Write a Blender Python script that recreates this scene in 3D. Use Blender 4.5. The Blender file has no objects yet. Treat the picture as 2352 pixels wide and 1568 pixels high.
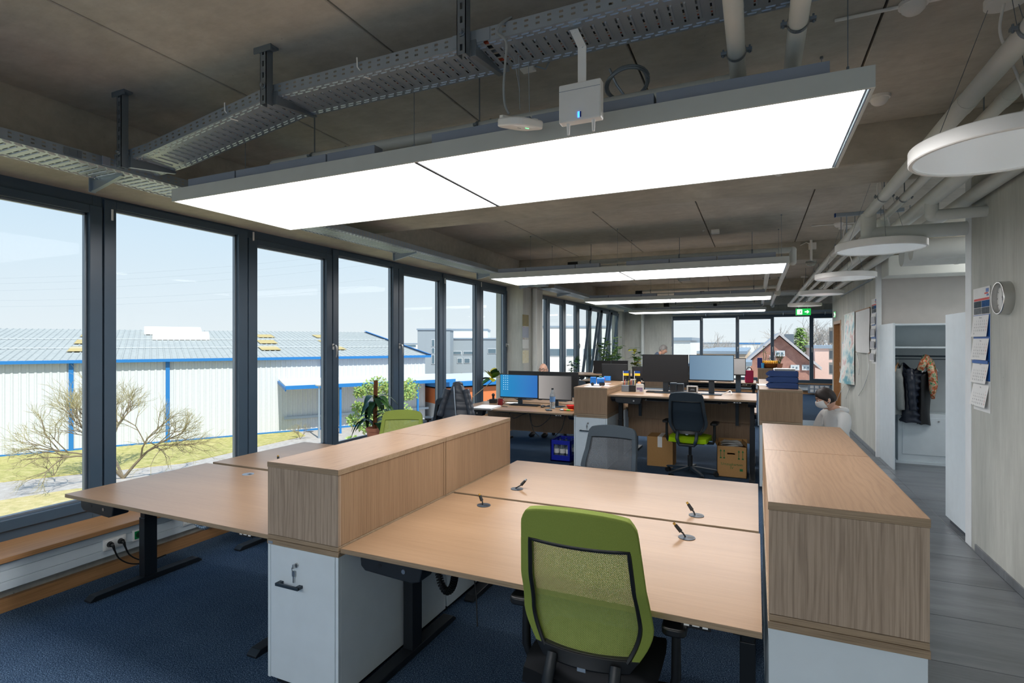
import bpy, bmesh, math, random
from mathutils import Vector, Matrix, Euler
random.seed(7)
SC = bpy.context.scene
COL = SC.collection

# ------------------------------------------------------------------ camera
F_PX, YAW, EYE, V0 = 1245.7, math.radians(24.24), 1.68, 786.0
cam_d = bpy.data.cameras.new('camera')
cam_d.sensor_width = 36.0
cam_d.lens = F_PX / 2352 * 36
cam_d.shift_y = (784 - V0) / 2352 * -1
cam_d.clip_start, cam_d.clip_end = 0.05, 600
cam = bpy.data.objects.new('camera', cam_d)
cam.location = (0, 0, EYE)
cam.rotation_euler = (math.pi / 2, 0, YAW)
COL.objects.link(cam)
SC.camera = cam

# ------------------------------------------------------------------ world, sun, exposure
W = bpy.data.worlds.new('sky'); SC.world = W; W.use_nodes = True
nt = W.node_tree; nt.nodes.clear()
o = nt.nodes.new('ShaderNodeOutputWorld'); bg = nt.nodes.new('ShaderNodeBackground')
tc = nt.nodes.new('ShaderNodeTexCoord'); sx = nt.nodes.new('ShaderNodeSeparateXYZ')
rp = nt.nodes.new('ShaderNodeValToRGB')
nt.links.new(tc.outputs['Generated'], sx.inputs[0]); nt.links.new(sx.outputs['Z'], rp.inputs[0])
e = rp.color_ramp.elements
e[0].position = 0.0; e[0].color = (0.76, 0.81, 0.85, 1)
e[1].position = 0.75; e[1].color = (0.26, 0.50, 0.86, 1)
m_ = e.new(0.16); m_.color = (0.62, 0.75, 0.87, 1)
m_ = e.new(0.36); m_.color = (0.42, 0.62, 0.86, 1)
nt.links.new(rp.outputs[0], bg.inputs[0]); nt.links.new(bg.outputs[0], o.inputs[0])
bg.inputs[1].default_value = 0.55
sun_d = bpy.data.lights.new('sun', 'SUN'); sun_d.energy = 2.8; sun_d.angle = math.radians(0.6)
sun_d.color = (1.0, 0.95, 0.86)
sun = bpy.data.objects.new('sun', sun_d); COL.objects.link(sun)
_sd = Vector((-0.62, 0.42, -0.86))          # light travels towards -X, +Y, down
sun.rotation_euler = _sd.to_track_quat('-Z', 'Y').to_euler(); sun.location = (30, -20, 40)
SC.view_settings.view_transform = 'Standard'; SC.view_settings.look = 'None'
SC.view_settings.gamma = 1.0; SC.view_settings.use_curve_mapping = False
SC.view_settings.exposure = 1.06
SC.cycles.max_bounces = 8; SC.cycles.diffuse_bounces = 5; SC.cycles.glossy_bounces = 4
SC.cycles.transparent_max_bounces = 16; SC.cycles.adaptive_threshold = 0.015
SC.cycles.sample_clamp_indirect = 6.0
LAMP_E = 4.9

def at(u, v, x=None, y=None, z=None):
    """world point seen at photo pixel (u, v) on the plane x=, y= or z="""
    s = (u - 1176) / F_PX
    d = Vector((s * math.cos(YAW) - math.sin(YAW), s * math.sin(YAW) + math.cos(YAW), -(v - V0) / F_PX))
    t = x / d.x if x is not None else y / d.y if y is not None else (z - EYE) / d.z
    return Vector((0, 0, EYE)) + d * t

# ------------------------------------------------------------------ mesh builder
class B:
    def __init__(s): s.v = []; s.f = []; s.mi = []
    def add(s, vs, fs, mi=0):
        n = len(s.v); s.v += [tuple(p) for p in vs]
        for f in fs: s.f.append(tuple(i + n for i in f)); s.mi.append(mi)
        return s
    def box(s, x0, y0, z0, x1, y1, z1, mi=0):
        v = [(x, y, z) for z in (z0, z1) for y in (y0, y1) for x in (x0, x1)]
        return s.add(v, [(0, 2, 3, 1), (4, 5, 7, 6), (0, 1, 5, 4), (2, 6, 7, 3), (0, 4, 6, 2), (1, 3, 7, 5)], mi)
    def cbox(s, c, d, mi=0, rot=None):
        hx, hy, hz = d[0] / 2, d[1] / 2, d[2] / 2
        v = [Vector((x, y, z)) for z in (-hz, hz) for y in (-hy, hy) for x in (-hx, hx)]
        if rot is not None: v = [rot @ p for p in v]
        v = [p + Vector(c) for p in v]
        return s.add(v, [(0, 2, 3, 1), (4, 5, 7, 6), (0, 1, 5, 4), (2, 6, 7, 3), (0, 4, 6, 2), (1, 3, 7, 5)], mi)
    def cyl(s, p0, p1, r0, r1=None, n=16, caps=True, mi=0):
        r1 = r0 if r1 is None else r1
        p0, p1 = Vector(p0), Vector(p1); d = (p1 - p0)
        if d.length < 1e-9: return s
        d.normalize(); a = d.orthogonal().normalized(); b = d.cross(a)
        vs = []
        for p, r in ((p0, r0), (p1, r1)):
            for i in range(n):
                t = 2 * math.pi * i / n; vs.append(p + (a * math.cos(t) + b * math.sin(t)) * r)
        fs = [(i, (i + 1) % n, n + (i + 1) % n, n + i) for i in range(n)]
        if caps: fs += [tuple(range(n - 1, -1, -1)), tuple(range(n, 2 * n))]
        return s.add(vs, fs, mi)
    def tube(s, pts, r, n=8, caps=True, mi=0):
        pts = [Vector(p) for p in pts]; vs = []; m = len(pts); a = None
        for k, p in enumerate(pts):
            d = (pts[min(k + 1, m - 1)] - pts[max(k - 1, 0)]).normalized()
            a = d.orthogonal().normalized() if a is None else (a - d * a.dot(d))
            if a.length < 1e-6: a = d.orthogonal()
            a.normalize(); b = d.cross(a); rr = r[k] if isinstance(r, (list, tuple)) else r
            for i in range(n):
                t = 2 * math.pi * i / n; vs.append(p + (a * math.cos(t) + b * math.sin(t)) * rr)
        fs = [(k * n + i, k * n + (i + 1) % n, (k + 1) * n + (i + 1) % n, (k + 1) * n + i) for k in range(m - 1) for i in range(n)]
        if caps: fs += [tuple(range(n - 1, -1, -1)), tuple(range((m - 1) * n, m * n))]
        return s.add(vs, fs, mi)
    def lathe(s, prof, c=(0, 0, 0), n=24, mi=0, caps=True):
        vs = []; c = Vector(c)
        for r, z in prof:
            for i in range(n):
                t = 2 * math.pi * i / n; vs.append((c.x + r * math.cos(t), c.y + r * math.sin(t), c.z + z))
        m = len(prof)
        fs = [(k * n + i, k * n + (i + 1) % n, (k + 1) * n + (i + 1) % n, (k + 1) * n + i) for k in range(m - 1) for i in range(n)]
        if caps:
            if prof[0][0] > 1e-5: fs.append(tuple(range(n - 1, -1, -1)))
            if prof[-1][0] > 1e-5: fs.append(tuple(range((m - 1) * n, m * n)))
        return s.add(vs, fs, mi)
    def ball(s, c, r, n=12, m=8, rot=None, mi=0):
        r = (r, r, r) if isinstance(r, (int, float)) else r
        vs = []; c = Vector(c)
        for k in range(m + 1):
            ph = math.pi * k / m
            for i in range(n):
                t = 2 * math.pi * i / n
                p = Vector((r[0] * math.sin(ph) * math.cos(t), r[1] * math.sin(ph) * math.sin(t), r[2] * math.cos(ph)))
                vs.append(c + (rot @ p if rot is not None else p))
        fs = [(k * n + i, (k + 1) * n + i, (k + 1) * n + (i + 1) % n, k * n + (i + 1) % n) for k in range(m) for i in range(n)]
        return s.add(vs, fs, mi)
    def prism(s, poly, axis, a, b, mi=0):
        """poly: 2D points; axis 'x','y','z' = extrusion axis from a to b"""
        def P(p, t): return (t, p[0], p[1]) if axis == 'x' else (p[0], t, p[1]) if axis == 'y' else (p[0], p[1], t)
        n = len(poly); vs = [P(p, a) for p in poly] + [P(p, b) for p in poly]
        fs = [(i, (i + 1) % n, n + (i + 1) % n, n + i) for i in range(n)] + [tuple(range(n - 1, -1, -1)), tuple(range(n, 2 * n))]
        return s.add(vs, fs, mi)
    def grid(s, fn, nu, nv, mi=0, flip=False):
        vs = [fn(i / nu, j / nv) for j in range(nv + 1) for i in range(nu + 1)]
        w = nu + 1
        fs = [(j * w + i, j * w + i + 1, (j + 1) * w + i + 1, (j + 1) * w + i) for j in range(nv) for i in range(nu)]
        if flip: fs = [f[::-1] for f in fs]
        return s.add(vs, fs, mi)
    def shell(s, fn, nu, nv, th, mi=0):
        """grid surface with thickness th along local normal"""
        P = [[Vector(fn(i / nu, j / nv)) for i in range(nu + 1)] for j in range(nv + 1)]
        w = nu + 1; front = []; back = []
        for j in range(nv + 1):
            for i in range(nu + 1):
                du = P[j][min(i + 1, nu)] - P[j][max(i - 1, 0)]; dv = P[min(j + 1, nv)][i] - P[max(j - 1, 0)][i]
                nn = du.cross(dv)
                nn = nn.normalized() if nn.length > 1e-9 else Vector((0, 1, 0))
                front.append(P[j][i] + nn * th / 2); back.append(P[j][i] - nn * th / 2)
        k = len(front); vs = front + back; fs = []
        for j in range(nv):
            for i in range(nu):
                a, b, c, d = j * w + i, j * w + i + 1, (j + 1) * w + i + 1, (j + 1) * w + i
                fs.append((a, b, c, d)); fs.append((k + d, k + c, k + b, k + a))
        ring = [i for i in range(w)] + [j * w + nu for j in range(1, nv + 1)] + [nv * w + i for i in range(nu - 1, -1, -1)] + [j * w for j in range(nv - 1, 0, -1)]
        for q in range(len(ring)):
            a, b = ring[q], ring[(q + 1) % len(ring)]
            fs.append((b, a, k + a, k + b))
        return s.add(vs, fs, mi)
    def xf(s, M, i0=0):
        for i in range(i0, len(s.v)): s.v[i] = tuple(M @ Vector(s.v[i]))
        return s

def crs(pts, k=6, radii=None):
    """smooth curve (Catmull-Rom) through the points"""
    P = [Vector(p) for p in pts]; out = []; rr = []
    for i in range(len(P) - 1):
        a, b, c, d = P[max(i - 1, 0)], P[i], P[i + 1], P[min(i + 2, len(P) - 1)]
        for j in range(k):
            t = j / k
            out.append(0.5 * ((2 * b) + (c - a) * t + (2 * a - 5 * b + 4 * c - d) * t * t + (3 * b - a - 3 * c + d) * t ** 3))
            if radii: rr.append(radii[i] * (1 - t) + radii[i + 1] * t)
    out.append(P[-1])
    if radii: rr.append(radii[-1]); return out, rr
    return out

def fix_normals(me):
    bm = bmesh.new(); bm.from_mesh(me); bmesh.ops.recalc_face_normals(bm, faces=bm.faces); bm.to_mesh(me); bm.free()

def mesh(name, b, mat, parent=None, smooth=None, bevel=0.0, seg=2, subsurf=0, loc=None):
    me = bpy.data.meshes.new(name)
    me.from_pydata(b.v, [], b.f); fix_normals(me)
    for m in (mat if isinstance(mat, (list, tuple)) else [mat]): me.materials.append(m)
    if any(b.mi): me.polygons.foreach_set('material_index', b.mi)
    if smooth is not None or subsurf:
        me.polygons.foreach_set('use_smooth', [True] * len(me.polygons))
        if smooth is not None and smooth < 180: me.set_sharp_from_angle(angle=math.radians(smooth))
    ob = bpy.data.objects.new(name, me); COL.objects.link(ob)
    if bevel:
        md = ob.modifiers.new('bevel', 'BEVEL'); md.width = bevel; md.segments = seg; md.limit_method = 'ANGLE'
    if subsurf:
        md = ob.modifiers.new('sub', 'SUBSURF'); md.levels = subsurf; md.render_levels = subsurf
    if parent is not None: ob.parent = parent
    if loc is not None: ob.location = loc
    return ob

def tag(ob, label=None, cat=None, group=None, kind=None):
    if label: ob['label'] = label
    if cat: ob['category'] = cat
    if group: ob['group'] = group
    if kind: ob['kind'] = kind
    return ob

def thing(name, label, cat, loc=(0, 0, 0), rz=0.0, group=None):
    ob = bpy.data.objects.new(name, None); COL.objects.link(ob)
    ob.empty_display_size = 0.1
    ob.location = loc; ob.rotation_euler = (0, 0, rz)
    return tag(ob, label, cat, group)

def struct(name, b=None, mat=None, **k):
    if b is None:
        ob = bpy.data.objects.new(name, None); COL.objects.link(ob)
    else: ob = mesh(name, b, mat, **k)
    ob['kind'] = 'structure'; return ob

def dup(root, loc=None, rz=None, label=None, group=None, parent=None):
    r = root.copy(); COL.objects.link(r)
    if parent is not None: r.parent = parent
    if loc is not None: r.location = loc
    if rz is not None: r.rotation_euler = (0, 0, rz)
    if label: r['label'] = label
    if group: r['group'] = group
    for ch in list(root.children): dup(ch, parent=r)
    return r

TXT = {}
def glyphs(strs):
    """outline meshes (size 1, centred) for the given strings, made while the scene is still small"""
    for st in strs:
        cu = bpy.data.curves.new('txt', 'FONT'); cu.body = st; cu.size = 1.0; cu.align_x = 'CENTER'; cu.resolution_u = 2
        t = bpy.data.objects.new('txt', cu); COL.objects.link(t)
        me = bpy.data.meshes.new_from_object(t.evaluated_get(bpy.context.evaluated_depsgraph_get()))
        TXT[st] = ([v.co.copy() for v in me.vertices], [tuple(p.vertices) for p in me.polygons])
        bpy.data.objects.remove(t); bpy.data.curves.remove(cu); bpy.data.meshes.remove(me)
glyphs([str(i) for i in range(1, 32)] + ['Umzugkarton', 'IV', 'Februar', 'März', 'April', 'Mai'])
def text_into(b, st, size, M):
    vs, fs = TXT[st]; b.add([M @ (v * size) for v in vs], fs)
def text_mesh(name, st, size, mat, parent=None, M=None):
    b = B(); text_into(b, st, size, M); return mesh(name, b, mat, parent=parent)

# ------------------------------------------------------------------ materials
def newmat(name):
    m = bpy.data.materials.new(name); m.use_nodes = True
    return m, m.node_tree, m.node_tree.nodes['Principled BSDF']
def lin(r, g, b):
    f = lambda c: (c / 255 / 12.92) if c / 255 <= 0.04045 else ((c / 255 + 0.055) / 1.055) ** 2.4
    return (f(r), f(g), f(b), 1)
def plain(name, rgb, rough=0.5, metal=0.0, spec=None, trans=0.0, coat=0.0):
    m, n, p = newmat(name)
    p.inputs['Base Color'].default_value = lin(*rgb); p.inputs['Roughness'].default_value = rough
    p.inputs['Metallic'].default_value = metal
    if spec is not None: p.inputs['Specular IOR Level'].default_value = spec
    if trans: p.inputs['Transmission Weight'].default_value = trans
    if coat: p.inputs['Coat Weight'].default_value = coat
    # faint procedural variation so nothing is dead flat
    tcn = n.nodes.new('ShaderNodeTexCoord'); nz = n.nodes.new('ShaderNodeTexNoise'); nz.inputs['Scale'].default_value = 9
    mx = n.nodes.new('ShaderNodeMix'); mx.data_type = 'RGBA'; mx.blend_type = 'MULTIPLY'
    rm = n.nodes.new('ShaderNodeMapRange'); rm.inputs['To Min'].default_value = 0.94; rm.inputs['To Max'].default_value = 1.06
    n.links.new(tcn.outputs['Object'], nz.inputs['Vector']); n.links.new(nz.outputs['Fac'], rm.inputs['Value'])
    mx.inputs['Factor'].default_value = 1.0; mx.inputs['A'].default_value = lin(*rgb)
    n.links.new(rm.outputs[0], mx.inputs['B']); n.links.new(mx.outputs['Result'], p.inputs['Base Color'])
    return m
def noise_chain(n, scale, detail=4, sc=(1, 1, 1), rot=(0, 0, 0), rough=0.55, coord='Object', dist=0.0):
    tcn = n.nodes.new('ShaderNodeTexCoord'); mp = n.nodes.new('ShaderNodeMapping')
    mp.inputs['Scale'].default_value = sc; mp.inputs['Rotation'].default_value = rot
    nz = n.nodes.new('ShaderNodeTexNoise'); nz.inputs['Scale'].default_value = scale; nz.inputs['Detail'].default_value = detail
    nz.inputs['Roughness'].default_value = rough; nz.inputs['Distortion'].default_value = dist
    n.links.new(tcn.outputs[coord], mp.inputs[0]); n.links.new(mp.outputs[0], nz.inputs['Vector'])
    return nz.outputs['Fac']
def ramp(n, fac, stops):
    r = n.nodes.new('ShaderNodeValToRGB'); els = r.color_ramp.elements
    els[0].position, els[0].color = stops[0]; els[1].position, els[1].color = stops[-1]
    for p, c in stops[1:-1]:
        q = els.new(p); q.color = c
    n.links.new(fac, r.inputs[0]); return r.outputs[0]
def mixc(n, a, b, fac, mode='MIX'):
    mx = n.nodes.new('ShaderNodeMix'); mx.data_type = 'RGBA'; mx.blend_type = mode
    for sock, val in (('A', a), ('B', b), ('Factor', fac)):
        if hasattr(val, 'is_output'): n.links.new(val, mx.inputs[sock])
        else: mx.inputs[sock].default_value = val
    return mx.outputs['Result']
def bump(n, p, h, strength=0.2, dist=0.002):
    b = n.nodes.new('ShaderNodeBump'); b.inputs['Strength'].default_value = strength; b.inputs['Distance'].default_value = dist
    n.links.new(h, b.inputs['Height']); n.links.new(b.outputs[0], p.inputs['Normal'])

def oak(name, axis, light, dark, rough=0.45, strong=0.5, grain=38.0, wave=0.0):
    """wood with grain along axis 'x','y','z'"""
    m, n, p = newmat(name)
    k = {'x': (0.035, 1, 1), 'y': (1, 0.035, 1), 'z': (1, 1, 0.035)}[axis]
    big = {'x': (0.12, 1, 1), 'y': (1, 0.12, 1), 'z': (1, 1, 0.12)}[axis]
    fine = noise_chain(n, grain * 4.2, 5, k, rough=0.7)
    mid = noise_chain(n, grain, 4, k, dist=0.4)
    broad = noise_chain(n, 4.0, 3, big, dist=0.3)
    L, D = lin(*light), lin(*dark)
    mm = tuple((L[i] * 0.6 + D[i] * 0.4) for i in range(3)) + (1,)
    c1 = ramp(n, mid, [(0.36, D), (0.5, mm), (0.62, L)])
    c2 = ramp(n, fine, [(0.38, D), (0.56, L)])
    hair = noise_chain(n, grain * 9.0, 3, {'x': (0.012, 1, 1), 'y': (1, 0.012, 1), 'z': (1, 1, 0.012)}[axis], rough=0.6)
    DD = tuple(v * 0.72 for v in D[:3]) + (1,)
    c3_ = ramp(n, hair, [(0.40, DD), (0.50, L)])
    c = mixc(n, mixc(n, c1, c2, 0.55), c3_, 0.38)
    if wave:
        tcn = n.nodes.new('ShaderNodeTexCoord'); mp = n.nodes.new('ShaderNodeMapping')
        mp.inputs['Scale'].default_value = {'x': (0.16, 1, 1), 'y': (1, 0.16, 1), 'z': (1, 1, 0.10)}[axis]
        wv = n.nodes.new('ShaderNodeTexWave'); wv.wave_type = 'BANDS'; wv.bands_direction = {'x': 'Y', 'y': 'X', 'z': 'X'}[axis]
        wv.inputs['Scale'].default_value = 13.0; wv.inputs['Distortion'].default_value = 16.0; wv.inputs['Detail'].default_value = 3.5
        wv.inputs['Detail Scale'].default_value = 0.9
        n.links.new(tcn.outputs['Object'], mp.inputs[0]); n.links.new(mp.outputs[0], wv.inputs['Vector'])
        c3 = ramp(n, wv.outputs['Fac'], [(0.05, D), (0.32, mm), (0.62, L)])
        c = mixc(n, c, c3, wave)
    flat = mixc(n, mm, c, strong)
    tint = ramp(n, broad, [(0.3, (0.90, 0.88, 0.86, 1)), (0.7, (1.06, 1.06, 1.05, 1))])
    n.links.new(mixc(n, flat, tint, 1.0, 'MULTIPLY'), p.inputs['Base Color'])
    p.inputs['Roughness'].default_value = rough
    if rough < .35:
        p.inputs['Specular IOR Level'].default_value = 0.5
    bump(n, p, fine, 0.05, 0.0006)
    return m

def concrete(name, light, dark, vertical=False, rough=0.8, pores=True):
    m, n, p = newmat(name)
    a = noise_chain(n, 1.1, 6, (1, 1, 0.35) if vertical else (1, 0.6, 1), rough=0.62, dist=0.4)
    b = noise_chain(n, 14, 5, (1, 1, 0.12) if vertical else (0.5, 1, 1), rough=0.7)
    cA = ramp(n, a, [(0.32, lin(*dark)), (0.52, lin(*[(x + y) / 2 for x, y in zip(light, dark)])), (0.70, lin(*light))])
    cB = ramp(n, b, [(0.3, (0.86, 0.85, 0.83, 1)), (0.7, (1.08, 1.07, 1.05, 1))])
    c = mixc(n, cA, cB, 1.0, 'MULTIPLY')
    if pores:
        tcn = n.nodes.new('ShaderNodeTexCoord'); vo = n.nodes.new('ShaderNodeTexVoronoi'); vo.inputs['Scale'].default_value = 9
        n.links.new(tcn.outputs['Object'], vo.inputs['Vector'])
        pr = ramp(n, vo.outputs['Distance'], [(0.018, (0.55, 0.53, 0.5, 1)), (0.04, (1, 1, 1, 1))])
        c = mixc(n, c, pr, 1.0, 'MULTIPLY')
    n.links.new(c, p.inputs['Base Color']); p.inputs['Roughness'].default_value = rough
    bump(n, p, b, 0.12, 0.004)
    return m

def carpet_mat():
    m, n, p = newmat('carpet')
    a = noise_chain(n, 190, 2, rough=0.8); b = noise_chain(n, 5, 3); c_ = noise_chain(n, 90, 3, rough=0.8)
    c1 = ramp(n, a, [(0.36, lin(18, 32, 46)), (0.5, lin(48, 71, 97)), (0.66, lin(124, 148, 172))])
    c2 = ramp(n, c_, [(0.35, (0.62, 0.66, 0.72, 1)), (0.65, (1.25, 1.22, 1.2, 1))])
    c3 = ramp(n, b, [(0.3, (0.88, 0.9, 0.92, 1)), (0.7, (1.1, 1.08, 1.06, 1))])
    n.links.new(mixc(n, mixc(n, c1, c2, 1, 'MULTIPLY'), c3, 1, 'MULTIPLY'), p.inputs['Base Color'])
    p.inputs['Roughness'].default_value = 0.95; p.inputs['Specular IOR Level'].default_value = 0.1
    bump(n, p, a, 0.2, 0.003); return m

def tile_mat():
    m, n, p = newmat('floor_tile_stone')
    a = noise_chain(n, 1.6, 6, (0.35, 3.2, 1), rough=0.65, dist=0.6); b = noise_chain(n, 40, 4, (0.3, 1, 1))
    oi = n.nodes.new('ShaderNodeObjectInfo')
    c1 = ramp(n, a, [(0.3, lin(84, 88, 92)), (0.5, lin(106, 111, 116)), (0.7, lin(126, 131, 135))])
    rr = n.nodes.new('ShaderNodeMapRange'); rr.inputs['To Min'].default_value = 0.9; rr.inputs['To Max'].default_value = 1.08
    n.links.new(oi.outputs['Random'], rr.inputs['Value'])
    c2 = ramp(n, b, [(0.3, (0.93, 0.93, 0.93, 1)), (0.7, (1.05, 1.05, 1.05, 1))])
    n.links.new(mixc(n, mixc(n, c1, c2, 1, 'MULTIPLY'), rr.outputs[0], 1, 'MULTIPLY'), p.inputs['Base Color'])
    p.inputs['Roughness'].default_value = 0.30; bump(n, p, b, 0.06, 0.002); return m

def glass_mat(name='window_glass', refl=0.012, tint=(0.97, 0.985, 0.98)):
    m = bpy.data.materials.new(name); m.use_nodes = True; n = m.node_tree; n.nodes.clear()
    out = n.nodes.new('ShaderNodeOutputMaterial'); t = n.nodes.new('ShaderNodeBsdfTransparent'); g = n.nodes.new('ShaderNodeBsdfGlossy')
    t.inputs[0].default_value = tint + (1,); g.inputs['Roughness'].default_value = 0.01
    lw = n.nodes.new('ShaderNodeLayerWeight'); lw.inputs[0].default_value = 0.5
    pw = n.nodes.new('ShaderNodeMath'); pw.operation = 'POWER'; pw.inputs[1].default_value = 5.0
    n.links.new(lw.outputs['Facing'], pw.inputs[0])
    mu = n.nodes.new('ShaderNodeMath'); mu.operation = 'MULTIPLY_ADD'; mu.inputs[1].default_value = 0.22; mu.inputs[2].default_value = refl * 0.3; mu.use_clamp = True
    n.links.new(pw.outputs[0], mu.inputs[0])
    mx = n.nodes.new('ShaderNodeMixShader'); n.links.new(mu.outputs[0], mx.inputs[0]); n.links.new(t.outputs[0], mx.inputs[1]); n.links.new(g.outputs[0], mx.inputs[2])
    n.links.new(mx.outputs[0], out.inputs[0]); return m

def emit_mat(name, rgb, s):
    m, n, p = newmat(name)
    c = lin(*rgb); p.inputs['Base Color'].default_value = c; p.inputs['Emission Color'].default_value = c
    p.inputs['Emission Strength'].default_value = s; p.inputs['Roughness'].default_value = 0.25
    return m

def mesh_fabric(name, rgb, rgb2, pitch=0.0062, hole=0.62):
    m, n, p = newmat(name)
    p.inputs['Base Color'].default_value = lin(*rgb); p.inputs['Roughness'].default_value = 0.8
    tcn = n.nodes.new('ShaderNodeTexCoord'); se = n.nodes.new('ShaderNodeSeparateXYZ'); n.links.new(tcn.outputs['Object'], se.inputs[0])
    def M(op, a, b=None):
        q = n.nodes.new('ShaderNodeMath'); q.operation = op
        for i, val in enumerate((a, b)):
            if val is None: continue
            if hasattr(val, 'is_output'): n.links.new(val, q.inputs[i])
            else: q.inputs[i].default_value = val
        return q.outputs[0]
    k = 2 * math.pi / pitch
    sx_ = M('SINE', M('MULTIPLY', se.outputs['X'], k)); sz_ = M('SINE', M('MULTIPLY', se.outputs['Z'], k))
    h = M('GREATER_THAN', M('MULTIPLY', sx_, sz_), hole)
    nz = noise_chain(n, 60, 2)
    n.links.new(mixc(n, lin(*rgb), lin(*rgb2), nz), p.inputs['Base Color'])
    out = n.nodes['Material Output']; t = n.nodes.new('ShaderNodeBsdfTransparent'); mx = n.nodes.new('ShaderNodeMixShader')
    n.links.new(h, mx.inputs[0]); n.links.new(p.outputs[0], mx.inputs[1]); n.links.new(t.outputs[0], mx.inputs[2]); n.links.new(mx.outputs[0], out.inputs[0])
    return m

def fabric(name, rgb, rgb2, scale=300):
    m, n, p = newmat(name); a = noise_chain(n, scale, 3, rough=0.7)
    n.links.new(mixc(n, lin(*rgb), lin(*rgb2), a), p.inputs['Base Color']); p.inputs['Roughness'].default_value = 0.9
    p.inputs['Specular IOR Level'].default_value = 0.2; bump(n, p, a, 0.3, 0.001); return m

MAT = {}
MAT['carpet'] = carpet_mat(); MAT['tile'] = tile_mat()
MAT['ceil'] = concrete('ceiling_concrete', (210, 207, 200), (174, 171, 164))
MAT['beam'] = concrete('beam_concrete', (206, 202, 191), (166, 162, 152))
MAT['wallc'] = concrete('wall_concrete', (208, 209, 202), (178, 181, 176), vertical=True)
MAT['wallw'] = plain('white_paint', (226, 230, 232), 0.6)
MAT['wallg'] = plain('greige_paint', (196, 192, 188), 0.85)
MAT['anth'] = plain('anthracite_frame', (62, 80, 96), 0.34)
MAT['anth2'] = plain('anthracite_rubber', (20, 25, 30), 0.5)
MAT['glass'] = glass_mat()
MAT['chrome'] = plain('brushed_steel', (196, 196, 194), 0.28, 1.0)
MAT['galv'] = plain('galvanised_steel', (166, 180, 194), 0.36, 0.6)
MAT['galvd'] = plain('galvanised_dark', (132, 143, 153), 0.38, 0.6)
MAT['pipe'] = plain('pipe_grey', (214, 218, 214), 0.42)
MAT['lampbody'] = plain('lamp_aluminium', (202, 206, 202), 0.45, 0.0)
MAT['lampbox'] = plain('lamp_housing_blue_grey', (142, 152, 168), 0.5)
MAT['lampon'] = emit_mat('lamp_diffuser_lit', (252, 250, 250), LAMP_E)
MAT['lampdim'] = emit_mat('round_lamp_diffuser', (225, 232, 236), 0.10)  # weak emission added to lift the grey undersides of the round lamps
MAT['lampadded'] = emit_mat('added_lamp_diffuser', (252, 250, 248), 10.0)  # for the unseen lamps added to brighten the coat niche
MAT['white'] = plain('white_lacquer', (214, 225, 231), 0.35)
MAT['whitep'] = plain('white_plastic', (242, 242, 240), 0.4)
MAT['black'] = plain('black_plastic', (20, 22, 24), 0.42)
MAT['blackm'] = plain('black_metal', (24, 30, 36), 0.45)
MAT['slate'] = plain('slate_blue_metal', (40, 54, 66), 0.4)
MAT['oakT'] = oak('oak_desktop', 'x', (156, 127, 99), (132, 104, 78), 0.30, 0.5)
MAT['oakV'] = oak('oak_vertical', 'z', (164, 136, 108), (124, 99, 75), 0.5, 0.65, 30)
MAT['oakF'] = oak('oak_front_grey', 'z', (186, 166, 146), (118, 100, 84), 0.5, 0.8, 24, 0.3)
MAT['oakY'] = oak('oak_top_along', 'y', (162, 134, 108), (126, 98, 74), 0.30, 0.62, 26, 0.4)
MAT['oakE'] = oak('oak_edge', 'x', (172, 150, 124), (118, 100, 78), 0.5, 0.8, 40)
MAT['oakS'] = oak('oak_sill', 'y', (186, 142, 98), (140, 98, 58), 0.42, 0.6, 22)
MAT['green'] = fabric('green_fabric', (138, 153, 76), (119, 134, 58))
MAT['greenm'] = mesh_fabric('green_mesh', (154, 166, 90), (134, 148, 72))
MAT['lime'] = fabric('lime_seat', (168, 206, 20), (140, 180, 8))
MAT['greyf'] = fabric('slate_fabric', (62, 72, 80), (46, 55, 63))
MAT['greym'] = mesh_fabric('grey_mesh', (64, 70, 76), (48, 54, 60))
MAT['darkm'] = fabric('dark_slate_back', (48, 60, 70), (36, 46, 56))
MAT['seatd'] = fabric('black_seat', (26, 30, 34), (18, 20, 24))
MAT['skin'] = plain('skin', (208, 160, 132), 0.55)
MAT['paper'] = plain('paper', (232, 232, 230), 0.8)
MAT['card'] = fabric('cardboard', (190, 148, 98), (172, 132, 84), 60)
MAT['leaf'] = plain('leaf_green', (56, 100, 42), 0.4)
MAT['leafd'] = plain('leaf_dark_green', (28, 62, 34), 0.35)
MAT['leafy'] = plain('leaf_yellow_green', (176, 170, 40), 0.45)
MAT['leafl'] = plain('leaf_pale_green', (140, 170, 92), 0.5)
MAT['soil'] = plain('soil', (60, 44, 32), 0.95)
MAT['terra'] = plain('terracotta', (186, 124, 98), 0.7)
MAT['navyp'] = plain('navy_blue_plastic', (16, 62, 128), 0.35)
MAT['blueC'] = plain('crate_blue', (14, 34, 168), 0.4)
MAT['red'] = plain('red_plastic', (204, 30, 24), 0.35)
MAT['mug'] = plain('dark_red_ceramic', (120, 22, 34), 0.25)

# ================================================================== STRUCTURE
XW = -4.54          # inner face of the window frames, left wall
YB = -4.2           # wall behind the camera
YF = 20.0           # far window wall
ZC = 3.18           # ceiling
XR = 1.61           # corridor wall
XE = 4.4            # outer right

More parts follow.
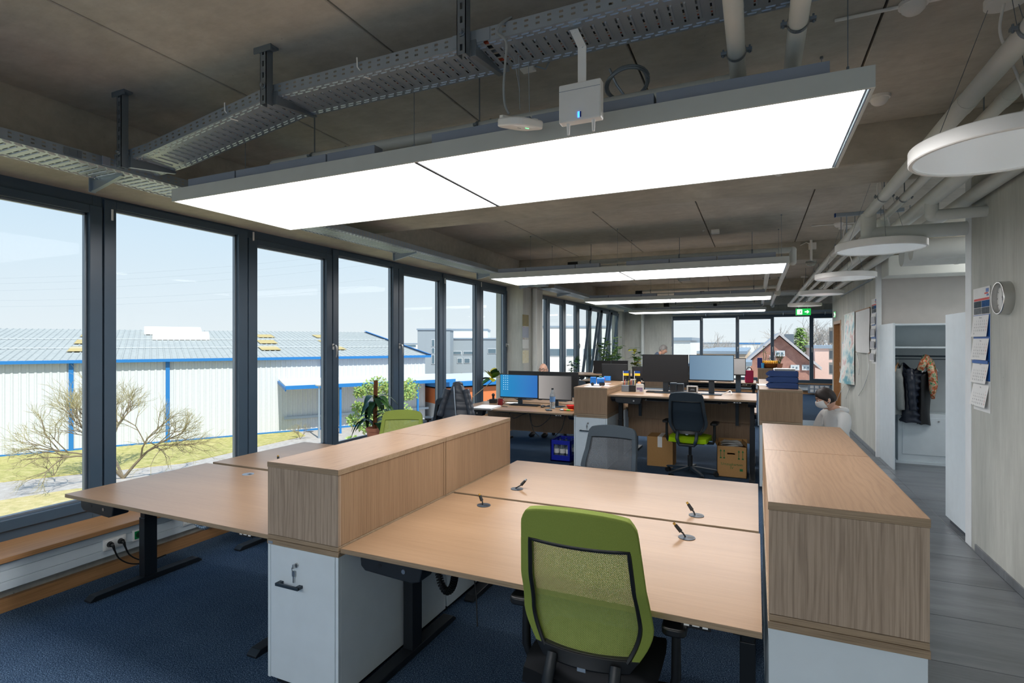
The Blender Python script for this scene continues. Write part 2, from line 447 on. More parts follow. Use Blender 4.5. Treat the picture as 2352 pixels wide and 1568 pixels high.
# floor: blue carpet, grey corridor tiles
struct('floor', B().box(-4.75, YB, -0.10, 0.53, YF + .3, 0.0).box(0.53, 13.3, -0.10, XE, YF + .3, 0.0), MAT['carpet'])
tb = struct('floor_corridor', B().box(0.53, YB, -0.10, XE, 13.3, -0.006), plain('tile_joint', (96, 100, 102), 0.8))
tile_me = None
ty = YB
for i in range(0, 30):
    y0 = YB + i * 0.595; y1 = min(y0 + 0.59, 13.297)
    if y0 > 13.2: break
    for x0, x1 in ((0.533, 1.598), (1.602, 2.79), (2.795, 3.98)):
        if x0 > 1.6 and not (4.9 < y0 < 9.6): continue
        mesh('tile', B().box(x0, y0, -0.02, x1, y1, 0.0), MAT['tile'], parent=tb, bevel=0.0015, seg=1)

# ceiling: precast slabs per bay with open joints, cross beams, edge beam
ceil = struct('ceiling', B().box(-5.2, YB, ZC + .03, XE, YF + .4, ZC + .35), plain('ceiling_joint_dark', (52, 48, 42), 0.9))
BEAMS = [(-0.75, -0.18), (4.41, 4.98), (9.14, 9.71), (14.39, 14.96), (19.62, 20.4)]
bays = [(YB, -0.75)] + [(BEAMS[i][1], BEAMS[i + 1][0]) for i in range(4)]
JX = [-3.97, -2.83, -1.718, -0.591, 0.527, 1.645, 2.76, XE]
for (y0, y1) in bays:
    for a, b in zip(JX[:-1], JX[1:]):
        mesh('ceiling_slab', B().box(a + .006, y0 + .008, ZC, b - .006, y1 - .012, ZC + .06), MAT['ceil'], parent=ceil, bevel=0.004, seg=1)
for (y0, y1) in BEAMS:
    mesh('cross_beam', B().box(-3.97, y0, 2.91, XE, y1, ZC + .04), MAT['beam'], parent=ceil, bevel=0.012)
mesh('edge_beam', B().box(-4.80, YB, 2.79, -3.97, YF + .4, ZC + .04), MAT['beam'], parent=ceil, bevel=0.012)

# left wall: parapet under the sill, pier, base strip, duct
struct('wall_left', B().box(-4.80, YB, -0.1, -4.30, YF + .4, 0.33), MAT['wallc'])
struct('wall_left_pier', B().box(-4.80, 9.87, 0.0, -4.20, 10.95, 2.80), MAT['wallc'], bevel=0.008)
tr = struct('trim_1', B().box(-4.62, YB, 0.325, -4.20, 9.86, 0.358), MAT['oakS'], bevel=0.003)
struct('trim_2', B().box(-4.62, 10.96, 0.325, -4.20, YF, 0.358), MAT['oakS'], bevel=0.003)
bl = struct('baseboard_left')
for y0, y1 in ((YB, 2.60), (2.603, 5.4), (5.403, 9.86), (10.96, 15.0), (15.003, YF)):
    mesh('board', B().box(-4.30, y0, 0.0, -4.262, y1, 0.085), MAT['oakS'], parent=bl, bevel=0.002)
# white cable duct below the sill
duct = struct('trim_3')
mesh('duct_body', B().box(-4.31, YB, 0.145, -4.238, 9.86, 0.318), MAT['white'], parent=duct, bevel=0.004)
for za, zb in ((0.148, 0.200), (0.203, 0.268), (0.271, 0.315)):
    mesh('duct_cover', B().box(-4.24, YB + .01, za, -4.231, 9.85, zb), MAT['white'], parent=duct, bevel=0.0015)
mesh('duct_body', B().box(-4.31, 10.97, 0.145, -4.238, YF - .1, 0.318), MAT['white'], parent=duct, bevel=0.004)

# back wall behind the camera and outer right shell
struct('wall_back', B().box(-4.8, YB - .3, -0.1, XE + .3, YB, 0.45).box(-4.8, YB - .3, 2.90, XE + .3, YB, ZC + .35).box(XR, YB - .3, 0.45, XE + .3, YB, 2.90), MAT['wallc'])
bw = [-4.78, -3.7, -2.62, -1.54, -.46, .62, XR]
for i in range(6):
    w = struct('window_%d' % (60 + i)); a, b_ = bw[i], bw[i + 1]
    mesh('frame', B().box(a, YB - .12, .44, a + .06, YB, 2.91).box(b_ - .06, YB - .12, .44, b_, YB, 2.91).box(a + .06, YB - .12, .44, b_ - .06, YB, .52).box(a + .06, YB - .12, 2.82, b_ - .06, YB, 2.91), MAT['anth'], parent=w, bevel=.004)
    mesh('pane', B().box(a + .05, YB - .06, .51, b_ - .05, YB - .054, 2.83), MAT['glass'], parent=w)
struct('wall_outer_right', B().box(XE, YB - .3, -0.1, XE + .3, 5.7, ZC + .35).box(XE, 9.4, -.1, XE + .3, YF + .4, ZC + .35).box(XE, 5.7, -.1, XE + .3, 9.4, .9).box(XE, 5.7, 2.45, XE + .3, 9.4, ZC + .35), MAT['wallw'])
for i in range(3):
    w = struct('window_%d' % (70 + i)); a, b_ = 5.7 + i * 1.233, 5.7 + (i + 1) * 1.233
    mesh('frame', B().box(XE + .1, a, .9, XE + .2, a + .06, 2.45).box(XE + .1, b_ - .06, .9, XE + .2, b_, 2.45).box(XE + .1, a + .06, .9, XE + .2, b_ - .06, .97).box(XE + .1, a + .06, 2.38, XE + .2, b_ - .06, 2.45), MAT['anth'], parent=w, bevel=.004)
    mesh('pane', B().box(XE + .15, a + .05, .96, XE + .156, b_ - .05, 2.39), MAT['glass'], parent=w)

# corridor wall (near concrete part, coat niche, far concrete part)
struct('wall_right', B().box(XR, YB, 0.0, XR + .28, 5.60, ZC), MAT['wallc'])
struct('wall_right_far', B().box(XR, 9.50, 0.0, XR + .28, 13.12, ZC).box(XR, 14.22, 0, XR + .28, 14.50, ZC).box(XR, 13.12, 2.14, XR + .28, 14.22, ZC), MAT['wallc'])
struct('wall_niche', B().box(XR + .02, 9.47, 0.0, XE, 9.62, ZC).box(XR + .28, 5.45, 0, XE, 5.6, ZC), MAT['wallg'])
struct('trim_4', B().box(XR - .004, 5.60, 0.0, XR + .29, 5.735, ZC), MAT['wallw'], bevel=0.003)
struct('trim_5', B().box(XR - .006, 9.44, 0.0, XR + .06, 9.505, 2.98), MAT['wallw'], bevel=0.003)
br = struct('baseboard_right')
for i in range(18):
    y0 = -4.19 + i * 0.57; y1 = y0 + .567
    if y1 > 5.62: break
    mesh('skirting_tile', B().box(XR - .011, y0, 0.0, XR, y1, 0.062), MAT['tile'], parent=br, bevel=0.001, seg=1)
for i in range(7):
    y0 = 9.51 + i * 0.51; y1 = y0 + .507
    mesh('skirting_tile', B().box(XR - .011, y0, 0.0, XR, y1, 0.062), MAT['tile'], parent=br, bevel=0.001, seg=1)

# door with oak frame at the end of the corridor wall
d = struct('door_1')
mesh('frame', B().box(XR - .01, 13.10, 0, XR + .29, 13.17, 2.15).box(XR - .01, 14.17, 0, XR + .29, 14.24, 2.15).box(XR - .01, 13.17, 2.08, XR + .29, 14.17, 2.15), MAT['oakS'], parent=d, bevel=0.003)
mesh('leaf', B().box(XR + .15, 13.17, 0.01, XR + .19, 14.17, 2.08), MAT['oakS'], parent=d, bevel=0.002)
mesh('handle', B().cyl((XR + .15, 13.28, 1.02), (XR + .10, 13.28, 1.02), .010).cyl((XR + .10, 13.27, 1.02), (XR + .10, 13.40, 1.02), .010), MAT['chrome'], parent=d, smooth=40)

# ------------------------------------------------------------------ windows
HANDLE = None
def handle(parent, x, y, z, flip=1):
    b = B().box(x, y - .014, z - .035, x + .010, y + .014, z + .035).cyl((x + .008, y, z + .012), (x + .045, y, z + .012), .010, n=10)
    pts = [(x + .045, y, z + .018), (x + .052, y + .004 * flip, z), (x + .054, y + .012 * flip, z - .04), (x + .050, y + .014 * flip, z - .085), (x + .040, y + .012 * flip, z - .125)]
    b.tube(pts, [.010, .011, .010, .009, .007], n=8)
    return mesh('handle', b, MAT['chrome'], parent=parent, smooth=50)

def window_left(n, y0, y1, zt, zb, hand=None, hinge=None, jamb=(0.09, 0.09), reveal=True):
    """one window unit of the left facade between mullion centres; clear glass y0..y1, zb..zt"""
    w = struct('window_%d' % n)
    ya, yb = y0 - jamb[0], y1 + jamb[1]
    X0, X1 = XW - .11, XW
    fb = B()
    fb.box(X0, ya, 0.345, X1 - .02, y0 - .03, 2.795); fb.box(X0, y1 + .03, 0.345, X1 - .02, yb, 2.795)
    fb.box(X0, y0 - .03, 0.345, X1 - .02, y1 + .03, zb - .07); fb.box(X0, y0 - .03, zt + .05, X1 - .02, y1 + .03, 2.795)
    mesh('frame', fb, MAT['anth'], parent=w, bevel=0.003)
    sb = B()                       # sash
    xs0, xs1 = X0 + .02, X1
    sb.box(xs0, ya + .006, zb - .075, xs1, y0, zt + .06); sb.box(xs0, y1, zb - .075, xs1, yb - .006, zt + .06)
    sb.box(xs0, y0, zb - .075, xs1, y1, zb); sb.box(xs0, y0, zt, xs1, y1, zt + .06)
    mesh('sash', sb, MAT['anth'], parent=w, bevel=0.004)
    gb = B()                       # glazing bead, lighter step towards the glass
    xg = X1 - .035
    t = .018
    gb.box(xg - .03, y0, zb, xg, y0 + t, zt); gb.box(xg - .03, y1 - t, zb, xg, y1, zt); gb.box(xg - .03, y0, zb, xg, y1, zb + t); gb.box(xg - .03, y0, zt - t, xg, y1, zt)
    mesh('glazing_bead', gb, MAT['galvd'], parent=w, bevel=0.002)
    mesh('pane', B().box(X0 + .035, y0 - .01, zb - .01, X0 + .041, y1 + .01, zt + .01), MAT['glass'], parent=w)
    if hand is not None: handle(w, X1, hand, 1.63)
    if hinge is not None:
        mesh('hinge', B().cyl((X1 + .008, hinge, zt - .03), (X1 + .008, hinge, zt + .055), .008, n=8), MAT['whitep'], parent=w, smooth=40)
    return w

ML = [(-3.60, -3.40), (-2.38, -2.19), (-1.17, -0.97), (0.03, 0.23), (1.19, 1.39), (2.40, 2.585), (3.68, 3.895), (4.85, 5.05), (6.12, 6.365), (7.32, 7.51), (8.56, 8.81), (9.76, 9.86)]
n = 1
tops = [2.65, 2.715]
for i in range(len(ML) - 1):
    a, b = ML[i][1], ML[i + 1][0]
    ja = (ML[i][1] - ML[i][0]) / 2; jb = (ML[i + 1][1] - ML[i + 1][0]) / 2
    if i == len(ML) - 2: jb = 0.10
    k = i % 2
    if a < YB: continue
    h = {6: 4.95, 8: None}.get(i)
    hand = {6: b + .10, 7: b + .13, 10: 9.80}.get(i)
    hing = {4: b + .15, 5: b + .16, 8: b + .14, 9: b + .16}.get(i)
    window_left(n, a, b, tops[k], 0.50 if k == 0 else 0.47, hand, hing, (ja, jb)); n += 1
M2 = [(10.96, 11.06), (12.12, 12.32), (13.28, 13.52), (14.47, 14.72), (15.70, 15.92), (16.92, 17.14), (18.10, 18.30), (19.30, 19.50), (19.95, 20.0)]
for i in range(len(M2) - 2):
    a, b = M2[i][1], M2[i + 1][0]
    ja = (M2[i][1] - M2[i][0]) / 2; jb = (M2[i + 1][1] - M2[i + 1][0]) / 2
    window_left(n, a, b, tops[(i + 1) % 2], 0.5, {2: b + .1}.get(i), None, (ja, jb)); n += 1
# tilted-open sashes in the far left bay
for i, (a, b) in enumerate(((14.74, 15.68), (15.94, 16.90), (17.16, 18.08))):
    w = struct('window_%d' % n); n += 1
    w.location = (XW + .03, 0, 0.46); w.rotation_euler = (0, math.radians(7.5), 0)
    sb = B(); H = 2.2
    sb.box(-.03, a, 0, .03, a + .08, H).box(-.03, b - .08, 0, .03, b, H).box(-.03, a, 0, .03, b, .08).box(-.03, a, H - .08, .03, b, H)
    mesh('sash', sb, MAT['anth'], parent=w, bevel=0.004)
    mesh('pane', B().box(-.004, a + .07, .07, .004, b - .07, H - .07), MAT['glass'], parent=w)
    handle(w, .03, b - .04, 1.15)
struct('wall_left_corner', B().box(-4.80, 19.50, 0.3, -4.42, YF, 2.80), MAT['wallc'])

# far window wall
struct('wall_far', B().box(-4.8, YF, -0.1, XE, YF + .35, 0.34).box(-4.8, YF, 0.34, -2.76, YF + .35, ZC).box(-2.76, YF, 2.60, XE, YF + .35, ZC), MAT['wallc'])
struct('trim_6', B().box(-2.8, YF - .22, 0.33, XE, YF, 0.362), MAT['oakS'], bevel=0.003)
struct('trim_7', B().box(-2.8, YF - .10, 0.13, XE, YF, 0.32), MAT['white'], bevel=0.004)
struct('baseboard_far', B().box(-4.3, YF - .02, 0.0, XE, YF, 0.09), MAT['oakS'])
FM = [(-2.76, -2.70), (-1.80, -1.70), (-0.64, -0.53), (0.44, 0.54), (1.58, 1.69), (2.72, 2.84), (3.9, 4.0)]
for i in range(len(FM) - 1):
    w = struct('window_%d' % n); n += 1
    a, b = FM[i][1], FM[i + 1][0]
    zt = 2.52 if i % 2 else 2.46; zb = 0.45 if i % 2 else 0.50
    fb = B().box((FM[i][0] + a) / 2, YF, .355, a, YF + .10, 2.61).box(b, YF, .355, (b + FM[i + 1][1]) / 2, YF + .10, 2.61).box(a, YF, .355, b, YF + .10, zb).box(a, YF, zt, b, YF + .10, 2.61)
    mesh('frame', fb, MAT['anth'], parent=w, bevel=0.004)
    mesh('pane', B().box(a - .01, YF + .05, zb - .01, b + .01, YF + .056, zt + .01), MAT['glass'], parent=w)
    if i in (0, 2, 3, 4):
        hb = B().box(a - .055, YF - .012, 1.45, a - .03, YF, 1.53).tube([(a - .042, YF - .012, 1.50), (a - .042, YF - .05, 1.50), (a - .042, YF - .05, 1.36)], .009)
        mesh('handle', hb, MAT['chrome'], parent=w, smooth=40)
    if i in (1, 2): mesh('hinge', B().cyl((a - .03, YF - .008, 2.44), (a - .03, YF - .008, 2.56), .012, n=8), MAT['whitep'], parent=w)
# perforated tray above the far windows is built with the other trays

# ================================================================== PANEL LAMPS
def panel_lamp(loc, label):
    """4 m x 1 m suspended light panel; origin at near-left lower corner"""
    L, D, H = 3.88, 0.995, 0.082
    t = thing('panel_lamp', label, 'lamp', loc, 0, 'suspended light panels')
    fr = B().box(0, 0, 0, L, .012, H).box(0, D - .012, 0, L, D, H).box(0, .012, 0, .012, D - .012, H).box(L - .012, .012, 0, L, D - .012, H)
    fr.box(.012, .012, .052, L - .012, D - .012, .062)
    mesh('frame', fr, MAT['lampbody'], parent=t, bevel=0.0015)
    xs = 1.898
    mesh('diffuser', B().box(.013, .014, .004, xs - .006, D - .014, .012), MAT['lampon'], parent=t, bevel=0.002)
    mesh('diffuser', B().box(xs + .006, .014, .004, L - .030, D - .014, .012), MAT['lampon'], parent=t, bevel=0.002)
    mesh('divider', B().box(xs - .009, .012, -.002, xs + .009, D - .012, .05), MAT['anth2'], parent=t)
    mesh('end_groove', B().box(L - .030, .012, .003, L - .022, D - .012, .02).box(L - .018, .012, .001, L - .013, D - .012, .02), MAT['galv'], parent=t)
    for a, b in ((.12, .55), (.56, 1.28), (1.29, 1.62), (1.98, 2.52), (2.53, 3.09), (3.10, 3.74)):
        mesh('housing', B().box(a, .03, H - .02, b, .10, H + .058), MAT['lampbox'], parent=t, bevel=0.002)
    for a, b in ((.14, 1.60), (2.0, 3.7)):
        mesh('housing', B().box(a, D - .12, H - .02, b, D - .05, H + .058), MAT['lampbox'], parent=t, bevel=0.002)
    for x in (.62, 1.86, 3.80):
        for y in (.05, D - .05):
            mesh('suspension_wire', B().cyl((x, y, H), (x, y, ZC - loc[2]), .0018, n=6).cyl((x, y, H), (x, y, H + .03), .005, n=8).cyl((x, y, ZC - loc[2] - .012), (x, y, ZC - loc[2]), .008, n=8), MAT['galvd'], parent=t)
    return t
l1 = panel_lamp((-3.487, 2.32, 2.60), 'nearest large lit ceiling panel lamp hanging over the empty front desks')
dup(l1, (-3.45, -2.45, 2.60), label='unseen panel lamp added in the bay behind the viewer for more light')  # added out of view to brighten faces turned towards the camera
dup(l1, (-3.53, 7.05, 2.60), label='second lit panel lamp from the front, hanging beyond the first concrete beam')
dup(l1, (-3.58, 11.95, 2.60), label='third lit panel lamp from the front, above the far desks')
dup(l1, (-3.62, 16.80, 2.60), label='farthest lit panel lamp, just in front of the far windows')

# ================================================================== CABLE TRAYS
def tray_mesh(L, Wd, hs=.060, pitch=.050, x_off=0.0, both=True):
    """perforated cable tray along +X, bottom at z=0, y 0..Wd; slots are real openings, ribs raised downwards"""
    b = B(); th = .0016
    n = max(1, int(L / pitch)); p = L / n
    rim = .055; sl = .007                      # rim zone, slot width
    for i in range(n):
        x0 = i * p; x1 = x0 + p; a = x0 + (p - sl) / 2; c = a + sl
        # bottom plate around three slots in a row
        b.add([(x0, 0, 0), (a, 0, 0), (a, Wd, 0), (x0, Wd, 0)], [(0, 1, 2, 3)])
        b.add([(c, 0, 0), (x1, 0, 0), (x1, Wd, 0), (c, Wd, 0)], [(0, 1, 2, 3)])
        ys = [0, rim]; seg = (Wd - 2 * rim) / 3
        for k in range(3):
            ys += [rim + k * seg + .008, rim + (k + 1) * seg - .008]
        ys += [Wd - rim, Wd]
        solid = [(0, rim + .008), (rim + seg - .008, rim + seg + .008), (rim + 2 * seg - .008, rim + 2 * seg + .008), (Wd - rim - .008, Wd)]
        for y0, y1 in solid: b.add([(a, y0, 0), (c, y0, 0), (c, y1, 0), (a, y1, 0)], [(0, 1, 2, 3)])
        for y0, y1 in ((rim + .012, Wd - rim - .012),):
            xo = c + .003
            b.add([(xo, y0, 0), (xo + .008, y0, 0), (xo + .008, y1, 0), (xo, y1, 0), (xo + .002, y0 + .006, -.0045), (xo + .006, y0 + .006, -.0045), (xo + .006, y1 - .006, -.0045), (xo + .002, y1 - .006, -.0045)],
                  [(4, 5, 6, 7), (0, 1, 5, 4), (1, 2, 6, 5), (2, 3, 7, 6), (3, 0, 4, 7)])
        # pressed ribs: two staggered rows along each rim
        for j, yy in enumerate((.016, .034, Wd - .034, Wd - .016)):
            xo = x0 + (p * .25 if j in (1, 2) else -p * .05)
            b.add([(xo, yy - .005, 0), (xo + p * .72, yy - .005, 0), (xo + p * .72, yy + .005, 0), (xo, yy + .005, 0),
                   (xo + .004, yy - .002, -.004), (xo + p * .72 - .004, yy - .002, -.004), (xo + p * .72 - .004, yy + .002, -.004), (xo + .004, yy + .002, -.004)],
                  [(4, 5, 6, 7), (0, 1, 5, 4), (1, 2, 6, 5), (2, 3, 7, 6), (3, 0, 4, 7)])
        # side walls with two rows of slots
        for y in ((0, Wd) if both else (0,)):
            hx0, hx1 = x0 + p * .33, x0 + p * .67
            zr = [0, hs * .30, hs * .44, hs * .66, hs * .80, hs]
            b.add([(x0, y, 0), (hx0, y, 0), (hx0, y, hs), (x0, y, hs)], [(0, 1, 2, 3)])
            b.add([(hx1, y, 0), (x1, y, 0), (x1, y, hs), (hx1, y, hs)], [(0, 1, 2, 3)])
            for k in (0, 2, 4): b.add([(hx0, y, zr[k]), (hx1, y, zr[k]), (hx1, y, zr[k + 1]), (hx0, y, zr[k + 1])], [(0, 1, 2, 3)])
            e = .008 if y == 0 else -.008
            b.add([(x0, y, hs), (x1, y, hs), (x1, y + e, hs), (x0, y + e, hs)], [(0, 1, 2, 3)])
    return b
Rz90 = Matrix.Rotation(math.pi / 2, 4, 'Z')

def hanger(parent, x, y, ztop, zbot, arm=.30):
    b = B().cbox((x, y + .0, ztop - .006), (.115, .05, .012)).box(x - .06, y - .028, ztop - .03, x + .06, y - .022, ztop)
    w = .021
    # U-profile post with slotted front: front face in strips, two flanges
    n = int((ztop - zbot) / .05)
    for i in range(n):
        z0 = zbot + (ztop - zbot) * i / n; z1 = zbot + (ztop - zbot) * (i + 1) / n; zm = (z0 + z1) / 2
        b.box(x - w, y - w, z0, x - .006, y - w + .003, z1).box(x + .006, y - w, z0, x + w, y - w + .003, z1).box(x - .006, y - w, z0, x + .006, y - w + .003, zm - .014).box(x - .006, y - w, zm + .014, x + .006, y - w + .003, z1)
    b.box(x - w, y - w, zbot, x - w + .003, y + w, ztop).box(x + w - .003, y - w, zbot, x + w, y + w, ztop)
    mesh('hanger_post', b, MAT['galvd'], parent=parent)
    # cantilever arm towards +Y, tapering
    ab = B().prism([(y + w, zbot + .075), (y + w, zbot + .005), (y + arm, zbot + .045), (y + arm, zbot + .060)], 'x', x + w, x + w + .026)
    ab.cyl((x + .004, y - w, zbot + .09), (x + .004, y - w - .018, zbot + .09), .009, n=10).cyl((x + .004, y - w, zbot + .09), (x + .004, y - w - .004, zbot + .09), .016, n=12)
    mesh('bracket_arm', ab, MAT['galvd'], parent=parent, bevel=0.001, seg=1)

TW = 0.335
wt = thing('cable_tray', 'galvanised perforated cable tray running along the concrete edge above the left windows', 'cable tray', (-3.60, 0, 2.745))
tb_ = tray_mesh(13.9, TW); tb_.xf(Matrix.Translation((0, YB, 0)) @ Rz90)
mesh('tray', tb_, MAT['galv'], parent=wt)
for y in (-2.0, .55, 2.12, 5.38, 7.52, 9.2):
    bb = B().prism([(-.385, .0), (-.385, -.075), (-.37, -.078), (-.06, -.012), (-.06, .0)], 'y', y, y + .003)
    bb.prism([(-.37, -.078), (-.06, -.012), (-.06, -.009), (-.37, -.072)], 'y', y - .012, y + .012)
    bb.box(-.388, y - .02, -.08, -.380, y + .02, .06)
    mesh('wall_bracket', bb, MAT['galv'], parent=wt)
mesh('joint_plate', B().box(.002, 1.77, .008, .004, 1.86, .052).box(.003, 1.795, .012, .006, 1.805, .048).box(.003, 1.835, .012, .006, 1.845, .048), MAT['galvd'], parent=wt)
mesh('end_clip', B().box(.002, 1.965, .006, .012, 2.01, .060), MAT['lampbox'], parent=wt, bevel=.002)

bt = thing('cable_tray', 'galvanised cable tray branch rising from the window wall across the ceiling on slotted hangers', 'cable tray', (0, 2.04, 0))
TB = .265
def seg_tray(x0, z0, x1, z1):
    L = math.hypot(x1 - x0, z1 - z0); a = math.atan2(z1 - z0, x1 - x0)
    q = tray_mesh(L, TB); q.xf(Matrix.Translation((x0, 0, z0)) @ Matrix.Rotation(-a, 4, 'Y'))
    return q
mesh('tray', seg_tray(-3.60, 2.775, -3.28, 2.800), MAT['galv'], parent=bt)
mesh('tray', seg_tray(-3.28, 2.800, -2.30, 2.945), MAT['galv'], parent=bt)
mesh('tray', seg_tray(-2.30, 2.945, -1.05, 2.945), MAT['galv'], parent=bt)
mesh('tray', seg_tray(-1.03, 2.948, 0.62, 2.950), MAT['galv'], parent=bt)
mesh('joint_plate', B().box(-1.20, -.003, 2.952, -1.02, -.001, 3.006), MAT['galv'], parent=bt)
hanger(bt, -3.47, -.03, ZC, 2.725); hanger(bt, -2.28, -.03, ZC, 2.89); hanger(bt, -1.13, -.03, ZC, 2.89); hanger(bt, 0.50, .28, ZC, 2.90, .06)
for x, z in ((-2.62, 2.90), (-1.72, 2.95), (-.22, 2.955)):
    mesh('cable_tie', B().tube([(x, -.004, z + .075), (x + .004, -.006, z + .03), (x + .02, .02, z - .006), (x + .035, .05, z - .008)], .0035, n=6), MAT['whitep'], parent=bt, smooth=60)
cols = [plain('orange_cable', (170, 70, 40), .5), MAT['blackm'], MAT['galvd'], MAT['blackm']]
for k in range(6):
    y = .03 + k * .038
    mesh('cable', B().tube([(-3.5, y, 2.80), (-3.28, y, 2.815), (-2.30, y + .005, 2.962), (-1.2, y - .004, 2.960), (-.3, y + .006, 2.964), (.6, y, 2.962)], .007, n=6), cols[k % 4], parent=bt, smooth=60)

ft = thing('cable_tray', 'slim cable tray above the far windows', 'cable tray', (0, YF - .004, 2.66))
q = tray_mesh(5.6, .20, pitch=.10); q.xf(Matrix.Translation((-2.7, -.2, 0)))
mesh('tray', q, MAT['galv'], parent=ft)
for x in (-1.6, -.4, .8, 2.0):
    mesh('wall_bracket', B().prism([(.0, 0), (.0, -.09), (-.22, -.01), (-.22, 0)], 'x', x, x + .02), MAT['galv'], parent=ft)
ft2 = thing('cable_tray', 'galvanised cable tray above the far left window bay', 'cable tray', (-3.60, 10.0, 2.745))
q = tray_mesh(9.8, TW, pitch=.10); q.xf(Rz90)
mesh('tray', q, MAT['galv'], parent=ft2)
for y in (1.2, 3.4, 5.6, 7.8):
    mesh('wall_bracket', B().prism([(-.37, .0), (-.37, -.075), (-.06, -.012), (-.06, .0)], 'y', y, y + .02), MAT['galv'], parent=ft2)

# ================================================================== PIPES
def clamp(parent, c, r, axis='y', rod=True):
    b = B(); x, y, z = c; n = 24; R = r + .004
    for i in range(n):
        t0 = 2 * math.pi * i / n; t1 = 2 * math.pi * (i + 1) / n
        if axis == 'y':
            b.add([(x + R * math.cos(t0), y - .010, z + R * math.sin(t0)), (x + R * math.cos(t1), y - .010, z + R * math.sin(t1)), (x + R * math.cos(t1), y + .010, z + R * math.sin(t1)), (x + R * math.cos(t0), y + .010, z + R * math.sin(t0))], [(0, 1, 2, 3)])
        else:
            b.add([(x - .010, y + R * math.cos(t0), z + R * math.sin(t0)), (x - .010, y + R * math.cos(t1), z + R * math.sin(t1)), (x + .010, y + R * math.cos(t1), z + R * math.sin(t1)), (x + .010, y + R * math.cos(t0), z + R * math.sin(t0))], [(0, 1, 2, 3)])
    for s in (-1, 1):
        if axis == 'y': b.cbox((x + s * (R + .010), y, z), (.022, .020, .012)).cyl((x + s * (R + .012), y, z - .014), (x + s * (R + .012), y, z + .018), .004, n=6)
        else: b.cbox((x, y + s * (R + .010), z), (.020, .022, .012))
    if rod: b.cyl((x, y, z + r), (x, y, ZC), .004, n=6)
    return mesh('pipe_clamp', b, MAT['galvd'], parent=parent, smooth=40)
PIPES = [(.91, 2.82, .042, 'thin pale grey corridor pipe farthest from the wall, with dropped elbow'),
         (1.065, 2.82, .032, 'narrow pale grey corridor pipe, second from the window side'),
         (1.267, 2.815, .057, 'thickest pale grey corridor pipe with a branch into the coat niche'),
         (1.535, 2.82, .052, 'pale grey corridor pipe running closest to the concrete wall')]
for k, (x, z, r, lab) in enumerate(PIPES):
    t = thing('ceiling_pipe', lab, 'pipe', (x, 0, z), 0, 'corridor ceiling pipes')
    for y0, y1 in ((YB + .02, 3.3), (3.302, 8.2), (8.202, 13.4), (13.402, 18.2)):
        mesh('pipe_length', B().cyl((0, y0, 0), (0, y1, 0), r, n=28), MAT['pipe'], parent=t, smooth=40)
        mesh('pipe_sleeve', B().cyl((0, y1 - .10, 0), (0, y1, 0), r + .0025, n=28), MAT['pipe'], parent=t, smooth=40)
    for y in ((2.55, 5.05, 7.4, 9.95, 12.4, 14.6) if k < 2 else (1.2, 4.2, 7.2, 10.2, 13.2)):
        clamp(t, (0, y + (.12 if k == 1 else 0), 0), r)
    if k == 0:
        mesh('elbow', B().cyl((.0, 5.70, .0), (.0, 5.70, -.18), .060, n=24).ball((0, 5.70, -.18), .060, 24, 12).cyl((0, 5.70, -.18), (1.2, 5.70, -.19), .058, n=24), MAT['pipe'], parent=t, smooth=50)
    if k == 1:
        mesh('elbow', B().cyl((.0, 5.95, .0), (.0, 5.95, -.10), .048, n=24).ball((0, 5.95, -.10), .048, 20, 10), MAT['pipe'], parent=t, smooth=50)
    if k == 2:
        mesh('elbow', B().cyl((.0, 5.28, .0), (.0, 5.28, -.130), .046, n=24).ball((0, 5.28, -.13), .046, 20, 10).cyl((0, 5.28, -.13), (.36, 5.28, -.13), .042, n=24), MAT['pipe'], parent=t, smooth=50)
        mesh('elbow', B().cyl((.0, 10.1, .0), (.0, 10.1, -.120), .046, n=24).ball((0, 10.1, -.12), .046, 20, 10).cyl((0, 10.1, -.12), (.34, 10.1, -.12), .042, n=24), MAT['pipe'], parent=t, smooth=50)
# duct crossing the coat niche
t = thing('air_duct', 'wide grey air duct crossing above the coat niche', 'duct', (1.3, 8.2, 2.78))
mesh('duct_tube', B().cyl((.36, 0, 0), (2.5, 0, 0), .15, n=32).cyl((.9, 0, 0), (.93, 0, 0), .155, n=32), MAT['pipe'], parent=t, smooth=40)
mesh('duct_tube', B().cyl((.35, -.5, -.02), (2.5, -.5, -.02), .12, n=32), MAT['pipe'], parent=t, smooth=40)
t = thing('air_duct', 'flat grey ventilation duct behind the coat niche lintel', 'duct', (1.66, 9.2, 2.60))
mesh('duct_tube', B().box(0, -.25, 0, 2.2, .2, .28), MAT['pipe'], parent=t, bevel=.01)

# two pipes crossing the front bay above the nearest lamp
for x, yc, lab in ((-.074, 2.40, 'left of the two grey pipes passing under the cable tray branch'), (.142, 2.27, 'right of the two grey pipes passing under the cable tray branch')):
    r = .034
    t = thing('ceiling_pipe', lab, 'pipe', (x, 0, 2.868), 0, 'paired ceiling pipes')
    y1 = 2.67 if x < 0 else 4.2
    mesh('pipe_length', B().cyl((0, YB + .02, 0), (0, y1, 0), r, n=24), MAT['pipe'], parent=t, smooth=40)
    if x < 0: mesh('elbow', B().ball((0, 2.67, 0), r * 1.05, 20, 10).cyl((0, 2.67, 0), (-.10, 2.67, 0), r * 1.06, n=24), MAT['pipe'], parent=t, smooth=50)
    clamp(t, (0, yc, 0), r)
t = thing('ceiling_pipe', 'grey pipe lying across the bay just above the nearest panel lamp', 'pipe', (0, 2.67, 2.868))
mesh('pipe_length', B().cyl((-2.95, 0, 0), (-.175, 0, 0), .034, n=24).ball((-2.95, 0, 0), .034, 20, 10), MAT['pipe'], parent=t, smooth=40)
for x in (-2.6, -1.4): clamp(t, (x, 0, 0), .034, 'x')
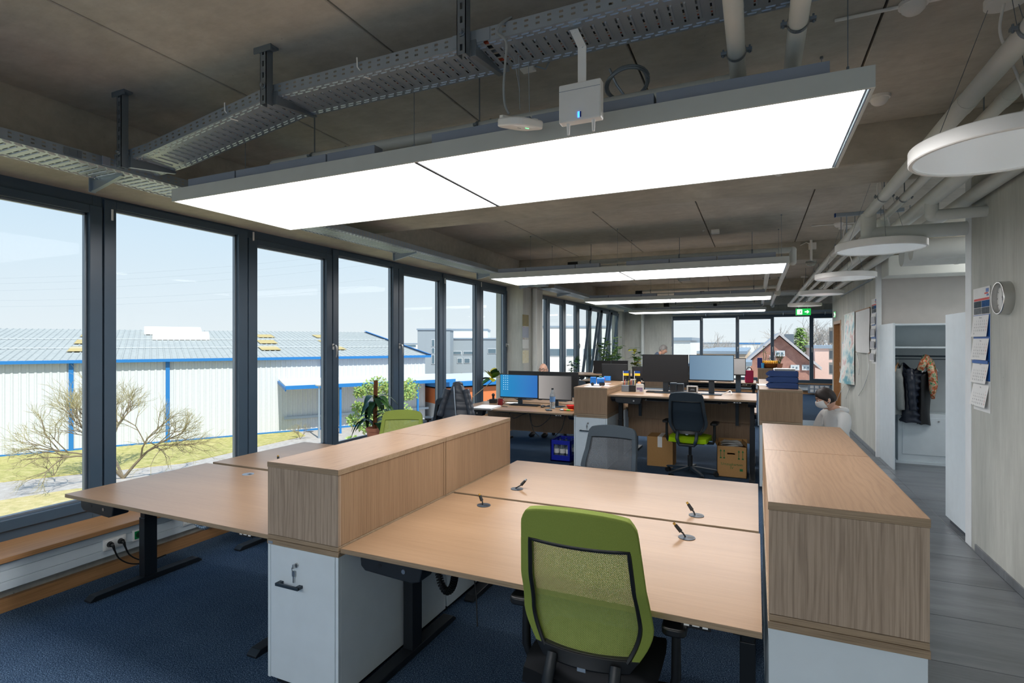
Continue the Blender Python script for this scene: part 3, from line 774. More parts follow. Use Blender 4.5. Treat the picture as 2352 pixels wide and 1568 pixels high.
for yb, lab in ((8.05, 'grey pipe lying across the second bay above the second panel lamp'), (13.2, 'grey pipe lying across the third bay above the third panel lamp'), (17.6, 'grey pipe lying across the fourth bay above the farthest panel lamp')):
    t = thing('ceiling_pipe', lab, 'pipe', (0, yb, 2.90), 0, 'bay cross pipes')
    mesh('pipe_length', B().cyl((-2.62, 0, 0), (.44, 0, 0), .040, n=24), MAT['pipe'], parent=t, smooth=40)
    mesh('elbow', B().ball((.44, 0, 0), .046, 20, 10).cyl((.44, 0, 0), (.44, 0, -.16), .045, n=20).ball((.44, 0, -.16), .045, 16, 8), MAT['pipe'], parent=t, smooth=50)
    mesh('pipe_length', B().cyl((-2.45, .22, -.05), (.2, .22, -.05), .036, n=24), MAT['pipe'], parent=t, smooth=40)
    mesh('rubber_cap', B().box(-2.66, -.05, -.10, -2.50, .05, .02), MAT['black'], parent=t, bevel=.004); mesh('rubber_cap', B().box(-1.2, .1, -.13, -1.1, .2, -.03), MAT['black'], parent=t, bevel=.004)
    for x in (-2.3, -1.0, -.05): clamp(t, (x, 0, 0), .040, 'x')
for x in (.16, .40):
    for yb, g in ((8.3, 'second'), (13.4, 'third')):
        t = thing('ceiling_pipe', '%s grey pipe running lengthwise behind the %s panel lamp' % ('left' if x < .3 else 'right', g), 'pipe', (x, yb, 2.78), 0, 'lengthwise link pipes')
        mesh('pipe_length', B().cyl((0, 0, 0), (0, 4.2, 0), .036, n=20), MAT['pipe'], parent=t, smooth=40)
        clamp(t, (0, 2.0, 0), .036)

# ================================================================== RING LAMPS (faint glow added)
def ring_lamp(loc, label):
    t = thing('round_pendant_lamp', label, 'lamp', loc, 0, 'round corridor pendant lamps')
    R = .345
    mesh('housing', B().lathe([(R - .035, .064), (R - .004, .064), (R, .060), (R, .004), (R - .004, 0), (R - .018, 0), (R - .018, .010)], n=64, caps=False).lathe([(0, .060), (R - .03, .064)], n=64, caps=False), MAT['whitep'], parent=t, smooth=35)
    mesh('diffuser', B().lathe([(0, .008), (R - .018, .008)], n=64, caps=False), MAT['lampdim'], parent=t, smooth=60)
    mesh('driver_box', B().cyl((0, 0, .064), (0, 0, .085), .14, n=32).box(-.03, -.02, .085, .03, .02, .105), MAT['whitep'], parent=t, smooth=40)
    for k in range(3):
        a = 2 * math.pi * k / 3 + 2.6
        mesh('suspension_wire', B().cyl((.27 * math.cos(a), .27 * math.sin(a), .062), (.05 * math.cos(a), .05 * math.sin(a), ZC - loc[2]), .0015, n=5), MAT['galvd'], parent=t)
    mesh('cord', B().tube(crs([(0, 0, .10), (.05, .01, .14), (.075, .02, .22), (.04, .01, .34), (0, 0, .45), (-.02, 0, .55), (0, 0, ZC - loc[2])]), .006, n=8), MAT['whitep'], parent=t, smooth=60)
    mesh('ceiling_rose', B().cyl((0, 0, ZC - loc[2] - .03), (0, 0, ZC - loc[2]), .075, n=32), MAT['whitep'], parent=t, smooth=40)
    return t
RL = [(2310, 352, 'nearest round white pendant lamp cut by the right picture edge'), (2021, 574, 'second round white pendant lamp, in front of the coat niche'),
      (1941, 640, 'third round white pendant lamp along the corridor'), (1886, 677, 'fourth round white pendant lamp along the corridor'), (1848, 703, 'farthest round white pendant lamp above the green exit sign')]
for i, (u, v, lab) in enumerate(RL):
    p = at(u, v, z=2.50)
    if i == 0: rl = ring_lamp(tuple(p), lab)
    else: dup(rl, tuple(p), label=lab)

# unseen lamps added round the corner to brighten the coat niche
for y, lab in ((6.9, 'near unseen round lamp added round the corner to light the coat niche'), (8.5, 'far unseen round lamp added round the corner to light the coat niche')):
    t = thing('added_niche_lamp', lab, 'lamp', (3.15, y, ZC))
    mesh('housing', B().cyl((0, 0, -.05), (0, 0, 0), .33, n=48), MAT['whitep'], parent=t, smooth=40)
    mesh('diffuser', B().lathe([(0, -.065), (.24, -.062), (.31, -.05)], n=48, caps=False), MAT['lampadded'], parent=t, smooth=60)

# ================================================================== CEILING / WALL DEVICES
# wireless access point hanging on wires + cable
p = at(1195, 285, y=2.16)
t = thing('access_point', 'white rounded wireless access point hanging from the cable tray', 'router', tuple(p), math.radians(20))
t.rotation_euler = (math.radians(14), math.radians(-6), math.radians(62))
def rrect(w, h, r, n=5):
    pts = []
    for cx, cy, a0 in ((w / 2 - r, h / 2 - r, 0), (-w / 2 + r, h / 2 - r, 90), (-w / 2 + r, -h / 2 + r, 180), (w / 2 - r, -h / 2 + r, 270)):
        for i in range(n + 1):
            a = math.radians(a0 + 90 * i / n); pts.append((cx + r * math.cos(a), cy + r * math.sin(a)))
    return pts
mesh('body', B().prism(rrect(.165, .165, .045), 'z', -.016, .018), MAT['whitep'], parent=t, smooth=40, bevel=.006)
mesh('mount_bracket', B().box(-.06, .05, .018, .06, .075, .034).box(.05, -.03, .018, .075, .03, .03), MAT['whitep'], parent=t, bevel=.003)
mesh('status_light', B().box(.008, -.030, -.0175, .026, -.026, -.016), emit_mat('green_led', (80, 230, 120), 2.0), parent=t)
mesh('logo', B().box(-.012, .0, -.0172, .006, .004, -.016), MAT['lampbox'], parent=t)
t = thing('network_cable', 'grey network cable dropping from the tray to the hanging access point', 'cable', tuple(at(1150, 262, y=2.14)))
q0 = at(1150, 262, y=2.14)
pts = [at(u, v, y=yy) - q0 for u, v, yy in ((1175, 40, 2.06), (1150, 55, 2.02), (1143, 75, 2.02), (1163, 96, 2.03), (1160, 150, 2.08), (1157, 200, 2.12), (1160, 240, 2.14), (1170, 262, 2.15))]
mesh('cord', B().tube(crs(pts), .0055, n=8), plain('grey_cable', (150, 156, 158), .5), parent=t, smooth=60)
t = thing('suspension_wires', 'thin steel wires holding the access point', 'wire', tuple(at(1195, 250, y=2.2)))
q0 = at(1195, 250, y=2.2)
for u0, v0, u1, v1 in ((1190, 100, 1194, 252), (1214, 140, 1216, 258), (1180, 130, 1194, 210)):
    mesh('wire', B().cyl(at(u0, v0, y=2.15) - q0, at(u1, v1, y=2.18) - q0, .0012, n=5), MAT['galv'], parent=t)
# white square radio unit on an angled bracket
p = at(1334, 236, y=2.10)
t = thing('radio_unit', 'white square radio base station with two stub antennas on an angled bracket', 'router', tuple(p))
hw = (at(1382, 236, y=2.10) - at(1286, 236, y=2.10)).x / 2; hh = (at(1334, 195, y=2.10) - at(1334, 283, y=2.10)).z / 2
mesh('body', B().box(-hw, -.02, -hh, hw, .025, hh), MAT['whitep'], parent=t, bevel=.006)
mesh('lid_line', B().box(-hw * .97, -.0212, hh * .62, hw * .97, -.0195, hh * .64), MAT['lampbox'], parent=t)
for x in (-hw * .6, hw * .6): mesh('antenna', B().cyl((x, 0, -hh), (x, 0, -hh - .045), .008, .005, n=10), MAT['whitep'], parent=t, smooth=50)
mesh('status_light', B().box(-.006, -.022, -hh + .012, .000, -.0205, -hh + .034), emit_mat('blue_led', (40, 110, 255), 3.0), parent=t)
mesh('status_slot', B().box(.003, -.022, -hh + .012, .008, -.0205, -hh + .034), MAT['navyp'], parent=t)
a_ = at(1318, 68, y=2.10) - p; b_ = at(1337, 108, y=2.09) - p; c_ = at(1337, 190, y=2.11) - p
br_ = B()
for s0, s1 in ((a_, b_), (b_, c_)):
    d_ = (s1 - s0); w_ = Vector((.017, 0, 0)); n_ = Vector((0, .003, 0))
    br_.add([s0 - w_ - n_, s0 + w_ - n_, s1 + w_ - n_, s1 - w_ - n_, s0 - w_ + n_, s0 + w_ + n_, s1 + w_ + n_, s1 - w_ + n_], [(0, 1, 2, 3), (7, 6, 5, 4), (0, 4, 5, 1), (1, 5, 6, 2), (2, 6, 7, 3), (3, 7, 4, 0)])
br_.cyl(a_ + Vector((0, -.008, -.015)), a_ + Vector((0, .004, -.015)), .007, n=10).cyl(b_ + Vector((0, -.008, .0)), b_ + Vector((0, .004, .0)), .006, n=10)
mesh('bracket', br_, MAT['whitep'], parent=t)
# coil of cable
p = at(1440, 186, y=2.62); t = thing('cable_coil', 'coiled grey cable resting above the panel lamp', 'cable', tuple(p))
cb = B(); pts = []
for i in range(121):
    a = 2 * math.pi * 5 * i / 120; r = .098 + .006 * math.sin(i * .33)
    pts.append((r * math.cos(a), .09 * math.sin(a), -.034 * math.sin(a) + .016 * math.cos(a) + .003 * (i // 24) - .02))
cb.tube(pts, .0055, n=7, caps=True)
mesh('loop', cb, MAT['galvd'], parent=t, smooth=60)
mesh('lead', B().tube([(-.085, 0, .075), (-.075, .0, .05), (-.055, .02, .0), (-.02, .05, -.05)], .006, n=8), MAT['galv'], parent=t, smooth=60)
# small white junction box beyond the tray
p = at(1213, 155, z=3.15); t = thing('junction_box', 'small white junction box under the ceiling behind the tray', 'junction box', tuple(p))
mesh('body', B().cbox((0, 0, 0), (.075, .055, .035)).cyl((.03, 0, -.017), (.03, 0, -.022), .006, n=8), MAT['whitep'], parent=t, bevel=.003)
mesh('cord', B().tube([(.04, 0, 0), (.10, 0, -.03), (.12, .02, .03)], .005, n=6), MAT['galv'], parent=t, smooth=60)
for u, v, lab in ((1643, 532, 'small white junction box on the second ceiling bay'), (1866, 565, 'white junction box on the face of the second beam')):
    p = at(u, v, z=3.15) if v < 540 else at(u, v, y=9.12)
    t = thing('junction_box', lab, 'junction box', tuple(p))
    mesh('body', B().cbox((0, 0, 0), (.10, .05, .10) if v > 540 else (.10, .10, .05)), MAT['whitep'], parent=t, bevel=.005)
    mesh('cord', B().tube([(-.04, 0, .04), (-.08, 0, .06), (-.16, 0, .02)], .007, n=6), MAT['whitep'], parent=t, smooth=60)
# smoke detectors
for u, v, lab in ((2020, 232, 'white smoke detector on the ceiling beside the nearest panel lamp'), (2098, 20, 'white smoke detector on the ceiling at the top right'), (1926, 518, 'white smoke detector on the second ceiling bay near the corridor'), (1874, 602, 'small white smoke detector on the third ceiling bay')):
    p = at(u, v, z=3.15); t = thing('smoke_detector', lab, 'smoke detector', (p.x, p.y, ZC), 0, 'smoke detectors')
    mesh('base', B().cyl((0, 0, -.018), (0, 0, 0), .056, n=32), MAT['whitep'], parent=t, smooth=40)
    mesh('sensor_head', B().lathe([(.0, -.052), (.030, -.050), (.044, -.036), (.048, -.018)], n=32), MAT['whitep'], parent=t, smooth=50)
    if v in (20, 518): mesh('conduit', B().cyl((.05, 0, -.01), (.42, 0, -.01), .008, n=8).cyl((-.05, 0, -.01), (-.3, 0, -.01), .008, n=8), MAT['whitep'], parent=t, smooth=40)
# camera dome on a short post
p = at(1863, 600, y=9.05); t = thing('dome_sensor', 'glass dome sensor on a short white post under the second beam', 'sensor', tuple(p))
mesh('post', B().cyl((0, 0, 0), (0, 0, .34), .018, n=14), MAT['whitep'], parent=t, smooth=40)
mesh('dome', B().lathe([(0, -.075), (.05, -.06), (.075, -.02), (.07, 0), (0, .01)], n=24), plain('dome_glass', (190, 196, 190), .08, trans=.7), parent=t, smooth=60)
# ceiling rail with drop rods near the second ring lamp
p = at(1975, 490, z=3.16); t = thing('ceiling_rail', 'short grey mounting rail on the ceiling above the second round lamp', 'rail', tuple(p))
mesh('rail', B().box(-.24, -.02, -.02, .42, .02, .02), MAT['galv'], parent=t, bevel=.002)
mesh('end_cap', B().box(-.255, -.022, -.022, -.24, .022, .022), MAT['navyp'], parent=t)
for x in (-.13, .10): mesh('rod', B().cyl((x, 0, 0), (x, 0, -.32), .006, n=8), MAT['galv'], parent=t, smooth=40)
# ceiling motion sensor plate behind lamp 2
p = at(1572, 641, z=3.1); t = thing('ceiling_sensor', 'small white box on the third ceiling bay behind the second lamp', 'sensor', tuple(p))
mesh('body', B().cbox((0, 0, 0), (.26, .10, .08)), MAT['whitep'], parent=t, bevel=.02)
# exit sign
def exit_sign(name, label, c, w, rz, y_side=True):
    t = thing(name, label, 'exit sign', c, rz)
    h = w * .50
    mesh('light_box', B().box(-w / 2, .0, -h / 2, w / 2, .02, h / 2), MAT['whitep'], parent=t, bevel=.003)
    mesh('face', B().box(-w / 2 + .004, -.002, -h / 2 + .004, w / 2 - .004, .001, h / 2 - .004), emit_mat('exit_green', (20, 170, 70), .6), parent=t)
    wm = emit_mat('exit_white', (235, 250, 240), 1.0)
    s = h
    mesh('door_mark', B().box(-w * .40, -.004, -s * .36, -w * .22 + s * .30, -.002, s * .36), wm, parent=t)
    man = B()
    gx = -w * .16
    g = lambda a, b: (gx + a * s, -.006, b * s)
    for a, b_, r in (((-.02, .12), (-.06, -.08), .05), ((-.06, -.08), (.08, -.16), .035), ((.08, -.16), (.10, -.32), .03), ((-.06, -.08), (-.14, -.22), .035), ((-.14, -.22), (-.26, -.22), .03), ((-.02, .12), (-.16, .06), .028), ((-.02, .12), (.12, .04), .028)):
        man.cyl(g(*a), g(*b_), r * s, n=8)
    man.ball(g(.02, .24), .06 * s, 8, 6)
    mesh('running_figure', man, MAT['leaf'], parent=t)
    ax = w * .24
    mesh('arrow', B().prism([(ax - .30 * s, -.07 * s), (ax + .08 * s, -.07 * s), (ax - .04 * s, -.22 * s), (ax + .08 * s, -.22 * s), (ax + .28 * s, 0), (ax + .08 * s, .22 * s), (ax - .04 * s, .22 * s), (ax + .08 * s, .07 * s), (ax - .30 * s, .07 * s)], 'y', -.004, -.002), wm, parent=t)
    return t
p = at(1845, 716, y=15.3); ex = exit_sign('exit_sign', 'green emergency exit sign with running man and arrow hanging in the corridor', tuple(p), .34, 0)
mesh('hanger_rod', B().cyl((-.1, .01, .08), (-.1, .01, ZC - p.z), .006, n=8).cyl((.1, .01, .08), (.1, .01, ZC - p.z), .006, n=8), MAT['whitep'], parent=ex)
p = at(1917, 722, x=1.585); exit_sign('exit_sign', 'small green exit sign fixed edge-on to the far corridor wall', tuple(p), .26, math.radians(-90))

# ================================================================== CABINETS
def keyset(parent, x, y, z):
    """lock with a bunch of keys on the front (facing -Y)"""
    mesh('lock', B().cyl((x, y, z), (x, y - .008, z), .011, n=16), MAT['chrome'], parent=parent, smooth=40)
    kb = B().box(x - .003, y - .026, z - .010, x + .003, y - .008, z + .010).tube([(x - .002, y - .02, z), (x - .014, y - .018, z - .012), (x - .012, y - .016, z - .03)], .002, n=6)
    kb.box(x - .022, y - .010, z - .055, x - .004, y - .006, z - .028).box(x - .016, y - .010, z - .085, x - .010, y - .007, z - .055)
    mesh('keys', kb, MAT['chrome'], parent=parent)

def cabinet(name, label, x0, x1, y0, y1, zw, zt, front=True, fmat='oakV', badge=True):
    """white base with oak box on top; front faces -Y"""
    t = thing(name, label, 'cabinet', (x0, y0, 0), 0, 'white and oak side cabinets')
    w, L = x1 - x0, y1 - y0
    mesh('plinth', B().box(.03, .03, 0, w - .03, L - .02, .035), MAT['blackm'], parent=t)
    mesh('base_body', B().box(0, .018, .035, w, L - .004, zw), MAT['white'], parent=t, bevel=.002)
    if front:
        dm = mesh('door', B().box(.020, 0, .04, w - .020, .017, zw - .002), MAT['white'], parent=t, bevel=.002)
        mesh('side_edge', B().box(0, .001, .035, .017, .018, zw), MAT['white'], parent=t, bevel=.001)
        mesh('side_edge', B().box(w - .017, .001, .035, w, .018, zw), MAT['white'], parent=t, bevel=.001)
        hz = zw - .175
        hb = B().box(w * .19, -.034, hz - .006, w * .19 + .145, -.024, hz + .008).box(w * .19, -.030, hz - .006, w * .19 + .022, .0, hz + .008).box(w * .19 + .123, -.030, hz - .006, w * .19 + .145, .0, hz + .008)
        mesh('handle', hb, MAT['slate'], parent=dm, bevel=.001)
        keyset(dm, w * .43, 0, zw - .075)
    # oak box
    mesh('shelf_board', B().box(-.002, -.002, zw, w + .002, L - .004, zw + .024), [MAT['oakE']], parent=t, bevel=.001)
    if badge: mesh('badge', B().box(.006, -.0035, zw + .004, .036, -.002, zw + .016), MAT['galv'], parent=t)
    mesh('box_floor', B().box(0, 0, zw + .026, w, L - .004, zw + .046), [MAT['oakE']], parent=t, bevel=.001)
    mesh('front_panel', B().box(0, .0, zw + .048, w, .018, zt - .027), MAT[fmat], parent=t, bevel=.001)
    mesh('back_panel', B().box(0, L - .022, zw + .048, w, L - .004, zt - .027), MAT['oakV'], parent=t, bevel=.001)
    mesh('side_panel', B().box(w - .020, .019, zw + .048, w - .002, L - .023, zt - .027), MAT['oakV'], parent=t, bevel=.001)
    mesh('side_panel', B().box(.002, .019, zw + .048, .020, L - .023, zt - .027), MAT['oakV'], parent=t, bevel=.001)
    mesh('top_board', B().box(-.002, -.002, zt - .026, w + .002, L - .003, zt - .001), [MAT['oakE']], parent=t, bevel=.001)
    mesh('top_veneer', B().box(-.001, -.001, zt - .0012, w + .001, L - .0035, zt), MAT['oakY'], parent=t)
    return t
# front island: centre pair
cabinet('side_cabinet', 'near centre cabinet, white door with keys in the lock and oak box on top', -2.197, -1.752, 1.945, 2.895, .690, 1.093, fmat='oakF')
cabinet('side_cabinet', 'far centre cabinet, oak box behind the one with the keys', -2.197, -1.752, 2.897, 3.86, .690, 1.093, front=False, badge=False)
# front island: right pair along the corridor
cabinet('side_cabinet', 'near right cabinet with coarse oak grain front beside the corridor', .037, .464, 1.95, 2.895, .752, 1.163, front=False, fmat='oakF', badge=False)
cabinet('side_cabinet', 'far right cabinet of the front island beside the corridor', .037, .464, 2.897, 3.83, .752, 1.163, front=False, badge=False)
# second island
cabinet('side_cabinet', 'white and oak cabinet beneath the blue toy truck', -2.215, -1.765, 6.93, 7.88, .690, 1.085)
cabinet('side_cabinet', 'oak topped cabinet directly behind the one with the toy truck', -2.215, -1.765, 7.882, 8.85, .690, 1.085, front=False, badge=False)
cabinet('side_cabinet', 'oak cabinet carrying the blue letter trays', .035, .470, 6.80, 7.75, .740, 1.145, front=False, badge=False)
cabinet('side_cabinet', 'oak cabinet between the letter trays and the fruit basket cabinet', .035, .470, 7.752, 8.71, .740, 1.145, front=False, badge=False)
# third island
cabinet('side_cabinet', 'far oak cabinet carrying the fruit basket', .03, .48, 11.75, 13.7, .74, 1.17, front=False, badge=False)
cabinet('side_cabinet', 'far oak cabinet between the monitors of the third island', -2.2, -1.75, 11.9, 13.8, .70, 1.10, front=False, badge=False)

# ================================================================== DESKS
def desk(label, x0, x1, y0, y1, z, flip=False, legs=(.0, .0), grom=()):
    """sit-stand desk; user side at y0 (flip: user side at y1)"""
    t = thing('standing_desk', label, 'desk', (x0, y0, 0), 0, 'electric sit-stand desks')
    w, D = x1 - x0, y1 - y0
    mesh('tabletop', B().box(0, 0, z - .022, w, D, z - .0005), [MAT['oakE']], parent=t, bevel=.0015)
    mesh('top_veneer', B().box(.0008, .0008, z - .001, w - .0008, D - .0008, z), MAT['oakT'], parent=t)
    for lx in (.05 + legs[0], w - .05 - legs[1]):
        lg = B().box(lx - .03, D * .5 - .045, .03, lx + .03, D * .5 + .045, z * .62)
        lg.box(lx - .025, D * .5 - .040, z * .5, lx + .025, D * .5 + .040, z - .09)
        mesh('leg', lg, MAT['blackm'], parent=t, bevel=.003)
        mesh('foot', B().prism([(.10, .012), (.13, .034), (D * .5, .040), (D - .13, .034), (D - .10, .012), (D - .10, 0), (.10, 0)], 'x', lx - .035, lx + .035), MAT['blackm'], parent=t, bevel=.003)
        mesh('leg_bracket', B().prism([(.09, z - .024), (.09, z - .06), (.15, z - .10), (D - .15, z - .10), (D - .09, z - .06), (D - .09, z - .024)], 'x', lx - .045, lx + .045), MAT['blackm'], parent=t, bevel=.004)
    mesh('crossbar', B().box(.10, D * .5 - .03, z - .085, w - .10, D * .5 + .03, z - .03), MAT['blackm'], parent=t, bevel=.003)
    mesh('cable_trough', B().box(.35, D * .62, z - .12, w - .35, D * .80, z - .116).box(.35, D * .80 - .003, z - .12, w - .35, D * .80, z - .024), MAT['galvd'], parent=t)
    yb = .03 if not flip else D - .11
    cp = mesh('control_panel', B().box(w - .26, yb, z - .050, w - .16, yb + .08, z - .023), MAT['black'], parent=t, bevel=.003)
    if not flip: mesh('button_marks', B().box(w - .25, yb - .001, z - .042, w - .232, yb, z - .034).box(w - .222, yb - .001, z - .040, w - .198, yb, z - .036).box(w - .188, yb - .001, z - .042, w - .170, yb, z - .034), MAT['whitep'], parent=cp)
    if not flip:
        mb = mesh('motor_cover', B().prism([(.07, z - .024), (.075, z - .085), (.10, z - .105), (.36, z - .118), (.40, z - .105), (.42, z - .024)], 'y', .05, .15), MAT['blackm'], parent=t, bevel=.006)
        mesh('screw', B().cyl((.315, .047, z - .072), (.315, .052, z - .072), .010, n=14), MAT['chrome'], parent=mb)
        mesh('screw_hole', B().cyl((.185, .049, z - .066), (.185, .051, z - .066), .010, n=14), MAT['black'], parent=mb)
    for gx, gy, kind in grom:
        g = mesh('cable_grommet', B().cyl((gx, gy, z), (gx, gy, z + .003), .040, n=32), MAT['slate'] if kind != 'light' else MAT['galv'], parent=t, smooth=40)
        mesh('slot', B().box(gx + .004, gy - .012, z + .003, gx + .032, gy + .012, z + .0035), MAT['black'], parent=g)
        if kind == 'light': continue
        dx, dy = kind
        cb = B().tube([(gx - .01, gy, z - .05), (gx - .008, gy, z + .006), (gx + dx * .35, gy + dy * .35, z + .020), (gx + dx * .7, gy + dy * .7, z + .030)], .0042, n=8)
        cb.cyl((gx + dx * .5, gy + dy * .5, z + .024), (gx + dx, gy + dy, z + .052), .010, .0085, n=10)
        mesh('cable_plug', cb, MAT['black'], parent=g, smooth=50)
        mesh('plug_tip', B().cyl((gx + dx, gy + dy, z + .052), (gx + dx * 1.18, gy + dy * 1.18, z + .061), .0062, n=10), plain('brass_tip', (190, 150, 70), .35, .8) if dx < .03 else MAT['galvd'], parent=g, smooth=40)
    return t
def modesty(parent, w, y, za, zb):
    mesh('modesty_panel', B().box(.06, y, za, w - .06, y + .019, zb), MAT['oakV'], parent=parent, bevel=.001)
# front island
dl1 = desk('empty desk by the window nearest the camera, shiny top and black motor box', -3.985, -2.205, 1.965, 2.935, .722, legs=(0, .2), grom=((.62, .84, 'light'),))
dl2 = desk('empty desk by the window behind the nearest one, with one plug on top', -3.965, -2.205, 2.975, 3.935, .724, flip=True, legs=(.1, .2), grom=((.52, .18, (-.012, .004)),))
dr1 = desk('empty oak desk directly in front of the green chair', -1.748, .018, 1.955, 2.965, .730, grom=((.30, .86, (-.03, .01)), (1.44, .80, (-.055, .01))))
dr2 = desk('empty oak desk behind the front one, facing the grey mesh chair', -1.748, .012, 2.985, 3.985, .734, flip=True, grom=((.34, .22, (.045, .03)), (1.45, .13, (-.045, .02))))
# second island
dm1 = desk('desk by the window with blue screen monitor, mug and keyboard', -4.0, -2.225, 6.90, 7.86, .730)
modesty(dm1, 1.775, .90, .30, .64)
dm2 = desk('desk by the window where the bald man sits', -4.0, -2.225, 7.90, 8.86, .740, flip=True)
dh1 = desk('raised standing desk with two monitors and white clock frame', -1.752, .005, 6.95, 7.92, 1.000)
modesty(dh1, 1.757, .90, .60, .93); modesty(dh1, 1.757, .94, .33, .60)
mesh('panel_bracket', B().box(.22, .86, .63, .26, .885, .97).box(1.50, .86, .57, 1.54, .885, .97), MAT['slate'], parent=dh1)
dh2 = desk('desk behind the raised standing desk', -1.752, .005, 7.97, 8.93, .735, flip=True)
# third island
desk('far desk of the third island beside the fruit basket cabinet', -1.72, .0, 11.9, 12.85, .86)
desk('far desk of the third island behind the first, on the corridor side', -1.72, .0, 12.9, 13.85, .74, flip=True)
desk('far window-side desk of the third island with dark monitors', -4.0, -2.22, 11.9, 12.85, .95)
desk('far window-side desk behind the dark monitors', -4.0, -2.22, 12.9, 13.85, .74, flip=True)

# cable chains and loose cables
def cable_chain(label, pts, r, mat, grp=None):
    p0 = Vector(pts[0]); t = thing('cable_chain', label, 'cable', tuple(p0), 0, grp)
    # resample
    P = [Vector(p) for p in pts]; n = 26; tot = sum((P[i + 1] - P[i]).length for i in range(len(P) - 1)); out = []
    for k in range(n + 1):
        d = tot * k / n; i = 0
        while i < len(P) - 2 and d > (P[i + 1] - P[i]).length: d -= (P[i + 1] - P[i]).length; i += 1
        out.append(P[i].lerp(P[i + 1], min(1, d / max(1e-6, (P[i + 1] - P[i]).length))))
    for k in range(n):
        a, b = out[k] - p0, out[k + 1] - p0
        mesh('link', B().cyl(a.lerp(b, .12), a.lerp(b, .80), r, r * .86, n=8), mat, parent=t, smooth=40)
    mesh('core', B().tube([q - p0 for q in out], r * .45, n=6), MAT['black'], parent=t, smooth=60)
    return t
def arcpts(c, rx, rz, a0, a1, n=14, dy=0):
    return [(c[0] + rx * math.cos(math.radians(a0 + (a1 - a0) * i / n)), c[1] + dy * i / n, c[2] + rz * math.sin(math.radians(a0 + (a1 - a0) * i / n))) for i in range(n + 1)]
cable_chain('grey segmented cable chain sagging under the window desk', arcpts((-3.60, 2.62, .62), .17, .26, 185, 345), .016, MAT['galv'])
cable_chain('black segmented cable chain curling under the oak desk beside the cabinet', arcpts((-1.42, 2.32, .60), .07, .17, 350, 190, dy=.06), .020, MAT['black'])
def loose(label, pts, r=.004, mat=None, name='cable'):
    p0 = Vector(pts[0]); t = thing(name, label, 'cable', tuple(p0))
    mesh('cord', B().tube(crs([Vector(p) - p0 for p in pts]), r, n=7), mat or MAT['black'], parent=t, smooth=60)
    return t
loose('black lead looping on the floor behind the near centre cabinet', [(-1.70, 2.72, .62), (-1.69, 2.80, .30), (-1.60, 2.86, .36), (-1.50, 2.80, .28), (-1.45, 2.74, .06)])
l_ = loose('black cables hanging under the window desk beside the keyed cabinet', [(-2.75, 2.72, .70), (-2.70, 2.66, .50), (-2.58, 2.58, .42), (-2.52, 2.55, .46), (-2.42, 2.52, .28), (-2.30, 2.50, .20)])
mesh('cord', B().tube([Vector(q) - l_.location for q in ((-2.62, 2.74, .70), (-2.60, 2.64, .48), (-2.55, 2.57, .43), (-2.45, 2.6, .55), (-2.28, 2.6, .48))], .0035, n=7), MAT['black'], parent=l_, smooth=60)
mesh('splitter', B().cbox(Vector((-2.545, 2.56, .44)) - l_.location, (.03, .025, .03)), MAT['black'], parent=l_, bevel=.004)

# wall duct sockets with plugs
def socket(x, y, z, w, col, label, plugs):
    t = thing('power_socket', label, 'socket', (x, y, z), 0)
    mesh('plate', B().box(0, -w / 2, -.041, .008, w / 2, .041), MAT['whitep'], parent=t, bevel=.002)
    k = 2 if w > .1 else 1
    for i in range(k):
        yc = (-.036 + .072 * i) if k == 2 else 0
        mesh('insert', B().box(.008, yc - .029, -.029, .011, yc + .029, .029), col, parent=t, bevel=.002)
        mesh('recess', B().cyl((.011, yc, 0), (.0115, yc, 0), .021, n=20), plain('socket_recess', (120, 126, 128), .5) if col is MAT['whitep'] else MAT['leafd'], parent=t)
        if plugs:
            pb = B().cyl((.011, yc, 0), (.035, yc, 0), .019, .016, n=16)
            pb.tube(*crs([(.034, yc, 0), (.045, yc + .004, -.01), (.050, yc + .012, -.045), (.055, yc + .04, -.11), (.06, yc + .11, -.17), (.06, yc + .20, -.20), (.06, yc + .30, -.20)], 6, [.012, .010, .006, .005, .005, .005, .005]), n=8)
            mesh('plug', pb, MAT['black'], parent=t, smooth=50)
p = at(252, 1255, x=-4.231)
socket(-4.231, p.y + .03, .235, .153, MAT['whitep'], 'double white wall socket with two black plugs under the window sill', True)
socket(-4.231, p.y + .195, .240, .082, plain('green_socket', (0, 130, 66), .4), 'single green wall socket under the window sill', False)
socket(-4.231, p.y + .62, .232, .153, MAT['whitep'], 'plain double wall socket behind the window desk leg', False)

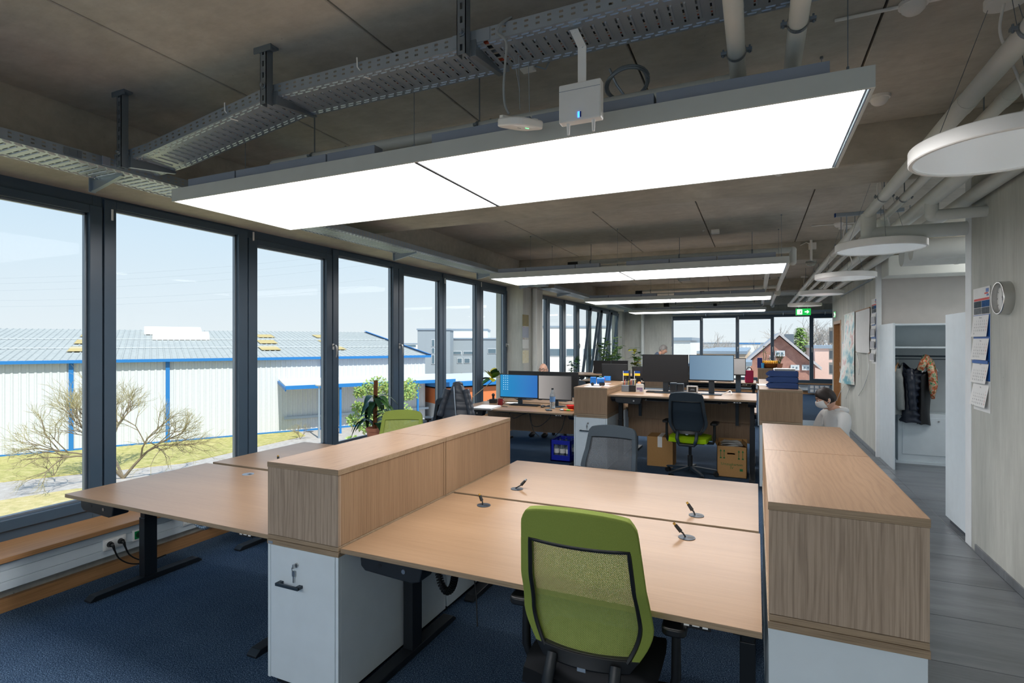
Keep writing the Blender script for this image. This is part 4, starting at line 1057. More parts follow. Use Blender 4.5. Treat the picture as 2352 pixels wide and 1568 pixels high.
# ================================================================== OFFICE CHAIRS
def back_fn(zb, zt, wmid=.232, wtop=.197, lean=.10, y0=-.20):
    """backrest surface: s in -1..1 across, t 0..1 up; faces +Y"""
    def hw(t):
        if t < .30: k = t / .30; return .150 + (wmid - .150) * math.sin(k * math.pi / 2)
        k = (t - .30) / .70; return wmid + (wtop - wmid) * k
    def S(s, t):
        z = zb + (zt - zb) * t
        y = y0 - lean * (t ** 1.3) + .045 * math.sin(math.pi * min(1, t / .55)) * .8
        y += .045 * (s * s) * (1 - .3 * t)
        zz = z - .018 * (s ** 2) * t - (.03 * (1 - s * s) * 0)
        return Vector((hw(t) * s, y, zz))
    return S
def swivel_chair(label, loc, rz, frame, net, seat, zt=1.08, arms=True, base='blackm', group=None, rot_base=0.3):
    t = thing('office_chair', label, 'chair', loc, rz, 'office swivel chairs')
    # five-star base
    for k in range(5):
        a = rot_base + 2 * math.pi * k / 5; c, s_ = math.cos(a), math.sin(a)
        lb = B().prism([(.03, .125), (.32, .085), (.33, .070), (.30, .065), (.03, .085)], 'y', -.020, .020)
        i0 = 0; lb.xf(Matrix.Rotation(a, 4, 'Z'))
        lg = mesh('base_leg', lb, MAT[base], parent=t, bevel=.004)
        cb = B()
        for sgn in (-1, 1): cb.cyl((.31, sgn * .010, .030), (.31, sgn * .026, .030), .030, n=18)
        cb.cyl((.31, 0, .045), (.31, 0, .075), .010, n=10)
        cb.xf(Matrix.Rotation(a, 4, 'Z')); mesh('caster', cb, MAT['black'], parent=lg, smooth=40)
    mesh('gas_lift', B().cyl((0, 0, .07), (0, 0, .26), .030, n=20).cyl((0, 0, .26), (0, 0, .42), .018, n=20), MAT['black'], parent=t, smooth=40)
    mesh('mechanism', B().box(-.10, -.14, .405, .10, .12, .445), MAT['black'], parent=t, bevel=.012)
    # seat
    def ST(u, v):
        x = -.235 + .47 * u; y = -.205 + .45 * v
        e = max(abs(2 * u - 1), 0) ** 4 + max(abs(2 * v - 1), 0) ** 4
        z = .515 - .030 * min(1, e) - .03 * max(0, (v - .8) / .2) ** 2 + .012 * (2 * u - 1) ** 2
        rr = .07
        return Vector((x * (1 - .05 * abs(2 * v - 1) ** 3), y, z - .02))
    mesh('seat', B().shell(ST, 12, 12, .055), MAT[seat], parent=t, smooth=60)
    mesh('seat_shell', B().box(-.20, -.17, .428, .20, .20, .462), MAT['black'], parent=t, bevel=.014)
    S = back_fn(.545, zt)
    m0, m1 = .07, .80; sw = .83
    def sub(s0, s1, t0, t1): return lambda u, v: S(s0 + (s1 - s0) * u, t0 + (t1 - t0) * v)
    def topf(u, v):
        s = -1 + 2 * u; tt = m1 + (1 - m1) * v
        if v > .55:                                # rounded upper corners
            k = (v - .55) / .45; s *= 1 - .10 * k * k * (abs(s) ** 4)
            tt -= .018 * (abs(s) ** 6) * k
        dip = .018 * (1 - s * s) * (1 - v)          # lower edge of the head band sags
        return S(s, tt - dip * 1.3)
    mesh('head_band', B().shell(topf, 20, 6, .034), MAT[frame], parent=t, smooth=60, bevel=.006)
    for a, b in ((-1, -sw), (sw, 1)):
        mesh('side_rim', B().shell(sub(a, b, .05, m1 + .01), 3, 22, .034), MAT[frame], parent=t, smooth=60, bevel=.005)
    def netf(u, v):
        s = -sw + 2 * sw * u; tt = m0 + (m1 - m0) * v
        return S(s, tt - .022 * (1 - (s / sw) ** 2) * v) + Vector((0, .006, 0))
    mesh('back_mesh', B().grid(netf, 20, 24), MAT[net], parent=t, smooth=60)
    # dark inner piping around the mesh (rear side)
    ring = [S(-sw, m0 + (m1 - m0) * i / 16) for i in range(17)] + [S(-sw + 2 * sw * i / 14, m1 - .022 * (1 - (-1 + 2 * i / 14) ** 2)) for i in range(1, 15)] + [S(sw, m1 - (m1 - m0) * i / 16) for i in range(1, 17)]
    mesh('piping', B().tube([q + Vector((0, -.014, 0)) for q in ring], .008, n=6), MAT['black'], parent=t, smooth=60)
    mesh('lower_frame', B().shell(sub(-1, 1, 0, m0 + .02), 14, 3, .036), MAT['black'], parent=t, smooth=60, bevel=.006)
    mesh('frame_badge', B().cbox(S(0, .012) + Vector((0, -.021, 0)), (.030, .004, .012)), MAT['galv'], parent=t)
    for sx in (-1, 1):
        mesh('back_strut', B().tube([S(sx * .66, .05) + Vector((0, -.02, 0)), Vector((sx * .115, -.245, .50)), Vector((sx * .095, -.235, .44)), Vector((sx * .06, -.15, .41))], [.020, .021, .020, .018], n=10), MAT['slate' if base == 'slate' else 'blackm'], parent=t, smooth=60)
    mesh('strut_bridge', B().box(-.10, -.245, .405, .10, -.20, .435), MAT['blackm'], parent=t, bevel=.01)
    if arms:
        for sx in (-1, 1):
            ab = B().tube([(sx * .20, .0, .425), (sx * .275, .0, .43), (sx * .29, .0, .47), (sx * .29, 0, .66)], [.016, .018, .018, .015], n=10)
            a_ = mesh('armrest', ab, MAT['black'], parent=t, smooth=50)
            mesh('arm_pad', B().prism(rrect(.085, .24, .03), 'z', .66, .688).xf(Matrix.Translation((sx * .29, .03, 0))), MAT['black'], parent=a_, smooth=40, bevel=.006)
    return t
swivel_chair('lime green mesh-back office chair at the empty front oak desk', (-.553, 2.02, 0), math.radians(1), 'green', 'greenm', 'seatd', zt=1.125)
swivel_chair('grey mesh office chair behind the empty oak desks', (-1.10, 4.17, 0), math.radians(177), 'greyf', 'greym', 'seatd', zt=.99, arms=False)
swivel_chair('lime green office chair behind the centre cabinets by the window', (-3.19, 4.37, 0), math.radians(206), 'green', 'greenm', 'seatd', zt=.985)
swivel_chair('slate blue office chair with bright lime seat at the raised desk', (-.76, 7.16, 0), math.radians(-4), 'greyf', 'darkm', 'lime', zt=1.075, base='slate', rot_base=-.95)
swivel_chair('dark office chair with a padded jacket over its back by the window', (-3.72, 6.25, 0), math.radians(35), 'greyf', 'darkm', 'seatd', zt=.98)
swivel_chair('dark office chair of the bald man by the window', (-3.05, 9.36, 0), math.radians(180), 'greyf', 'darkm', 'seatd', zt=.98)
t = thing('low_stool', 'low round dark stool under the person with the face mask', 'stool', (.86, 7.0, 0))
mesh('seat', B().lathe([(0, .30), (.17, .30), (.19, .32), (.19, .35), (.17, .37), (0, .375)], n=32), MAT['seatd'], parent=t, smooth=50)
for k in range(4):
    a = math.pi / 4 + k * math.pi / 2; mesh('leg', B().cyl((.12 * math.cos(a), .12 * math.sin(a), .30), (.17 * math.cos(a), .17 * math.sin(a), 0), .014, n=10), MAT['blackm'], parent=t, smooth=40)

# ================================================================== OUTDOORS
G = -4.0
MAT['grassd'] = None
def grass_mat(name, c1, c2, c3):
    m, n_, p_ = newmat(name); a = noise_chain(n_, 3, 5, rough=.7); b = noise_chain(n_, 40, 3)
    c = ramp(n_, a, [(.35, lin(*c1)), (.5, lin(*c2)), (.66, lin(*c3))]); d_ = ramp(n_, b, [(.3, (.8, .8, .8, 1)), (.7, (1.12, 1.12, 1.1, 1))])
    n_.links.new(mixc(n_, c, d_, 1, 'MULTIPLY'), p_.inputs['Base Color']); p_.inputs['Roughness'].default_value = .95; return m
MAT['grass'] = grass_mat('meadow_grass', (150, 150, 84), (176, 168, 104), (196, 184, 130))
MAT['gravel'] = grass_mat('gravel_road', (168, 160, 153), (180, 173, 168), (192, 187, 182))
MAT['meadow'] = grass_mat('dry_meadow', (176, 166, 112), (196, 180, 128), (206, 192, 150))
MAT['clad'] = plain('white_cladding', (197, 201, 205), .6)
MAT['roofm'] = grass_mat('grey_sheet_roof', (160, 164, 164), (168, 172, 171), (176, 179, 177))
MAT['blue'] = plain('signal_blue_paint', (30, 112, 178), .45)
MAT['brick'] = grass_mat('red_brick', (150, 108, 98), (166, 122, 110), (178, 134, 120))
MAT['bark'] = plain('bark', (128, 116, 96), .9)
MAT['twig'] = plain('twig', (150, 142, 104), .9)
MAT['rooflight'] = plain('yellowed_rooflight', (190, 168, 110), .6)
MAT['orange'] = plain('orange_brick_band', (206, 116, 66), .7)
MAT['darkwin'] = plain('far_window_glass', (96, 116, 128), .15)
A0 = Vector((-34.08, 14.05, G)); U = Vector((.532, .847, 0)).normalized(); N = Vector((-U.y, U.x, 0))
def hp(s, nback, z): return A0 + U * s + N * nback + Vector((0, 0, z - G))
MH = Matrix(((U.x, N.x, 0, A0.x), (U.y, N.y, 0, A0.y), (0, 0, 1, 0), (0, 0, 0, 1)))   # hall local: x along wall, y back, z world
def on_wall(u_, v_, off=0.0):
    s = (u_ - 1176) / F_PX
    d = Vector((s * math.cos(YAW) - math.sin(YAW), s * math.sin(YAW) + math.cos(YAW), -(v_ - V0) / F_PX))
    o_ = Vector((0, 0, EYE)); nn = N; t = (A0 + N * off - o_).dot(nn) / d.dot(nn); q = o_ + d * t
    r = q - A0; return r.dot(U), q.z

g = struct('ground', B().add([(-140, -60, G), (60, -60, G), (120, 260, G), (-140, 260, G)], [(0, 1, 2, 3)]), MAT['gravel'])
def strip(name, label, poly, z, mat, cat):
    b = B(); n_ = len(poly); vs = [(x, y, G - .05) for x, y in poly] + [(x, y, z) for x, y in poly]
    b.add(vs, [tuple(range(n_)), tuple(range(n_, 2 * n_))] + [(i, (i + 1) % n_, n_ + (i + 1) % n_, n_ + i) for i in range(n_)])
    return tag(mesh(name, b, mat), label, cat, kind='stuff')
w0 = hp(-40, -.02, G); w1 = hp(14, -.02, G); w2 = hp(14, -2.0, G); w3 = hp(7.5, -6.6, G); w4 = hp(-40, -6.0, G)
strip('grass_verge', 'sunlit grass strip at the foot of the white hall', [tuple(q.xy) for q in (w0, w1, w2, w3, w4)], G + .04, MAT['grass'], 'grass')
strip('meadow', 'dry meadow in front of the building below the windows', [(-25.6, -10), (-25.2, 8.5), (-24.0, 12.2), (-21, 14.6), (-14, 17.6), (-6.0, 20.4), (-6, -10)], G + .03, MAT['meadow'], 'grass')

# --- white hall
HL, HR = -34.0, 22.8; EZ = .735
hall = thing('warehouse_hall', 'long white corrugated hall with blue eaves and grey sheet roof seen through the left windows', 'building', (0, 0, 0))
hall.matrix_world = MH
wb = B(); pitch = .30; nn = int((HR - HL) / pitch)
prof = []
for i in range(nn):
    x = HL + i * pitch; prof += [(x, 0), (x + .17, 0), (x + .20, -.035), (x + .27, -.035)]
prof.append((HR, 0))
vs = [(x, y, G) for x, y in prof] + [(x, y, EZ) for x, y in prof]; k = len(prof)
wb.add(vs, [(i, i + 1, k + i + 1, k + i) for i in range(k - 1)])
mesh('wall_cladding', wb, MAT['clad'], parent=hall)
gb_ = B()                                    # right gable + back
RB, RZ = 14.0, 2.62
gb_.add([(HR, 0, G), (HR, 2 * RB, G), (HR, 2 * RB, EZ), (HR, RB, RZ), (HR, 0, EZ)], [(0, 1, 2, 3, 4)])
gb_.add([(HL, 0, G), (HL, 2 * RB, G), (HL, 2 * RB, EZ), (HL, RB, RZ), (HL, 0, EZ)], [(0, 1, 2, 3, 4)])
gb_.box(HL, 2 * RB - .1, G, HR, 2 * RB, EZ)
mesh('gable_wall', gb_, MAT['clad'], parent=hall)
rb_ = B(); pr = []
pitch = .33; nn = int((HR + .3 - HL) / pitch)
for i in range(nn): x = HL + i * pitch; pr += [(x, 0), (x + .22, 0), (x + .25, .04), (x + .30, .04)]
pr.append((HR + .3, 0)); k = len(pr)
for y0, z0, y1, z1 in ((-.35, EZ + .02 - .05, RB, RZ), (2 * RB + .3, EZ, RB, RZ)):
    rb_.add([(x, y0, z0 + dz) for x, dz in pr] + [(x, y1, z1 + dz) for x, dz in pr], [(i, i + 1, k + i + 1, k + i) for i in range(k - 1)])
mesh('roof', rb_, MAT['roofm'], parent=hall)
mesh('eaves_trim', B().box(HL, -.42, EZ - .14, HR + .3, -.02, EZ + .02), MAT['blue'], parent=hall)
mesh('verge_trim', B().add([(HR + .3, -.4, EZ - .05), (HR + .3, RB, RZ - .02), (HR + .3, RB, RZ + .14), (HR + .3, -.4, EZ + .10), (HR + .1, -.4, EZ + .12), (HR + .1, RB, RZ + .14)], [(0, 1, 2, 3), (3, 2, 5, 4)]), MAT['blue'], parent=hall)
mesh('plinth_line', B().box(HL, -.05, G, HR, -.03, G + .12), MAT['blue'], parent=hall)
for i in range(-6, 5):
    x = 2.75 + 4.25 * i
    if x < HR - 5.5: mesh('downpipe', B().box(x - .10, -.12, G, x + .10, -.04, EZ - .1), MAT['blue'], parent=hall)
def on_roof(s, y): return EZ + (RZ - EZ) * (y + .35) / (RB + .35)
for s, y, w_, d_ in ((-9.5, 8.5, 3.4, 1.0), (7.6, 12.0, 3.6, 1.2), (8.0, 9.0, 3.4, 1.0), (-14, 11, 3.4, 1.2)):
    z = on_roof(s, y); mesh('skylight', B().prism([(y - d_, z - .1), (y + d_, z + .16), (y + d_, z + .42), (y, z + .50), (y - d_, z + .22)], 'x', s - w_ / 2, s + w_ / 2), MAT['whitep'], parent=hall)
for s in (2.9, 12.6, 17.0):
    for y in (2.6, 5.9, 9.4):
        z = on_roof(s, y) + .055; z2 = on_roof(s, y + 1.9) + .055; s_ = s + (.12 * y if s > 9 else .0)
        mesh('rooflight', B().add([(s_ - .6, y, z), (s_ + .6, y, z), (s_ + .6, y + 1.9, z2), (s_ - .6, y + 1.9, z2)], [(0, 1, 2, 3)]), MAT['rooflight'], parent=hall)
for y in (4.0, 8.2):
    z = on_roof(0, y) + .05; mesh('roof_seam', B().box(HL, y - .04, z, HR, y + .04, z + .03), MAT['clad'], parent=hall)
# loading canopy
s0, z0 = on_wall(640, 884); s1 = HR + 1.2
mesh('canopy', B().prism([(0, z0 + .38), (0, z0 + .26), (-2.3, z0 - .06), (-2.3, z0 + .06)], 'x', s0, s1), MAT['clad'], parent=hall)
mesh('canopy_trim', B().box(s0 - .05, -2.38, z0 - .12, s1 + .05, -2.3, z0 + .10).prism([(0, z0 + .26), (0, z0 + .10), (-2.3, z0 - .22), (-2.3, z0 - .02)], 'x', s0 - .06, s0), MAT['blue'], parent=hall)
for s in (s0 + 3.2, s0 + 8.4): mesh('canopy_post', B().box(s - .06, -2.25, G, s + .06, -2.13, z0 - .1), MAT['blue'], parent=hall)
mesh('loading_bay', B().box(s0 + .3, -.2, G + .85, s1 - 1, -.1, G + 1.0), MAT['galv'], parent=hall)
# --- lower annex with orange band
ann = thing('annex_building', 'low annex with blue fascia and orange band at the end of the hall', 'building'); ann.matrix_world = MH
mesh('wall', B().box(HR + .5, -1.0, G, HR + 9, 6, G + 1.6), MAT['clad'], parent=ann)
mesh('orange_band', B().box(HR + .48, -1.05, G + 1.25, HR + 9.02, 6.02, G + 2.35), MAT['orange'], parent=ann)
mesh('fascia', B().box(HR + .2, -1.5, G + 2.5, HR + 9.3, 6.3, G + 2.85), MAT['blue'], parent=ann)
mesh('roof', B().box(HR + .4, -1.3, G + 2.85, HR + 9.1, 6.1, G + 2.95), MAT['clad'], parent=ann)
for i in range(3): mesh('window', B().box(HR + 1.2 + i * 2.4, -1.04, G + .2, HR + 2.6 + i * 2.4, -1.0, G + 1.2), MAT['darkwin'], parent=ann)

# --- grey office building in the distance
def box_building(name, label, ua, ub, vt, dist, mat, depth=8, wins=(), z0=G, grp=None):
    """block whose front spans pixels ua..ub at distance dist (camera depth), front square to the camera axis direction"""
    fw = Vector((-math.sin(YAW), math.cos(YAW), 0)); rt = Vector((math.cos(YAW), math.sin(YAW), 0))
    t = thing(name, label, 'building', (0, 0, 0), 0, grp)
    M = Matrix(((rt.x, fw.x, 0, 0), (rt.y, fw.y, 0, 0), (0, 0, 1, 0), (0, 0, 0, 1))); t.matrix_world = M
    xa, xb = (ua - 1176) / F_PX * dist, (ub - 1176) / F_PX * dist; zt = EYE - (vt - V0) / F_PX * dist
    mesh('wall', B().box(xa, dist, z0, xb, dist + depth, zt), mat, parent=t)
    mesh('parapet', B().box(xa - .1, dist - .1, zt, xb + .1, dist + depth, zt + .18), MAT['galv'], parent=t)
    for (a, b, c, d_) in wins:
        fx0, fx1 = (a - 1176) / F_PX * dist, (b - 1176) / F_PX * dist; fz0, fz1 = EYE - (d_ - V0) / F_PX * dist, EYE - (c - V0) / F_PX * dist
        w_ = mesh('window', B().box(fx0, dist - .06, fz0, fx1, dist + .02, fz1), MAT['clad'], parent=t)
        mesh('pane', B().box(fx0 + .06, dist - .08, fz0 + .06, fx1 - .06, dist - .05, fz1 - .06), MAT['darkwin'], parent=w_)
    return t
GREYB = plain('grey_facade', (150, 160, 168), .7); WHITEB = plain('white_facade', (226, 226, 222), .7)
box_building('office_block', 'grey cubic office block with a narrow window strip beyond the hall', 959, 1034, 758, 62, GREYB, 3.5, [(991, 999, 779, 796), (991, 999, 798, 812), (991, 999, 814, 836)])
box_building('office_block', 'long grey and white office block with balconies behind the bare trees', 1034, 1180, 779, 66, GREYB, 14, [(1037, 1060, 806, 814), (1064, 1088, 806, 814), (1050, 1062, 822, 834), (1066, 1080, 822, 834), (1090, 1110, 800, 812), (1120, 1140, 800, 812)])
box_building('office_block', 'white set-back storey on top of the distant grey office block', 1036, 1120, 758, 70, WHITEB, 8, z0=EYE + 7 / F_PX * 66 + .2)
box_building('far_hall', 'pale low hall with billboards on the horizon beyond the white hall', 880, 962, 790, 110, WHITEB, 20, [(925, 956, 791, 797), (930, 950, 802, 808)])
box_building('white_building', 'bright white flat building seen through the far left window bay', 1215, 1420, 752, 58, WHITEB, 14, [(1262, 1290, 800, 818), (1300, 1326, 800, 818), (1340, 1365, 800, 818)])
# trucks
def truck(label, u0, u1, vb, vt, dist, mat):
    t = box_t = thing('truck_trailer', label, 'truck', (0, 0, 0)); fw = Vector((-math.sin(YAW), math.cos(YAW), 0)); rt = Vector((math.cos(YAW), math.sin(YAW), 0))
    t.matrix_world = Matrix(((rt.x, fw.x, 0, 0), (rt.y, fw.y, 0, 0), (0, 0, 1, 0), (0, 0, 0, 1)))
    xa, xb = (u0 - 1176) / F_PX * dist, (u1 - 1176) / F_PX * dist; za, zb = EYE - (vb - V0) / F_PX * dist, EYE - (vt - V0) / F_PX * dist
    mesh('trailer', B().box(xa, dist, G + .8, xb, dist + 2.5, G + .8 + (zb - za)), mat, parent=t, bevel=.05)
    mesh('chassis', B().box(xa + .2, dist + .3, G + .5, xb - .2, dist + 2.2, G + .8), MAT['black'], parent=t)
    for f_ in (.15, .3, .8):
        x = xa + (xb - xa) * f_; mesh('wheel', B().cyl((x, dist + .1, G + .5), (x, dist + .4, G + .5), .5, n=20), MAT['black'], parent=t)
truck('red truck trailer parked beyond the hall', 982, 1006, 858, 844, 52, MAT['red'])
truck('white truck trailer parked beside the red one', 1025, 1058, 868, 848, 48, WHITEB)
# street lamps
def street_lamp(label, p, h):
    t = thing('street_lamp', label, 'street lamp', p)
    mesh('pole', B().cyl((0, 0, 0), (0, 0, h), .07, .045, n=10), MAT['galv'], parent=t, smooth=40)
    mesh('head', B().ball((0, 0, h + .05), (.26, .26, .12), 14, 8), MAT['whitep'], parent=t, smooth=60)
q = at(733, 1006, z=G); street_lamp('white street lamp in front of the loading canopy', (q.x, q.y, G), 3.15)
q = at(1013, 860, y=48); street_lamp('slim far street lamp before the grey office block', (q.x, q.y, G), 4.6)

# --- power lines
for i, (v_a, v_b) in enumerate(((640, 575), (652, 590), (668, 606), (690, 640), (704, 655))):
    a_, b_ = at(-60, v_a, y=60), at(860, v_b, y=110)
    t = thing('power_line', ['topmost', 'second', 'third', 'fourth', 'lowest'][i] + ' overhead power line crossing the sky behind the hall', 'power line', tuple(a_), 0, 'overhead power lines')
    n_ = 12; pts = [(a_.lerp(b_, k / n_) - a_) - Vector((0, 0, 1.4 * 4 * (k / n_) * (1 - k / n_))) for k in range(n_ + 1)]
    mesh('wire', B().tube(pts, .022, n=4), plain('wire_grey', (150, 160, 168), .6), parent=t)

# --- trees and bushes
def branch_tree(label, base, h, spread, seed, twig=MAT['twig'], levels=5, name='bare_tree', up=.5, stems=3, leaf=None):
    rnd = random.Random(seed); t = thing(name, label, 'tree', base)
    tb2, tw = B(), B(); lf = B()
    def grow(p, d, L, r, lev):
        q = p + d * L
        mid = p.lerp(q, .5) + Vector((rnd.uniform(-1, 1), rnd.uniform(-1, 1), rnd.uniform(-.3, .6))) * L * .06
        (tb2 if lev > 1 else tw).tube([p, mid, q], [r, r * .85, r * .68], n=5 if lev > 1 else 3, caps=False)
        if lev == 0:
            if leaf:
                for _ in range(3):
                    c = q + Vector((rnd.uniform(-1, 1), rnd.uniform(-1, 1), rnd.uniform(-1, 1))) * L * .3; s_ = L * .16
                    a_ = Vector((rnd.uniform(-1, 1), rnd.uniform(-1, 1), rnd.uniform(-1, 1))).normalized() * s_; b2 = a_.orthogonal().normalized() * s_ * .5
                    lf.add([c - a_, c + b2, c + a_, c - b2], [(0, 1, 2, 3)])
            return
        for _ in range(4 if lev > 1 else 3):
            ax = d.orthogonal().normalized(); ax.rotate(Matrix.Rotation(rnd.uniform(0, 6.283), 3, d))
            dd = (d + ax * rnd.uniform(.35, .95) + Vector((0, 0, up * rnd.uniform(-.1, .5)))).normalized()
            grow(q if _ else p.lerp(q, .75), dd, L * rnd.uniform(.58, .80), r * .6, lev - 1)
    for s in range(stems):
        a = 6.283 * s / stems + rnd.random(); d = Vector((math.cos(a) * spread, math.sin(a) * spread, 1)).normalized()
        grow(Vector((0, 0, 0)), d, h * .30, h * .012, levels)
    mesh('branches', tb2, MAT['bark'], parent=t); tag(mesh('twigs', tw, twig, parent=t), kind='stuff')
    if leaf: tag(mesh('leaves', lf, leaf, parent=t), kind='stuff')
    return t
q = at(283, 1098, z=G); branch_tree('bare spreading shrub tree with pale twigs in front of the white hall', (q.x, q.y, G), 5.4, 1.0, 3, levels=5)
q = at(125, 1095, z=G); branch_tree('small leafless shrub on the meadow left of the window post', (q.x - .1, q.y, G), 1.5, .5, 5, levels=4)
q = at(690, 1008, z=G); branch_tree('small bare brownish bush beside the gravel road', (q.x, q.y, G), 1.3, .7, 8, levels=4)
def leafy_bush(label, base, w, h, n_leaf, seed, mats, leaf_s=.10, name='evergreen_bush', cat='bush'):
    rnd = random.Random(seed); t = thing(name, label, cat, base)
    st = B()
    for k in range(7):
        a = rnd.uniform(0, 6.283); st.tube([(0, 0, 0), (math.cos(a) * w * .15, math.sin(a) * w * .15, h * .4), (math.cos(a) * w * .35, math.sin(a) * w * .35, h * rnd.uniform(.6, .95))], [.05, .035, .012], n=5)
    mesh('stems', st, MAT['bark'], parent=t)
    clumps = [(Vector((rnd.gauss(0, .28) * w, rnd.gauss(0, .28) * w, h * (.15 + .8 * rnd.random() ** .8))), rnd.uniform(.10, .22) * w) for _ in range(26)]
    for mi, mt in enumerate(mats):
        lf = B()
        for _ in range(n_leaf // len(mats)):
            c, r = rnd.choice(clumps); v = Vector((rnd.gauss(0, 1), rnd.gauss(0, 1), rnd.gauss(0, 1))).normalized() * r * rnd.random() ** .4
            p_ = c + v; s_ = leaf_s * rnd.uniform(.6, 1.3); a_ = Vector((rnd.gauss(0, 1), rnd.gauss(0, 1), rnd.gauss(0, .6) + .4)).normalized() * s_; b2 = a_.orthogonal().normalized() * s_ * .42
            lf.add([p_ - a_ * .2, p_ + b2, p_ + a_, p_ - b2], [(0, 1, 2, 3)])
        tag(mesh('foliage', lf, mt, parent=t), kind='stuff')
    return t
q = at(880, 1030, z=G); leafy_bush('tall yellow-green evergreen bush behind the potted plant', (q.x, q.y, G), 3.0, 3.6, 6000, 4, [MAT['leafl'], plain('olive_leaf', (150, 158, 84), .6), MAT['leafl']], .12)
q = at(1075, 905, z=G); leafy_bush('dry ochre bushes beside the far road', (q.x, q.y, G), 5, 1.8, 2500, 9, [plain('dry_leaf', (190, 160, 110), .8)], .2, 'dry_bush')
q = at(1042, 890, z=G); t = thing('pruned_tree', 'pollarded tree with pale round crown before the office block', 'tree', (q.x, q.y, G))
mesh('trunk', B().cyl((0, 0, 0), (0, 0, 3.4), .16, .1, n=10), MAT['bark'], parent=t, smooth=50)
rnd = random.Random(2); tb2 = B()
for k in range(220):
    a = rnd.uniform(0, 6.283); e_ = rnd.uniform(.2, 1.4); L = rnd.uniform(.8, 1.7)
    tb2.tube([(0, 0, 3.2), (math.cos(a) * math.cos(e_) * L, math.sin(a) * math.cos(e_) * L, 3.2 + math.sin(e_) * L)], [.03, .008], n=3, caps=False)
tag(mesh('twigs', tb2, plain('tan_twigs', (206, 172, 130), .9), parent=t), kind='stuff')

# --- behind the far windows
def gable_house():
    d = 34.0
    t = thing('brick_house', 'red brick gabled house with white windows seen through the far windows', 'building', (0, 0, 0))
    cx = at(1790, 787, y=d).x; ax = at(1690, 787, y=d).x; bx = at(1880, 787, y=d).x; ez = at(1712, 836, y=d).z; pz = at(1790, 772, y=d).z
    hw = (at(1868, 787, y=d).x - at(1712, 787, y=d).x) / 2
    mesh('gable_wall', B().add([(cx - hw, d, G), (cx + hw, d, G), (cx + hw, d, ez), (cx, d, pz), (cx - hw, d, ez), (cx - hw, d + 10, G), (cx + hw, d + 10, G), (cx + hw, d + 10, ez), (cx, d + 10, pz), (cx - hw, d + 10, ez)],
        [(0, 1, 2, 3, 4), (9, 8, 7, 6, 5), (0, 4, 9, 5), (1, 6, 7, 2)]), MAT['brick'], parent=t)
    sl = (pz - ez) / hw
    for sx in (-1, 1):
        e0 = hw + .35
        mesh('roof_slope', B().add([(cx, d - .25, pz + .06), (cx + sx * e0, d - .25, ez - .35 * sl + .06), (cx + sx * e0, d + 10.3, ez - .35 * sl + .06), (cx, d + 10.3, pz + .06),
            (cx, d - .25, pz + .22), (cx + sx * e0, d - .25, ez - .35 * sl + .22), (cx + sx * e0, d + 10.3, ez - .35 * sl + .22), (cx, d + 10.3, pz + .22)], [(0, 1, 2, 3), (4, 5, 6, 7), (0, 1, 5, 4), (1, 2, 6, 5), (2, 3, 7, 6)]), plain('roof_tiles_pale', (186, 182, 184), .6), parent=t)
    for (ua, ub, va, vb) in ((1780, 1803, 805, 818), (1816, 1836, 838, 850), (1842, 1862, 838, 850)):
        p0, p1 = at(ua, vb, y=d - .05), at(ub, va, y=d - .05)
        w_ = mesh('window', B().box(p0.x, d - .06, p0.z, p1.x, d + .02, p1.z), MAT['clad'], parent=t)
        xm = (p0.x + p1.x) / 2
        for a_, b_ in ((p0.x + .1, xm - .06), (xm + .06, p1.x - .1)): mesh('pane', B().box(a_, d - .08, p0.z + .1, b_, d - .05, p1.z - .1), MAT['darkwin'], parent=w_)
    p0 = at(1812, 771, y=d + 4); mesh('chimney', B().box(p0.x - .25, d + 3.5, p0.z - 1, p0.x + .25, d + 4.0, p0.z + .1), plain('slate_chimney', (96, 106, 116), .6), parent=t)
    return t
gable_house()
def far_block(label, y, ua, ub, vt, mat, depth=12, name='flat_building', trim=None):
    p0, p1 = at(ua, vt, y=y), at(ub, vt, y=y); t = thing(name, label, 'building', (0, 0, 0))
    mesh('wall', B().box(p0.x, y, G, p1.x, y + depth, p0.z), mat, parent=t)
    mesh('roof_edge', B().box(p0.x - .1, y - .1, p0.z, p1.x + .1, y + depth, p0.z + .2), trim or MAT['galv'], parent=t)
far_block('white block at the left of the far window view', 36, 1490, 1586, 782, WHITEB, 8)
far_block('wide pale flat roof beyond the far windows', 40, 1586, 1712, 812, plain('pale_roof', (196, 178, 158), .8), 30)
far_block('bright low hall roof in front of the brick house', 30, 1600, 1722, 838, WHITEB, 4)
far_block('far blue-topped hall on the horizon behind the flat roof', 110, 1698, 1745, 790, WHITEB, 10, trim=MAT['blue'])
far_block('pink rendered house at the right of the far window view', 42, 1872, 1990, 800, plain('pink_render', (220, 190, 178), .8), 8)
far_block('long row of low distant sheds on the horizon', 140, 1500, 1760, 788, plain('far_shed', (170, 176, 180), .8), 10)
for i, (u_, v_, y_, h_, sd, lab) in enumerate(((1640, 800, 95, 7.5, 21, 'bare tree on the horizon in the second far window'), (1668, 800, 70, 5.5, 22, 'bare bushy tree beside the second far window post'), (1752, 800, 80, 6.5, 23, 'bare tree behind the ridge of the brick house'), (1885, 800, 52, 9.5, 24, 'tall bare pale tree right of the brick house'), (1915, 800, 68, 9, 25, 'tall bare tree at the right edge of the far windows'))):
    q = at(u_, v_, y=y_); branch_tree(lab, (q.x, q.y, G), h_ + 1.5, .5, sd, levels=4, twig=plain('pale_twig', (176, 166, 158), .9))
q = at(1838, 800, y=50); t = thing('conifer', 'green conifer rising behind the brick house roof', 'tree', (q.x, q.y, G))
rnd = random.Random(4); lf = B(); zt = at(1838, 752, y=50).z - G
mesh('trunk', B().cyl((0, 0, 0), (0, 0, zt), .2, .03, n=8), MAT['bark'], parent=t)
